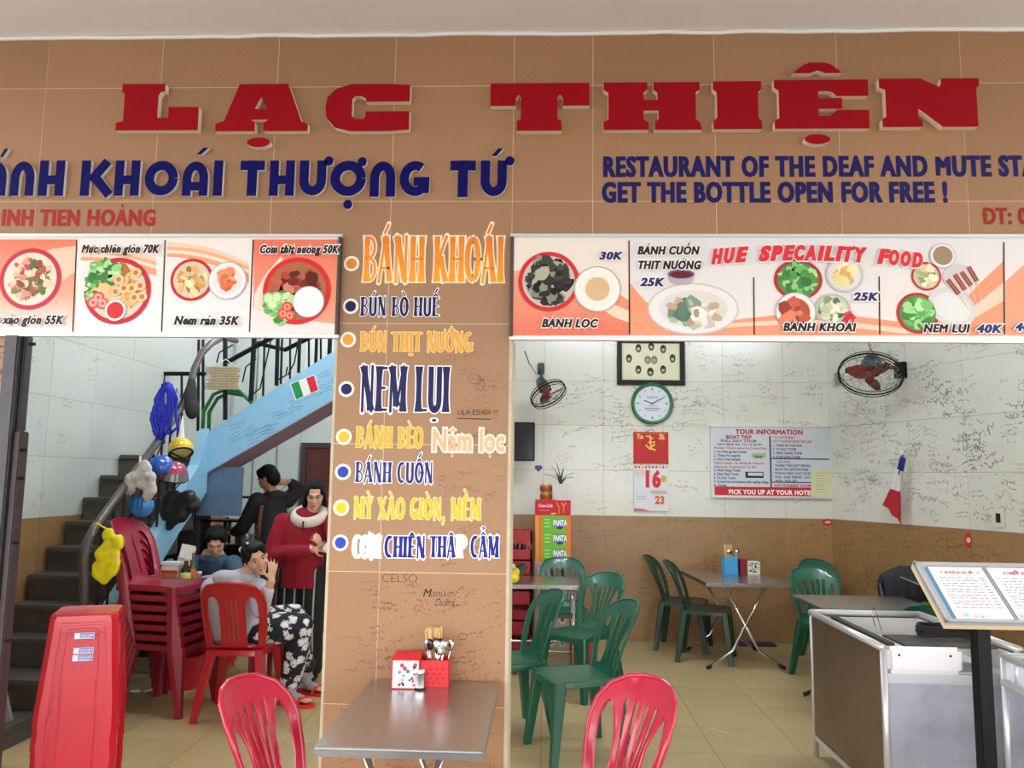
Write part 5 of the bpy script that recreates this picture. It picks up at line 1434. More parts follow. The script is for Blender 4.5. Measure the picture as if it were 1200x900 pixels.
for a_, e_, w_ in s3: b += chain([a_, e_, w_], [.05, .04, .026]) + hand_balls(w_, (-w_.x, -.12, .0), (0, 0, 1), .4, .95, side=1 if w_.x < 0 else -1)
for sx in (-1, 1):
    b += chain([pl3 + Vector((sx * .09, 0, 0)), Vector((sx * .12 - .05, -.2, .5)), Vector((sx * .12 - .05, -.16, .08))], [.085, .058, .04]) + [(Vector((sx * .12 - .05, -.22, .035)), (.04, .1, .03), None)]
blob('body', b, .0075, M_skin, p3)
M_denim = mat('blue_denim', '4a627e', .9, noise=.5, nscale=60, col2='374a62', bump=.3)
b = chain([nk3 + Vector((0, .01, -.04)), ch3, pl3], [.1, .14, .15], None, 1.25)
for a_, e_, w_ in s3: b += chain([a_, e_, e_.lerp(w_, .7)], [.075, .062, .045])
b += [(nk3 + Vector((.07 * math.cos(a), -.02 + .07 * math.sin(a), -.02)), (.03, .03, .03), None) for a in [k * .7 for k in range(9)]]
blob('shirt', b, .012, M_denim, p3, 3)
b = []
for sx in (-1, 1): b += chain([pl3 + Vector((sx * .09, 0, 0)), Vector((sx * .12 - .05, -.2, .5)), Vector((sx * .12 - .05, -.16, .12))], [.105, .08, .065])
blob('trousers', b, .012, mat('dark_trousers', '1c1e26', .9), p3, 3)
blob('hair', hair_cap(H3, Rh3, 1.06, [(0, .1, .02, .05, .05, .05), (.06, .03, .0, .022, .045, .06), (-.066, .03, -.02, .024, .045, .07)]), .0085, M_hair, p3, 4)
face_parts(H3, Rh3, p3, 1.04, closed=True)
st3 = stool = tree_copy(sp); st3.location = (hx - .05, dy + .2, 0); st3.rotation_euler = (0, 0, .3); st3.scale = (.9, .9, .93)
tag(st3, 'single red plastic stool under the woman in denim, hidden by the table', 'stool')

# ---------- person in dark clothes at the back, turned away
ky = 7.5
hx = V3(318, 580, ky).x
p4 = empty('person', (hx, ky, 0), 0, 'person in dark jacket standing at the back, turned away, hand behind the neck', 'person')
H4 = V3(313, 561, ky) - Vector((hx, ky, 0)); Rk = face_rot(R(215), R(25))
b = head_balls(H4, Rk, 1.0) + chain([H4 + Vector((.02, -.01, -.06)), Vector((.02, 0, H4.z - .16))], [.048, .055])
zc_ = H4.z
b += chain([Vector((.02, 0, zc_ - .2)), Vector((.02, 0, zc_ - .4)), Vector((.02, 0, .9))], [.09, .12, .12], None, 1.3)
p4.rotation_euler = (0, 0, R(48))
sL, sR = Vector((-.14, 0, zc_ - .2)), Vector((.17, 0, zc_ - .2))
eR, wR = Vector((.27, -.02, zc_ - .09)), Vector((.15, -.04, zc_ - .02)); eL, wL = Vector((-.22, .1, zc_ - .45)), Vector((-.2, .3, zc_ - .5))
b += chain([sR, eR, wR], [.05, .04, .027]) + hand_balls(wR, (-1, .1, -.1), (0, -1, .1), .35, 1, side=-1) + chain([sL, eL, wL], [.05, .04, .027]) + hand_balls(wL, (.1, 1, 0), (0, 0, 1), .5, 1)
for sx in (-1, 1): b += chain([Vector((.02 + sx * .09, 0, .88)), Vector((.02 + sx * .1, 0, .48)), Vector((.02 + sx * .1, 0, .08))], [.09, .06, .042]) + [(Vector((.02 + sx * .1, .06, .035)), (.045, .12, .032), None)]
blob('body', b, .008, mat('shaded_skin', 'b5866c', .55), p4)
b = chain([Vector((.02, 0, zc_ - .19)), Vector((.02, 0, zc_ - .4)), Vector((.02, 0, .95)), Vector((.02, 0, .82))], [.1, .13, .13, .135], None, 1.2)
b += chain([sR, eR, eR.lerp(wR, .7)], [.08, .065, .05]) + chain([sL, eL, eL.lerp(wL, .8)], [.08, .065, .05])
b += [(Vector((.03, -.06, zc_ - .15)), (.11, .05, .05), None)]
blob('jacket', b, .012, mat('near_black_cloth', '15151b', .9, bump=.4, bscale=40), p4, 3)
q = MB(); q.tube([(-.14, -.09, zc_ - .24), (-.155, -.09, zc_ - .4), (-.155, -.09, .95)], .02, 8); q.build('brown_stripe', mat('rust_brown_cloth', '5a3020', .9), p4, True)
b = []
for sx in (-1, 1): b += chain([Vector((.02 + sx * .08, 0, .86)), Vector((.02 + sx * .1, 0, .48)), Vector((.02 + sx * .1, 0, .1))], [.12, .085, .07])
blob('trousers', b, .012, mat('dark_navy_cloth', '14161f', .9), p4, 3)
blob('hair', hair_cap(H4, Rk, 1.06), .0085, M_hair, p4, 4)
face_parts(H4, Rk, p4, 1.0)
# ================================================================== THINGS ON THE DINING ROOM WALLS
WY = BY - .001
def W_(x, y, Y=WY): v = at_y(x, y, Y); return v.x, v.z
def wall_empty(name, x, y, label, cat, Y=WY, group=None):
    v = at_y(x, y, Y); return empty(name, (v.x, Y, v.z), 0, label, cat, group), v
# framed group portrait
a, b = at_y(723, 451, WY), at_y(802, 397, WY); w_, h_ = b.x - a.x, b.z - a.z
pf_ = empty('picture_frame', (a.x, WY, a.z), 0, 'black framed sheet of small oval portraits high on the back wall above the clock', 'picture')
fr_ = .05
for r_ in ((0, w_, 0, fr_), (0, w_, h_ - fr_, h_), (0, fr_, fr_, h_ - fr_), (w_ - fr_, w_, fr_, h_ - fr_)):
    MB().bbox(r_[0], r_[1], -.03, 0, r_[2], r_[3], .005).build('frame_bar', M_black, pf_)
p = Print(Matrix.Translation((0, -.006, 0))); p.L = 1; p.rect(fr_, fr_, w_ - fr_, h_ - fr_, 'd6d4b4'); p.L = 2
p.rect(fr_ + .02, fr_ + .02, w_ - fr_ - .02, h_ - fr_ - .02, 'dcdabb'); rng = random.Random(2)
for (x, y, s_) in ((748, 408, 1), (763, 406, 1), (777, 409, 1), (737, 420, 1), (788, 420, 1), (748, 433, 1), (762, 436, 1.1), (777, 433, 1)):
    v = at_y(x, y, WY); u, z = v.x - a.x, v.z - a.z; p.L = 4
    p.disc(u, z, .03 * s_, '26241e', .042 * s_); p.L = 5; p.disc(u, z - .004, .015, 'b8b49a', .021); p.L = 6; p.disc(u, z + .014, .017, '1a1814', .011); p.disc(u, z - .033, .022, '55534a', .012)
v = at_y(763, 422, WY); u, z = v.x - a.x, v.z - a.z
for dx in (-.035, .03): p.L = 4; p.disc(u + dx, z, .035, '8d8a72', .045); p.L = 5; p.disc(u + dx, z + .012, .018, '3a382f', .018); p.L = 6; p.disc(u + dx, z + .006, .011, 'c0bc9e', .014)
p.build('portrait_sheet', print_mat('printed_ink_35', .35), pf_)
# clock
cl, v = wall_empty('wall_clock', 764, 473, 'round green wall clock with pale printed face below the framed portraits', 'clock')
rc = (at_y(789, 473, WY).x - at_y(739.5, 473, WY).x) / 2
Mr = Matrix.Rotation(PI / 2, 4, 'X')
MB().lathe([(0, 0), (rc * .97, 0), (rc, .015), (rc * .99, .035), (rc * .93, .045), (rc * .85, .04), (rc * .83, .022), (0, .022)], 40, M=Mr).build('case', mat('clock_green', '1b6b3a', .35), cl, True, 40)
p = Print(Matrix.Translation((0, -.0225, 0))); p.L = 1; p.disc(0, 0, rc * .835, 'd8dde6', None, 40)
p.L = 3
for k in range(12):
    an = k * PI / 6; r1, r2 = rc * .62, rc * .74
    p.line([(r1 * math.sin(an), r1 * math.cos(an)), (r2 * math.sin(an), r2 * math.cos(an))], .008 if k % 3 else .018, '7d8aa6')
p.text('QUARTZ', -.055, .05, .055, .022, '2d8a5a', off=.02); p.rect(-.08, -.055, .08, -.045, 'b08088'); p.rect(-.06, -.075, .06, -.066, '8a88a8'); p.rect(-.05, -.03, .05, -.022, '9aa0b8')
p.build('face', print_mat('printed_ink_35', .35), cl)
for an, L_, nm in ((R(-70), rc * .42, 'hour_hand'), (R(62), rc * .6, 'minute_hand')):
    q = MB(); q.box(-.004, .004, -.030, -.028, -.02, L_, Matrix.Rotation(an, 4, 'Y')); q.build(nm, M_black, cl)
# tear-off calendar
a, b = at_y(742.5, 599.5, WY), at_y(783, 506.5, WY); w_, h_ = b.x - a.x, b.z - a.z
zs = lambda y: at_y(760, y, WY).z - a.z
ca = empty('wall_calendar', (a.x, WY, a.z), 0, 'red and white tear-off calendar showing 16 and 23 on the back wall', 'calendar')
MB().box(0, w_, -.012, 0, zs(544), h_).build('backing_card', mat('calendar_red', 'b8141c', .5), ca)
MB().box(.002, w_ - .002, -.02, 0, .01, zs(546)).build('pages', mat('white_pages', 'dfdfe4', .6), ca)
MB().tube([(w_ / 2 - .05, -.006, h_), (w_ / 2, -.004, h_ + .03), (w_ / 2 + .05, -.006, h_)], .002, 5).build('hanger', M_steel, ca)
p = Print(Matrix.Translation((0, -.0205, 0))); p.L = 2
def cu(x): return at_y(x, 550, WY).x - a.x
c0 = w_ / 2
p2_ = Print(Matrix.Translation((0, -.0125, 0))); p2_.L = 1
z1_ = zs(546)
for pts in ([(.015, z1_ + .02), (w_ - .015, z1_ + .02)], [(.015, h_ - .015), (w_ - .015, h_ - .015)]): p2_.line(pts, .004, 'd89a40')
for sx in (-1, 1):
    u = c0 + sx * w_ * .32; p2_.L = 2; p2_.food(u, h_ - .05, .03, ['d8a848', 'e8c060', 'c88a30'], 14, .5); p2_.L = 3; p2_.rect(u - .008, h_ - .14, u + .008, h_ - .075, 'b84a2a')
p2_.L = 9
for st in ([(c0 - .05, h_ - .04), (c0 + .02, h_ - .06), (c0 - .03, h_ - .11), (c0 + .04, h_ - .1)], [(c0 - .01, h_ - .03), (c0, h_ - .17)], [(c0 - .05, h_ - .13), (c0 - .02, h_ - .165), (c0 + .045, h_ - .18)], [(c0 + .04, h_ - .12), (c0 + .005, h_ - .15)]): p2_.line(st, .013, 'f0cf50')
p2_.build('gold_emblem', print_mat('printed_ink_35', .35), ca)
for k in range(10): p.L = 1.5; p.disc(.02 + k * (w_ - .04) / 9, z1_ - .012, .012, random.choice(['c8a040', '8a3030', '506a3a']), .01)
p.L = 2; p.rect(.004, z1_ - .11, c0 + .0, z1_ - .03, 'dfc9cf'); p.L = 2.5; p.disc(cu(777), zs(561), .03, 'd8b040', .035)
p.L = 4; p.text('16', cu(752.5), zs(570), cu(773.5), zs(551.5) - zs(570), 'd02038', off=.06)
p.text('23', cu(766.5), zs(590), cu(778), zs(581) - zs(590), 'd8602a', off=.06)
for k, y in enumerate((576, 578, 582, 585)): p.rect(.02 if k > 1 else cu(762), zs(y), cu(757) if k > 1 else cu(781), zs(y) + .006, 'a8a6bc' if k > 1 else 'c86a5a')
p.poly([(.002, .01), (w_ * .45, .01), (w_ * .25, .03), (.002, .035)], 'd06a70')
p.build('calendar_print', print_mat('printed_ink_35', .35), ca)
# tour information board
TB = [(834, 502), (975, 500), (976, 583), (835, 580)]
a, b = at_y(834, 582, WY), at_y(975, 501, WY); w_, h_ = b.x - a.x, b.z - a.z
tb = empty('notice_board', (a.x, WY, a.z), 0, 'white board headed TOUR INFORMATION with red and blue lettering on the back wall', 'notice board')
MB().bbox(0, w_, -.02, 0, 0, h_, .002).build('board', mat('pale_board', 'cdd3dc', .4), tb)
for r_ in ((-.008, .006, 0, h_), (w_ - .006, w_ + .008, 0, h_), (-.008, w_ + .008, -.008, .006), (-.008, w_ + .008, h_ - .006, h_ + .008)): MB().box(r_[0], r_[1], -.028, 0, r_[2], r_[3]).build('frame_bar', M_alu, tb)
p = Print(Matrix.Translation((-a.x, -.0202, -a.z)))
RD_, BL_ = 'b02a34', '24406a'
def bt(txt, x0, yb, x1, cap, c, **k):
    q0, q1, qt = at_y(x0, yb, WY), at_y(x1, yb, WY), at_y(x0, yb - cap, WY); p.L = 3
    p.text(txt, q0.x, q0.z, q1.x, qt.z - q0.z, c, **k)
def br_(x0, y0, x1, y1, c, L=2): q0, q1 = at_y(x0, y1, WY), at_y(x1, y0, WY); p.L = L; p.rect(q0.x, q0.z, q1.x, q1.z, c)
bt('TOUR INFORMATION', 861, 508.5, 940, 5.5, RD_, off=.05)
bt('BOAT TRIP', 850, 514, 880, 4, RD_, off=.05); bt('FULL DAY TOUR', 844, 518, 886, 3, BL_, off=.03); bt('DAY: 08.00 AM  TO: 15.30 PM', 840, 521.7, 892, 2.2, '202028', off=.03)
bt('Morning: Visiting places by Dragon Boat', 836, 526, 898, 2.6, RD_, off=.02)
for i, t_ in enumerate(('1. An Hien garden house', '2. Thien Mu pagoda', '3. Hon Chen temple')): bt(t_, 836, 530.5 + 4.4 * i, 836 + (38, 31, 31)[i], 2.9, BL_, off=.03)
bt('Have lunch on Boat & Return', 836, 543.5, 895, 2.7, RD_, off=.02); bt('Afternoon: Continue by Car Bus', 836, 548, 886, 2.7, RD_, off=.02)
for i, t_ in enumerate(('4. Minh Mang Tomb', '5. Khai Dinh Tomb', '6. Tu Duc Tomb', '7. Conical hat and incense stick making village', '8. Citadel')): bt(t_, 836, 552.3 + 4.4 * i, 836 + (31, 29, 25, 64, 15)[i], 2.9, BL_, off=.03)
bt('* BY MOTORBIKE', 905, 514, 930, 2.7, RD_, off=.02); bt('CITY TOUR BY BOAT OR CAR', 905, 518.5, 950, 2.8, RD_, off=.03)
for i, t_ in enumerate(('1. THIEN MU PAGODA', '2. TU DUC TOMB', '3. MINH MANG TOMB', '4. KHAI DINH TOMB')): bt(t_, 905, 523.3 + 4.5 * i, 905 + (34, 27, 34, 32)[i], 2.9, BL_, off=.03)
bt('DMZ TOUR', 909, 542.5, 925, 2.7, RD_, off=.02)
for i, t_ in enumerate(('* THANH TAN HOT SPRING', '* BACH MA NATION PARK', '* PHONG NHA CAVE TOUR', '* HUE - NHA TRANG - DA LAT', '* HUE - HOI AN')): bt(t_, 905, 546.8 + 4.5 * i, 905 + (44, 42, 44, 50, 28)[i], 2.9, BL_, off=.03)
bt('MOTORBIKE TOUR', 907, 570.3, 950, 3, RD_, off=.03)
br_(902, 511, 902.6, 571, '40506a'); br_(902, 537.5, 971, 538.1, '40506a'); br_(902, 565, 950, 565.6, '40506a')
br_(837, 571.5, 951, 580, 'c22a30'); bt('PICK YOU UP AT YOUR HOTEL', 853, 578.6, 952, 5.2, 'eef0f2', off=.05)
br_(950, 550, 975, 582, 'd3d6ae', 6)
for k in range(8): br_(955, 554 + 3.2 * k, 969 - (k * 5) % 7, 554.5 + 3.2 * k, 'a8ac90', 7)
br_(873, 553, 894, 560, '1f2a30', 3); br_(876, 554, 893, 557.5, 'c8d4dc', 4); br_(880, 531, 897, 536, 'b8b890', 3); br_(883, 534, 893, 537, '6a8a6a', 4)
p.build('board_print', print_mat('printed_ink_35', .35), tb)

# wall fans
def fan(name, cxy, Y, rx_px, nrm_, wall_pt, label, plug=None, ry_px=None, pull=None):
    c = at_y(*cxy, Y); t = empty(name, tuple(c), 0, label, 'fan', 'wall fans')
    r = rx_px * Y / F; n_ = Vector(nrm_).normalized(); q_ = n_.to_track_quat('Z', 'Y').to_matrix().to_4x4()
    for k, (rr_, z) in enumerate(((r, 0), (r * .99, .03), (r * .985, -.03))):
        MB().tube([q_ @ Vector((rr_ * math.cos(a_), rr_ * math.sin(a_), z)) for a_ in [2 * PI * i / 40 for i in range(40)]], .008 if k == 0 else .004, 6, closed=True).build('guard_ring', M_black, t, True)
    for f_ in (.35, .6, .82):
        MB().tube([q_ @ Vector((r * f_ * math.cos(a_), r * f_ * math.sin(a_), .075 - .045 * f_)) for a_ in [2 * PI * i / 32 for i in range(32)]], .0018, 4, closed=True).build('guard_ring', M_steel, t, True)
    for k in range(26):
        a_ = 2 * PI * k / 26
        MB().tube([q_ @ Vector((r * f_ * math.cos(a_ + f_ * .3), r * f_ * math.sin(a_ + f_ * .3), .08 - .05 * f_ ** 2 - (.03 if f_ == 1 else 0))) for f_ in (.12, .5, .8, 1)], .0014, 4).build('guard_wire', M_steel, t, True)
        if k % 2: MB().tube([q_ @ Vector((r * f_ * math.cos(a_), r * f_ * math.sin(a_), -.09 + .06 * f_ ** 2 + (.03 if f_ == 1 else 0))) for f_ in (.2, .6, 1)], .0014, 4).build('guard_wire', M_steel, t, True)
    M_bl = mat('red_fan_blade', '7e1512', .35)
    for k in range(3):
        b0 = 2 * PI * k / 3 + .4; q = MB(); rings = []
        for i in range(6):
            f_ = .14 + .66 * i / 5; tw = .5 - .06 * i; wd = r * (.10 + .16 * math.sin(PI * min(1, .25 + i / 6)))
            a_ = b0 + .35 * f_; cc_ = Vector((r * f_ * math.cos(a_), r * f_ * math.sin(a_), 0)); tg = Vector((-math.sin(a_), math.cos(a_), 0)); u_ = tg * math.cos(tw) + Vector((0, 0, 1)) * math.sin(tw)
            nn = Vector((0, 0, 1)) * math.cos(tw) - tg * math.sin(tw)
            rings.append([q_ @ (cc_ + u_ * s1 * wd + nn * s2) for s1, s2 in ((-1, -.002), (1, -.002), (1, .002), (-1, .002))])
        q.loft(rings); q.build('blade', M_bl, t, True, 50)
    q = MB(); q.lathe([(0, .05), (r * .1, .045), (r * .15, .02), (r * .15, -.02), (0, -.02)], 20, M=q_); q.build('hub', M_bl, t, True, 40)
    q = MB(); q.lathe([(0, -.03), (r * .3, -.035), (r * .34, -.06), (r * .33, -.13), (r * .24, -.19), (0, -.2)], 20, M=q_); q.build('motor', mat('dark_teal_plastic', '22343a', .4), t, True, 40)
    w0 = Vector(wall_pt) - c; m_ = n_ * -.14
    MB().tube([m_, m_ + Vector((0, 0, -.03)), w0.lerp(m_, .35), w0], .016, 8).build('bracket_arm', mat('dark_teal_plastic', '22343a', .4), t, True)
    return t, c, w0
wpL = at_y(634, 446, WY); 
t, c, w0 = fan('wall_fan', (642.5, 462), 7.75, 22, (.45, -.45, -.8), (wpL.x - .0, WY, wpL.z + .12), 'black wall fan with red blades tilted downwards, left of the framed portraits')
MB().bbox(w0.x - .035, w0.x + .035, w0.y - .03, w0.y, w0.z - .06, w0.z + .06, .008).build('wall_plate', MATS['dark_teal_plastic'], t)
MB().tube([Vector(at_y(615, 411, WY - .01)) - c, Vector(at_y(620, 425, WY - .01)) - c, Vector(at_y(628, 438, 7.95)) - c, w0], .004, 5).build('power_cord', M_rubber, t, True)
# the right wall: plane through the corner, running towards the camera
rw_n = Matrix.Rotation(-math.atan2(BY - 3.4, 4.5 - BX), 3, 'Z') @ Vector((0, -1, 0))
def at_rw(x, y, off=.0):
    d = ray(x, y); o = Vector((0, 0, EYE)); p0 = Vector((BX, BY, 0)) + rw_n * off
    t = (p0 - o).dot(rw_n) / d.dot(rw_n); return o + d * t
wp = at_rw(1058, 434)
cY = wp.y - .22
t, c, w0 = fan('wall_fan', (1020, 439), cY, 35, (-.3, -.5, -.8), tuple(wp), 'black wall fan with red blades on the right wall, above the small tricolour flag')
RWM = Matrix.Rotation(-math.atan2(BY - 3.4, 4.5 - BX), 4, 'Z')
q = MB(); q.box(-.05, .05, -.05, 0, -.07, .07, Matrix.Translation(w0) @ RWM); q.build('wall_plate', M_black, t)
MB().tube([at_rw(1018, 401, .02) - c, at_rw(1020, 409, .02) - c, at_rw(1027, 418, .03) - c, at_rw(1045, 428, .03) - c, w0], .004, 5).build('power_cord', M_rubber, t, True)
v = at_rw(982, 444, .0); o = MB(); o.box(-.03, .03, -.02, 0, -.06, .06, RWM); o = o.build('wall_switch', mat('grey_plastic', '8b8d8c', .5)); o.location = v; tag(o, 'small grey switch box on the right wall beside the fan', 'switch')
v = at_rw(1171, 607, 0); o = MB(); o.box(-.055, .055, -.01, 0, -.07, .07, RWM); o = o.build('socket_plate', mat('cream_plastic', 'd2cfc2', .5)); o.location = v; tag(o, 'cream socket plate low on the right wall above the menu stand', 'socket')
q = MB(); q.box(-.02, .02, -.013, -.01, -.035, .035, RWM); s_ = q.build('socket_hole', M_rubber, o)
# television edge
a, b = at_y(596, 540, 7.9), at_y(627, 495, 7.9)
tv = empty('television', (a.x, 7.9, a.z), 0, 'flat black television on the back wall, half hidden by the pillar', 'television')
MB().bbox(-.35, b.x - a.x, -.03, .03, 0, b.z - a.z, .006).build('casing', M_black, tv)
MB().box(-.33, b.x - a.x - .012, -.032, -.03, .012, b.z - a.z - .012).build('screen', mat('dark_screen', '0a0e1e', .15), tv)
MB().box(-.15, 0, .03, .29, .1, b.z - a.z - .1).build('wall_bracket', M_black, tv)
# small flag on the right wall
v = at_rw(1058, 530, .02)
fg = empty('small_flag', tuple(v), 0, 'small blue, white and red flag drooping from a stick on the right wall', 'flag')
g0 = lambda x, y, o_=.06: at_rw(x, y, o_) - v
MB().tube([g0(1059, 528, .0), g0(1055, 548, .12), g0(1053, 556, .15)], .005, 6).build('stick', M_black, fg)
cols = [[(1056, 535), (1061, 538)], [(1052, 549), (1058, 553)], [(1045, 573), (1057, 577)], [(1036, 592), (1058, 616)]]
for i, (cn, cm) in enumerate((('flag_blue', '1f2f86'), ('flag_white', 'd8d8dc'), ('flag_red', 'b0202c'))):
    m_ = mat(cn, cm, .8); q = MB(); A, B = cols[i], cols[i + 1]; n = 6; rows = []
    for j in range(5):
        f_ = j / 4; l = Vector(g0(*A[0], .10)).lerp(g0(*B[0], .10), f_); r = Vector(g0(*A[1], .10)).lerp(g0(*B[1], .10), f_)
        rows.append([l.lerp(r, k / n) + rw_n * (.018 * math.sin(k * 2.1 + i)) for k in range(n + 1)])
    vs = [p_ for rw in rows for p_ in rw] + [p_ + rw_n * .003 for rw in rows for p_ in rw]; k_ = len(rows) * (n + 1)
    fs = [(j * (n + 1) + k, j * (n + 1) + k + 1, (j + 1) * (n + 1) + k + 1, (j + 1) * (n + 1) + k) for j in range(4) for k in range(n)]
    q.add(vs, fs + [tuple(x + k_ for x in reversed(f)) for f in fs]); q.build('cloth_band', m_, fg, True)
MB().box(-.016, .016, -.02, .0, -.02, .02, RWM).build('wall_clip', mat('white_plastic', 'e2e2e6', .4), fg)
# small stickers on the walls
def stick(x, y, r_, c, label, fn=None, ry=None, rw=True):
    v = at_rw(x, y, .001) if rw else at_y(x, y, WY); p = Print(RWM if rw else Matrix.Identity(4)); p.L = 2
    if fn: fn(p)
    else: p.disc(0, 0, r_, c, ry); p.L = 3; p.disc(0, 0, r_ * .6, 'e0c8c0', (ry or r_) * .35)
    o = p.build('wall_sticker', print_mat('printed_ink_35', .35)); o.location = v; tag(o, label, 'sticker')
stick(970, 612, .05, 'c42a30', 'small red sticker in the corner at the top of the brown tiles', ry=.035, rw=False)
stick(1135, 633, .035, 'c43a34', 'narrow red sticker on the brown tiles behind the menu stand', ry=.06)
stick(631, 549, .035, '5a4a90', '', lambda p: (p.disc(-.016, .01, .02, '54489a'), p.disc(.016, .01, .02, '54489a'), p.poly([(-.034, .003), (0, -.035), (.034, .003)], '54489a'))) if False else None
hs = Print(); hs.L = 2; hs.disc(-.016, .01, .022, '54489a'); hs.disc(.016, .01, .022, '54489a'); hs.poly([(-.036, .003), (0, -.035), (.036, .003)], '54489a')
o = hs.build('heart_sticker', print_mat('printed_ink_35', .35)); o.location = at_y(631, 549, WY); tag(o, 'small purple heart sticker below the television', 'sticker')

# ================================================================== CARTONS, PLANT, CRATES
KY = 7.62
def carton(name, x0, x1, yt, yb, m_, label, draw, D=.3, group='drink cartons stacked by the wall'):
    a, b = at_y(x0, yb, KY), at_y(x1, yt, KY); w_, h_ = b.x - a.x, b.z - a.z
    t = empty(name, (a.x, KY, a.z), 0, label, 'carton', group)
    MB().bbox(0, w_, 0, D, 0, h_ - .0015, .003).build('box', m_, t)
    p = Print(Matrix.Translation((0, -.0002, 0))); draw(p, w_, h_); p.build('carton_print', print_mat('printed_ink_35', .35), t)
    return t, a, b
def coke(p, w, h):
    p.L = 1; p.rect(.002, .002, w - .002, h - .003, 'c0202c'); p.L = 3; p.text('Coca-Cola', w * .08, h * .55, w * .48, h * .22, 'f0d8d8', off=.02, shear=.35)
    p.L = 3; p.rect(w * .14, h * .3, w * .4, h * .36, 'd87078'); p.L = 3
    p.line([(w * .6, h * .9), (w * .68, h * .5), (w * .66, h * .1)], .012, 'd87a30'); p.line([(w * .74, h * .85), (w * .8, h * .6), (w * .86, h * .85)], .012, 'e8a040'); p.line([(w * .8, h * .6), (w * .8, h * .2)], .012, 'd87a30'); p.line([(w * .45, h * .12), (w * .58, h * .16)], .01, 'f0d8c0')
def fanta(p, w, h):
    p.L = 1; p.rect(.002, .002, w - .002, h - .003, 'e07a28'); p.L = 2; p.poly([(w * .2, .003), (w * .84, .003), (w * .9, h * .5), (w * .86, h - .004), (w * .2, h - .004)], '6cb83c')
    p.L = 2.5; p.rect(w * .0 + .002, .002, w * .1, h - .003, 'e89a50')
    p.L = 3; p.text('FANTA', w * .5, h * .36, w * .88, h * .36, 'f0f2f6', off=.07, outline=.16, oc='1c3a7c'); p.L = 3
    for k in range(3): p.rect(w * .26, h * (.25 + .22 * k), w * (.42 - .03 * (k % 2)), h * (.31 + .22 * k), 'c0e090')
    p.disc(w * .69, h * .22, .03, '1c3a7c', .016)
M_ck = mat('red_carton', 'c0202c', .6); M_fo = mat('orange_carton', 'e07a28', .6)
carton('drink_carton', 627, 669, 586.5, 604, M_ck, 'red drink carton on top of the carton pile under the plant', coke)
names = ['green and orange soft drink carton directly under the red one', 'green and orange soft drink carton in the middle of the three', 'lowest green and orange soft drink carton, behind the chair top']
for k in range(3): carton('drink_carton', 627, 669, 604 + 18 * k, 622 + 18 * k, M_fo, names[k], fanta)
def bott(p, w, h):
    p.L = 1; p.rect(.002, .002, w - .002, h - .003, 'c9b4a8')
    for k in range(3): p.L = 3; p.disc(w * (.2 + .3 * k), h * .5, .035, 'e8e4e0', h * .32); p.L = 4; p.disc(w * (.2 + .3 * k), h * .5, .02, 'b83038', h * .2)
M_pc = mat('pale_carton', 'c8bdb4', .6)
zb_ = at_y(640, 658, KY).z
for k in range(4):
    h0, h1 = zb_ * (3 - k) / 4, zb_ * (4 - k) / 4; a = at_y(627, 600, KY); b = at_y(668, 600, KY)
    t = empty('drink_carton', (a.x, KY, h0), 0, ['pale carton under the green and orange ones, behind the chair', 'second pale carton from the top, below the table level', 'third pale carton from the top, low by the wall', 'bottom pale carton of the pile, on the floor'][k], 'carton', 'drink cartons stacked by the wall')
    MB().bbox(0, b.x - a.x, 0, .3, 0, h1 - h0 - .002, .003).build('box', M_pc if k != 2 else M_ck, t)
    p = Print(Matrix.Translation((0, -.0002, 0))); bott(p, b.x - a.x, h1 - h0); p.build('carton_print', print_mat('printed_ink_35', .35), t)
topz = at_y(640, 586.5, KY).z
# plant
pv = at_y(657, 586, KY + .12); pt_ = empty('potted_plant', (pv.x, KY + .15, topz), 0, 'spiky green plant in a white tapered pot on top of the cartons', 'plant')
hp_ = .155
q = MB(); q.loft([[(sx * r_, sy * r_, z) for sx, sy in ((-1, -1), (1, -1), (1, 1), (-1, 1))] for z, r_ in ((0, .055), (hp_, .085), (hp_, .075), (hp_ - .03, .07))]); q.build('pot', mat('white_ceramic', 'd9dce0', .3), pt_)
MB().lathe([(0, hp_ - .025), (.07, hp_ - .025), (.07, hp_ - .02), (0, hp_ - .015)], 12).build('soil', mat('soil', '3a2a1e', .95), pt_)
M_leaf = mat('dark_leaf', '2a5a2c', .5, noise=.5, nscale=10, col2='163c1c')
rng = random.Random(12)
for k, (lean, L_, az) in enumerate(((.1, .2, 0), (.18, .22, 2.2), (.3, .2, 3.3), (.55, .16, .2), (.7, .16, 3.0), (.8, .14, .6), (.4, .18, 5.0), (.65, .15, 1.6), (.15, .25, 3.0), (.6, .15, 4.2))):
    q = MB(); rings = []
    for i in range(6):
        f_ = i / 5; an = lean * f_ * 1.2; r_ = .014 * (1 - f_) ** .7 + .001
        pos = Vector((math.cos(az) * math.sin(an) * L_ * f_ * 1.3, math.sin(az) * math.sin(an) * L_ * f_, hp_ - .02 + L_ * f_ * math.cos(an)))
        sd = Vector((-math.sin(az + .5), math.cos(az + .5), 0)); rings.append([pos + sd * r_, pos + Vector((0, 0, -.003)), pos - sd * r_, pos + Vector((0, 0, .003))])
    q.loft(rings); q.build('leaf', M_leaf, pt_, True)
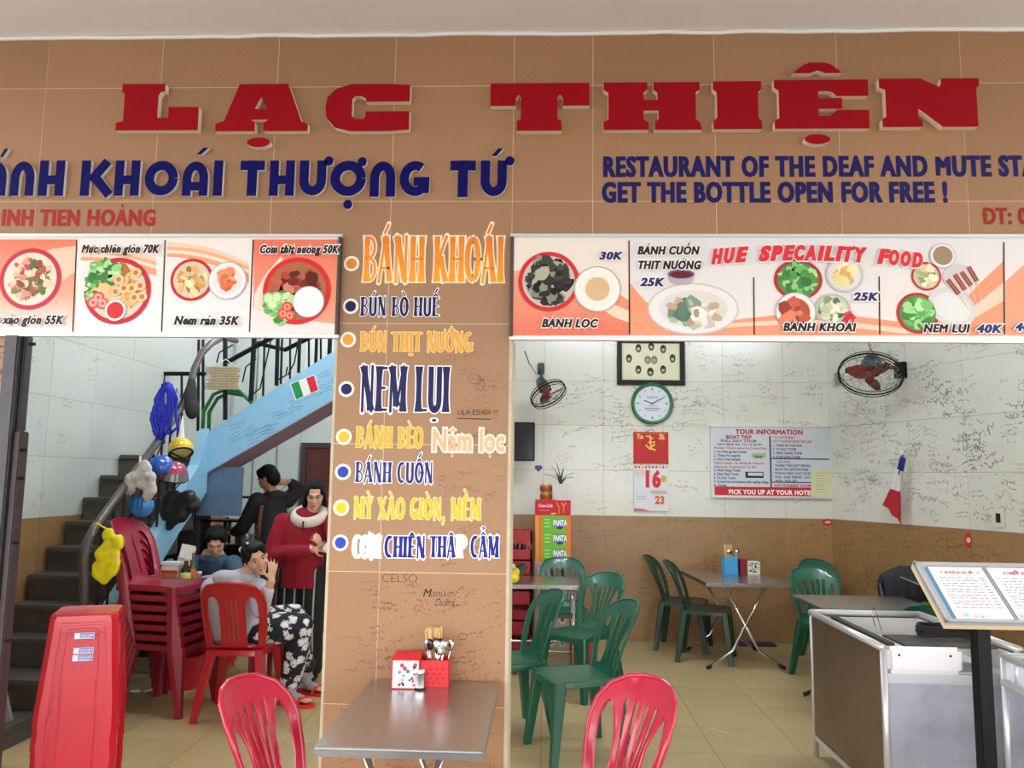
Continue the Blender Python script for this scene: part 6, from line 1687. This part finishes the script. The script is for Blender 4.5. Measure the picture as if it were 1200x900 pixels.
# gold tins
for k in range(2):
    gv = at_y(640, 580, KY + .1); t = empty('drink_tin', (gv.x, KY + .12, topz + k * .075), 0, ['lower gold tin beside the plant pot', 'upper gold tin beside the plant pot'][k], 'tin', 'gold tins')
    MB().lathe([(0, 0), (.055, 0), (.058, .006), (.058, .06), (.05, .068), (0, .068)], 20).build('can', mat('gold_tin', 'b8862e', .3, metal=.7), t, True, 40)
    MB().lathe([(.0585, .015), (.0592, .02), (.0592, .045), (.0585, .05)], 20).build('label_band', mat('red_gold_label', '9a3a1c', .4), t, True)
    MB().lathe([(0, .066), (.045, .066), (.045, .072), (0, .072)], 16).build('lid', M_steel, t)
# red crates with bottle at the pillar side
for k in range(4):
    a = at_y(600, 700, 7.75); h_ = .27
    t = empty('drink_crate', (-.50, 7.55, k * h_), 0, ['lowest red plastic crate behind the left table', 'red plastic crate second from the floor', 'red plastic crate third from the floor, level with the tabletop', 'topmost red plastic crate, holding dark bottles'][k], 'crate', 'red drink crates')
    M_cr = mat('crate_red', 'a01828', .4)
    for (x0, x1, y0, y1) in ((0, .40, 0, .012), (0, .40, .288, .3), (0, .012, .012, .288), (.388, .40, .012, .288)):
        MB().box(x0, x1, y0, y1, 0, .1).build('side', M_cr, t); MB().box(x0, x1, y0, y1, .15, h_ - .004).build('side', M_cr, t)
    for x in (0, .385):
        for y in (0, .285): MB().box(x, x + .015, y, y + .015, 0, h_ - .004).build('corner', M_cr, t)
    MB().box(.0, .4, 0, .3, 0, .012).build('bottom', M_cr, t)
def bottle(name, loc, h, r_, m_, label, cap=None, lab=None, group=None, cat='bottle'):
    t = empty(name, loc, 0, label, cat, group)
    MB().lathe([(0, 0), (r_, .002), (r_, h * .55), (r_ * .85, h * .65), (r_ * .4, h * .78), (r_ * .38, h * .96), (0, h * .96)], 16).build('glass', m_, t, True, 50)
    if cap: MB().lathe([(0, h * .93), (r_ * .45, h * .93), (r_ * .45, h), (0, h)], 12).build('cap', cap, t, True, 40)
    if lab: MB().lathe([(r_ * 1.0, h * .12), (r_ * 1.03, h * .13), (r_ * 1.03, h * .48), (r_, h * .5)], 16).build('label_band', lab, t, True)
    return t
M_dg = mat('dark_glass', '0e0f10', .1); M_clear = mat('clear_glass', 'dfe8e6', .06, spec=.5); M_clear.node_tree.nodes['Principled BSDF'].inputs['Transmission Weight'].default_value = .92
for k in range(5): bottle('glass_bottle', (-.44 + .075 * k, 7.66 + .04 * (k % 2), 3 * .27 + .013), .25, .03, M_dg if k % 2 else M_clear, ['leftmost bottle in the top red crate behind the left table', 'second bottle from the left in the top red crate', 'middle bottle in the top red crate', 'fourth bottle from the left in the top red crate', 'rightmost bottle in the top red crate'][k], M_steel, None, 'bottles in the crate')
# bag and banana-yellow thing on the left table
bgx = empty('string_bag', (-.36, 6.72, .72), 0, 'dark olive bag lying at the left end of the left steel table', 'bag')
blob('sack', [((0, 0, .07), (.11, .09, .075), None), ((.06, .02, .06), (.09, .07, .06), None), ((-.04, .02, .13), (.07, .06, .06), None)], .009, mat('olive_cloth', '3c4236', .95, noise=.6, nscale=14, col2='1d211c', bump=.8), bgx, 3)
MB().tube([(-.08, 0, .14), (-.05, -.02, .24), (.03, 0, .25), (.07, .02, .12)], .008, 6).build('strap', M_rubber, bgx, True)
yl = empty('yellow_bundle', (-.235, 6.60, .72), 0, 'bright yellow bundle with a pale knot at the front of the left table', 'bundle')
blob('bundle', [((0, 0, .045), (.055, .04, .045), None), ((.02, 0, .09), (.035, .03, .035), None), ((-.03, .01, .03), (.045, .035, .03), None)], .006, mat('bright_yellow_plastic', 'e8d820', .4, bump=.5, bscale=30), yl, 3)
MB().tube([(.02, -.02, .11), (0, -.03, .15), (-.01, -.02, .13)], .014, 8).build('knot', mat('pale_cream_cloth', 'd8c8a8', .9), yl, True)

# red box under the left table, straw, purple mat
t = empty('gift_box', (.33, 6.85, 0), R(8), 'small red box with white cross lines on the floor under the left table', 'box')
MB().bbox(-.09, .09, -.09, .09, 0, .26, .004).build('box', mat('bright_red_card', 'c8201c', .5), t)
p = Print(Matrix.Translation((0, -.0905, 0))); p.L = 1; p.line([(-.04, .24), (0, .17), (.04, .24)], .012, 'e8dcd8'); p.line([(0, .17), (-.01, .1)], .012, 'e8dcd8'); p.build('box_print', print_mat('printed_ink_35', .35), t)
v = at_z(843, 857, .003); o = MB().tube([(-.05, .06, .003), (.05, -.06, .003)], .003, 6).build('drinking_straw', mat('white_plastic', 'e2e2e6', .4)); o.location = v; tag(o, 'white drinking straw lying on the floor tiles', 'straw')
v = at_z(886, 756, .0); o = MB().bbox(-.18, .18, -.08, .08, 0, .02, .006).build('foot_mat', mat('purple_cloth', '3c3058', .9)); o.location = v; tag(o, 'dark purple mat on the floor by the back wall under the table', 'mat')
# jacket over the grey chair
jt = empty('dark_jacket', (2.87, 6.56, .84), 0, 'dark jacket hung over the back of the grey chair behind the menu stand', 'jacket')
blob('jacket_body', chain([Vector((-.2, 0, -.02)), Vector((-.08, 0, .02)), Vector((.1, 0, .02)), Vector((.22, 0, -.03))], [.05, .06, .062, .05]) + [((k * .09 - .18, -.06, -.09), (.06, .03, .11), None) for k in range(5)] + [((k * .09 - .18, .07, -.1), (.06, .035, .12), None) for k in range(5)], .01, mat('charcoal_cloth', '22242c', .9, bump=.6, bscale=25), jt, 3)
MB().tube([(-.12, -.09, .0), (.0, -.11, -.05), (.1, -.1, -.04)], .005, 5).build('drawstring', mat('grey_cord', '8a8c90', .8), jt, True)

# ================================================================== TABLE THINGS
M_bask = mat('red_basket_plastic', 'c8242c', .4)
def cutlery_basket(loc, w, d, h, m_, label, bundle='chopstick', n=26, spoons=8, seed=1, L_=.23):
    rng = random.Random(seed)
    t = empty('cutlery_holder', loc, R(2), label, 'cutlery holder')
    for (x0, x1, y0, y1) in ((-w / 2, w / 2, -d / 2, -d / 2 + .004), (-w / 2, w / 2, d / 2 - .004, d / 2), (-w / 2, -w / 2 + .004, -d / 2, d / 2), (w / 2 - .004, w / 2, -d / 2, d / 2)):
        MB().bbox(x0, x1, y0, y1, 0, h, .001).build('side', m_, t)
    MB().box(-w / 2, w / 2, -d / 2, d / 2, 0, .005).build('bottom', m_, t); MB().box(-.003, .003, -d / 2 + .004, d / 2 - .004, 0, h * .9).build('divider', m_, t)
    p = Print(Matrix.Translation((0, -d / 2 - .0002, 0))); p.L = 1
    for i in range(7):
        for j in range(4):
            if (i + j) % 2: p.disc((i - 3) * w * .1, h * (.2 + .16 * j), w * .028, '7d1218' if m_ is M_bask else '14507c', None, 8)
    p.build('pierced_pattern', print_mat('printed_ink_35', .35), t)
    p = MB().box(-w / 2 - .002, w / 2 + .002, -d / 2 - .002, d / 2 + .002, h - .008, h); 
    for k in range(n):
        x, y = -w * .05 + rng.uniform(-.25, .2) * w, rng.uniform(-.1, .35) * d
        MB().tube([(x * .7, y * .6, .006), (x * 1.25, y + .006, L_ * rng.uniform(.94, 1.02))], [.0022, .0032], 6).build('chopstick', mat('bamboo', 'd9b477', .6), t)
    for k in range(spoons):
        x, y = rng.uniform(-.42, .46) * w, rng.uniform(-.4, .1) * d; zt_ = h + rng.uniform(.02, .05); c_ = Vector((x * 1.15, y - .01, zt_))
        s_ = MB().tube([(x * .5, y * .5, .008), (x, y, h * .9), tuple(c_)], .0022, 6).build('spoon', M_chrome, t, True)
        q = MB(); q.ball(c_ + Vector((0, 0, .018)), (.016, .005, .023), 2, Matrix.Rotation(rng.uniform(-.8, .8), 3, 'Z') @ Matrix.Rotation(rng.uniform(-.5, .5), 3, 'Y')); q.build('bowl', M_chrome if k % 3 else M_dg, s_, True)
    return t
TZ = .734
v = at_z(511, 800, TZ)
cutlery_basket((v.x, v.y - .04, TZ), .118, .1, .105, M_bask, 'red plastic basket full of chopsticks and spoons on the front table', n=30, spoons=12, seed=3, L_=.215)
v = at_z(479, 801, TZ)
tbx = empty('napkin_box', (v.x, v.y - .045, TZ), R(1), 'red napkin box with a white cartoon-like floral print beside the red cutlery basket', 'napkin box')
tbx['label'] = 'red napkin box with a white printed front beside the red cutlery basket'
MB().bbox(-.056, .056, -.045, .045, 0, .112, .004).build('box', M_bask, tbx)
q = MB(); q.loft([[(-.056, -.045, .112), (.056, -.045, .112), (.056, .045, .112), (-.056, .045, .112)], [(-.048, -.02, .128), (.056, -.02, .128), (.056, .045, .128), (-.048, .045, .128)]]); q.build('lid', M_bask, tbx)
p = Print(Matrix.Translation((0, -.0455, 0))); p.L = 1; p.rect(-.05, .005, .05, .107, 'e9e6ea'); rng = random.Random(4)
for k in range(22): p.L = 2 + (k % 4) * .4; p.disc(rng.uniform(-.03, .045), rng.uniform(.015, .095), rng.uniform(.003, .01), rng.choice(['20242c', '5a6a8c', 'b04850', 'c8ccd8', '8090a8']), None, 8)
p.build('front_print', print_mat('printed_ink_35', .35), tbx)
v = at_z(493, 806, TZ)
sk = empty('shaker', (v.x, v.y - .02, TZ), 0, 'small steel shaker with dark base in front of the napkin box', 'shaker')
MB().lathe([(0, 0), (.0215, 0), (.0215, .006), (.02, .008), (0, .008)], 20).build('base', M_rubber, sk)
MB().lathe([(.0, .008), (.02, .008), (.02, .06), (.021, .062), (0, .062)], 20).build('body', M_steel, sk, True, 40)
MB().lathe([(0, .062), (.021, .062), (.021, .074), (.018, .078), (0, .078)], 20).build('lid', M_chrome, sk, True, 40)
# back table: blue holder and tissue box
v = at_z(845, 667, .72); cutlery_basket((v.x, 7.62, .72), .125, .11, .15, mat('sky_blue_plastic', '3a96cc', .4), 'sky blue holder with wooden chopsticks on the crossed-leg table by the back wall', n=20, spoons=4, seed=8, L_=.26)
v = at_z(864, 666, .72)
tt = empty('napkin_box', (v.x - .0, 7.6, .72), R(4), 'dark red and white speckled napkin box on the crossed-leg table by the wall', 'napkin box')
MB().bbox(-.1, -.035, -.045, .045, 0, .135, .004).build('box', mat('dark_red_plastic', '6e1624', .5), tt); MB().bbox(-.034, .08, -.045, .045, 0, .115, .004).build('sleeve', mat('cream_plastic', 'd2cfc2', .5), tt)
p = Print(Matrix.Translation((0, -.0455, 0))); p.L = 1; rng = random.Random(5)
for k in range(26): p.disc(rng.uniform(-.025, .07), rng.uniform(.012, .105), rng.uniform(.004, .009), rng.choice(['2a2a2e', '5a5a60', '3a2a2a']), None, 7)
p.build('front_print', print_mat('printed_ink_35', .35), tt)

# condiments on the red table
RZ = .735
def jar(x, y_, r_, h, m_, label, lidm=None, lab=None, name='condiment_jar', cat='jar'):
    v = at_y(x, 680, y_); t = empty(name, (v.x, y_, RZ), 0, label, cat, 'condiments on the red table')
    MB().lathe([(0, 0), (r_, .002), (r_, h * .85), (r_ * .92, h * .88), (0, h * .88)], 20).build('jar', m_, t, True, 40)
    if lab: MB().lathe([(r_, h * .2), (r_ * 1.02, h * .21), (r_ * 1.02, h * .62), (r_, h * .63)], 20).build('label_band', lab, t, True)
    if lidm: MB().lathe([(0, h * .86), (r_ * .98, h * .86), (r_ * .98, h), (0, h)], 20).build('lid', lidm, t, True, 40)
    return t
M_whp = mat('white_plastic', 'e2e2e6', .4)
t = empty('food_tub', (at_y(201, 680, 6.0).x, 6.0, RZ), R(3), 'square white plastic tub with an orange label on the red table', 'tub')
MB().bbox(-.065, .065, -.05, .05, 0, .16, .008).build('tub', mat('milky_tub', 'c9b8a0', .35), t); MB().bbox(-.068, .068, -.053, .053, .15, .175, .005).build('lid', M_whp, t)
p = Print(Matrix.Translation((0, -.0505, 0))); p.L = 1; p.rect(-.06, .09, .06, .115, 'c8402c'); p.rect(-.055, .02, .055, .088, 'b07a52'); p.rect(-.055, .12, .055, .145, 'dcdce2'); p.build('printed_label', print_mat('printed_ink_35', .35), t)
bottle('sauce_bottle', (at_y(217, 680, 5.98).x, 5.98, RZ), .2, .036, mat('dark_sauce', '2a1a10', .15), 'short dark sauce bottle with a pale yellow label and yellow cap on the red table', mat('yellow_cap', 'd8d030', .4), mat('pale_yellow_label', 'c9cf7a', .5), 'condiments on the red table')
bottle('sauce_bottle', (at_y(225, 680, 6.06).x, 6.06, RZ), .235, .024, mat('green_glass', '3c5a30', .12), 'slim bottle with green and orange label and red cap on the red table', mat('red_cap', 'c8281c', .4), mat('orange_label', 'c86a30', .5), 'condiments on the red table')
jar(233, 5.97, .02, .11, M_clear, 'small clear glass with a striped label on the red table', M_whp, mat('brown_label', '7a4a3a', .5))
jar(240, 6.0, .03, .07, mat('blue_print_bowl', '3a4a86', .35), 'small blue printed bowl at the right end of the red table', None, mat('red_label', 'b04838', .5), 'sauce_bowl', 'bowl')
jar(214, 6.15, .045, .2, mat('peach_plastic', 'd8a078', .4), 'tall peach coloured tub behind the sauce bottles', M_whp)
nk_ = empty('napkin', (at_y(219, 650, 6.12).x, 6.1, RZ + .19), R(10), 'folded white napkin sticking up behind the sauce bottles', 'napkin')
q = MB(); q.box(-.05, .05, -.004, .004, 0, .1, Matrix.Rotation(.2, 4, 'Y')); q.build('sheet', M_whp, nk_); q = MB(); q.box(-.045, .05, .005, .01, .0, .09, Matrix.Rotation(.28, 4, 'Y')); q.build('sheet', M_whp, nk_)
for k, x in enumerate((190, 198, 207)): jar(x, 6.22, .022, .15 + .02 * (k % 2), [M_dg, mat('green_glass', '3c5a30', .12), M_whp][k], ['dark little bottle at the back left of the red table', 'green topped jar behind the white tub', 'white topped jar behind the white tub'][k], [M_whp, mat('green_cap', '3a8a5a', .4), M_rubber][k])

# ================================================================== THINGS HUNG ON THE STAIR RAILING
def hang(name, x, y, Xp, label, cat): v = at_x(x, y, Xp); return empty(name, tuple(v), 0, label, cat), v
HX = -2.88
def crumple(name, m, parent, poly, th, seed, n=60, r=.022, vox=.006):
    rg = random.Random(seed); B = []
    xs = [p_[0] for p_ in poly]; zs_ = [p_[1] for p_ in poly]
    while len(B) < n:
        x, z = rg.uniform(min(xs), max(xs)), rg.uniform(min(zs_), max(zs_))
        if pip(x, z, poly): B.append((Vector((x, rg.uniform(-th, th), z)), (r * rg.uniform(1.0, 1.5), r * .7, r * rg.uniform(1.0, 1.8)), Matrix.Rotation(rg.uniform(-.8, .8), 3, 'Y')))
    return blob(name, B, vox, m, parent, 8)
# blue hank of cord
t, v = hang('cord_hank', 195, 458, HX, 'hank of bright blue cord hanging from the top of the railing', 'cord')
M_bc = mat('royal_blue_cord', '1426b0', .35)
rng = random.Random(21)
for k in range(14):
    a_ = rng.uniform(-.05, .05); L_ = rng.uniform(.26, .44); w_ = rng.uniform(.03, .075)
    MB().tube([(rng.uniform(-.02, .02) + w_ * math.sin(f_) + a_ * (1 - math.cos(f_)) * .7, rng.uniform(-.01, .01), .06 - L_ * (1 - math.cos(f_)) / 2) for f_ in [2 * PI * i / 16 for i in range(16)]], .011, 6, closed=True).build('loop', M_bc, t, True)
def helmet(name, x, y, r_, c, label, rz=0, tilt=.4, visor=False, hx=HX):
    t, v = hang(name, x, y, hx, label, 'helmet')
    m_ = mat(c[0], c[1], .2, coat=.6); Mh = (Matrix.Rotation(rz, 4, 'Z') @ Matrix.Rotation(tilt, 4, 'X'))
    prof = [(r_ * math.cos(R(a_)), r_ * math.sin(R(a_))) for a_ in range(-25, 91, 10)] + [(0, r_)]
    q = MB(); q.lathe([(r_ * .86, -r_ * .40)] + prof, 24, M=Mh); q.build('shell', m_, t, True, 50)
    q = MB(); q.tube([Mh @ Vector((r_ * .9 * math.cos(a_), r_ * .9 * math.sin(a_), -r_ * .42)) for a_ in [2 * PI * i / 24 for i in range(24)]], .008, 6, closed=True); q.build('rim', M_rubber, t, True)
    if visor: q = MB(); q.loft([[Mh @ Vector((r_ * 1.02 * math.sin(a_) * s_, -r_ * 1.02 * math.cos(a_) * s_, z)) for a_ in [R(-55 + 11 * i) for i in range(11)]] for s_, z in ((1.0, r_ * .2), (1.05, -.0), (1.12, -r_ * .35))], cap=False, closed=False); q.build('visor', mat('smoky_visor', '6a6468', .1), t, True)
    MB().tube([Mh @ Vector((r_ * .8, 0, -r_ * .4)), Mh @ Vector((.02, -.02, -r_ * 1.1)), Mh @ Vector((-r_ * .8, 0, -r_ * .4))], .006, 6).build('chin_strap', M_rubber, t, True)
    return t
helmet('helmet', 212, 526, .095, ('yellow_shell', 'e0c020'), 'yellow cap-like helmet hanging on the railing above the pink one', R(40), -.5)
helmet('helmet', 189, 548, .098, ('blue_shell', '1d55b4'), 'blue helmet with dark rim hanging on the railing', R(-30), .2, hx=HX - .02)
helmet('helmet', 203, 556, .105, ('pink_shell', '9a3a5c'), 'pinkish red helmet with a smoky visor beside the blue one', R(50), .2, True, hx=HX + .05)
t = helmet('helmet', 166, 592, .085, ('light_blue_shell', '2c86cc'), 'light blue ribbed bicycle helmet low on the railing', R(20), PI - .3, hx=HX + .02)
for k in range(4): MB().box(-.004 - .04 + k * .027, .004 - .04 + k * .027, -.09, -.02, -.03, .06).build('rib', mat('dark_blue_plastic', '164f86', .3), t)
# white printed bag and black bag
t, v = hang('plastic_bag', 160, 562, HX, 'white printed plastic bag tied to the railing above the light blue helmet', 'bag')
crumple('bag', mat('white_print_plastic', 'd4d1ce', .4, noise=.9, nscale=16, col2='8a8a8a'), t, [(-.1, -.07), (-.05, .02), (0, .03), (.05, .11), (.1, .05), (.13, -.05), (.08, -.12), (.03, -.03), (-.02, -.02), (-.05, -.1)], .006, 3, 34, .03, .007)
MB().tube([(.02, 0, .1), (.015, .0, .17)], .008, 6).build('knot', M_whp, t)
t, v = hang('black_bag', 210, 590, HX + .06, 'black bag with straps hanging below the pink helmet', 'bag')
crumple('bag', mat('black_nylon', '101014', .5), t, [(-.12, .06), (.1, .08), (.14, 0), (.06, -.07), (-.02, -.14), (-.1, -.17), (-.11, -.05)], .02, 5, 40, .042, .01)
for pts in ([(.09, -.02, .06), (.15, 0, -.02), (.12, 0, -.14), (.1, 0, -.02)], [(-.09, 0, .0), (-.12, 0, -.12), (-.08, 0, -.2)]): MB().tube(pts, .007, 6).build('strap', M_black, t, True)
t, v = hang('dark_bag', 224, 465, HX - .02, 'dark grey cloth bag hung under the bend of the handrail', 'bag')
blob('bag', [((0, 0, 0), (.05, .06, .13), None), ((.0, .0, .1), (.035, .04, .06), None), ((.02, -.01, -.1), (.06, .06, .09), None)], .009, mat('charcoal_cloth2', '2c2c30', .9, bump=.6, bscale=25), t, 3)
t, v = hang('paper_cone', 213, 505, HX, 'narrow white paper cone stuck in the railing above the yellow helmet', 'paper cone')
MB().lathe([(0, -.11), (.035, -.11), (.02, .0), (.004, .12), (0, .12)], 12).build('cone', M_whp, t, True, 40)
# yellow bag at the newel
t = empty('yellow_bag', tuple(at_y(127, 650, 4.98)), 0, 'bright yellow plastic bag hanging on the handrail post above the red stools', 'bag')
crumple('bag', mat('lemon_plastic', 'e6dc1c', .35, bump=.5, bscale=22), t, [(-.02, .14), (.01, .1), (.06, .09), (.05, .05), (.035, .03), (.05, -.12), (.0, -.15), (-.06, -.13), (-.055, 0), (-.035, .09)], .01, 8, 40, .03, .007)
MB().tube([(-.012, 0, .15), (-.1, .02, .19), (-.16, .06, .16)], .005, 6).build('tie', mat('lemon_plastic', 'e6dc1c', .35), t, True)
# newspapers bundle, green hose, brown box
t = empty('newspaper_bundle', tuple(at_y(262, 443, PY - .06)), 0, 'bundle of folded newspapers in clear plastic hung on the upper railing', 'newspapers')
M_np = mat('yellowed_paper', 'd2c2a0', .8, noise=.5, nscale=30, col2='8a7a60')
rng = random.Random(30)
for k in range(9):
    q = MB(); q.bbox(-.13 + rng.uniform(-.012, .012), .13 + rng.uniform(-.012, .012), -.03, .03, -.1 + k * .0225, -.082 + k * .0225, .006); q.build('newspaper', M_np, t, True, 40)
MB().bbox(-.15, -.143, -.035, .035, -.1, .1, .003).build('plastic_edge', M_clear, t); MB().tube([(-.1, 0, .1), (0, .03, .17), (.1, 0, .1)], .004, 6).build('string', M_whp, t, True)
t = empty('green_hose', tuple(at_y(265, 470, PY + .2)), 0, 'coil of green hose arching behind the blue parapet', 'hose')
MB().tube([(-.2, 0, -.35), (-.2, 0, -.1), (-.12, 0, .06), (0, 0, .11), (.12, 0, .09), (.22, 0, 0), (.3, 0, -.1)], .018, 8).build('hose', mat('green_rubber', '1e7a34', .4), t, True)
MB().tube([(-.16, .05, -.35), (-.17, .05, -.1), (-.1, .05, .03), (0, .05, .08), (.14, .05, .06), (.25, .05, -.04)], .018, 8).build('hose', mat('green_rubber', '1e7a34', .4), t, True)

# ================================================================== BACK OF THE STAIR SIDE: KITCHEN CORNER
kc = empty('kitchen_counter', (-2.95, 8.45, 0), 0, 'dark steel kitchen counter at the back under the stairs', 'counter')
MB().bbox(-.65, 1.1, -.25, .3, .82, .86, .006).build('worktop', mat('dull_steel', '6c6e70', .35, metal=.7), kc)
MB().bbox(-.62, 1.07, -.2, .28, 0, .82, .006).build('cupboard', mat('dark_cupboard', '24262a', .6), kc)
for x in (-.3, .02, .3): MB().box(x - .004, x + .004, -.205, -.2, .14, .78).build('door_gap', M_black, kc)
for k, (x, r_, h, c) in enumerate(((-.5, .07, .16, 'dull_steel'), (-.3, .04, .24, 'dark_sauce'), (-.12, .09, .1, 'dull_steel'), (.1, .05, .18, 'white_plastic'), (.3, .045, .22, 'dark_red_plastic'), (.45, .06, .12, 'dull_steel'))):
    t = empty('cooking_pot' if k in (0, 2, 5) else 'kitchen_jar', (-2.95 + x, 8.35, .86), 0, ['steel pot at the left end of the kitchen counter', 'tall dark jar on the kitchen counter', 'wide low steel pot in the middle of the kitchen counter', 'white jar on the kitchen counter', 'dark red jar on the kitchen counter near the dark-clothed person', 'small steel pot at the right end of the kitchen counter'][k], 'pot' if k in (0, 2, 5) else 'jar')
    MB().lathe([(0, 0), (r_, 0), (r_ * 1.02, h * .9), (r_ * .95, h), (0, h)], 16).build('body', MATS[c], t, True, 40); MB().lathe([(0, h), (r_ * .6, h), (r_ * .2, h * 1.1), (0, h * 1.1)], 12).build('lid', M_black, t, True)
sf = empty('shade_filler_shelf', (-3.05, 7.95, 0), 0, 'added dark shelving unit standing in for the shade under the stair landing', 'shelf')  # black unit added so the space under the landing reads dark
for x in (-.3, .28): MB().box(x, x + .025, -.15, .15, 0, 1.35).build('upright', M_black, sf)
for z in (.3, .7, 1.1, 1.33): MB().box(-.3, .305, -.15, .15, z, z + .02).build('board', M_black, sf)
sd = empty('side_shelf', (-2.62, 9.0, 0), 0, 'low white rack with yellow-green trays before the brown door', 'rack')
MB().bbox(-.25, .25, -.15, .15, 0, 1.02, .006).build('body', mat('grey_rack', '9aa09c', .5), sd)
for k in range(3): MB().bbox(-.24, .24, -.17, .14, 1.02 + k * .065, 1.075 + k * .065, .01).build('tray', mat('yellow_green_tray', 'b8bc5a' if k == 1 else '9aa878', .5) if k == 1 else mat('pale_green_tray', 'a8b89a', .5), sd)
# floor things on the left
t = empty('red_bucket', (-2.62, 6.05, 0), 0, 'red bucket on the floor under the condiment table', 'bucket')
MB().lathe([(0, 0), (.1, 0), (.13, .22), (.135, .22), (.135, .235), (.12, .235), (.095, .02), (0, .02)], 20).build('pail', M_red, t, True, 40)
v = at_z(172, 812, .004); o = empty('white_cable', tuple(v), 0, 'white cable trailing to the floor under the maroon chairs', 'cable')
MB().tube([(.13, .15, .3), (.1, .1, .12), (.03, .03, .02), (-.02, 0, .006)], .006, 6).build('wire', M_whp, o, True); MB().ball((-.08, 0, .012), (.05, .02, .012), 2).build('plug_block', M_whp, o, True)
t = empty('grey_cloth', tuple(at_y(-2, 800, 3.9)), 0, 'grey cloth corner at the left edge of the frame before the stairs', 'cloth')
vq = [at_y(x, y, 3.9) - Vector(t.location) for x, y in ((-30, 770), (2, 786), (14, 844), (0, 850), (-34, 862))]
q = MB(); prism_y(q, [(v.x, v.z) for v in vq], -.01, .01); q.build('cloth_panel', mat('grey_fabric', '8a8a90', .9, bump=.5), t)
MB().tube([(-.12, 0, -.2), (-.12, 0, -.88)], .012, 6).build('stand_leg', M_black, t)
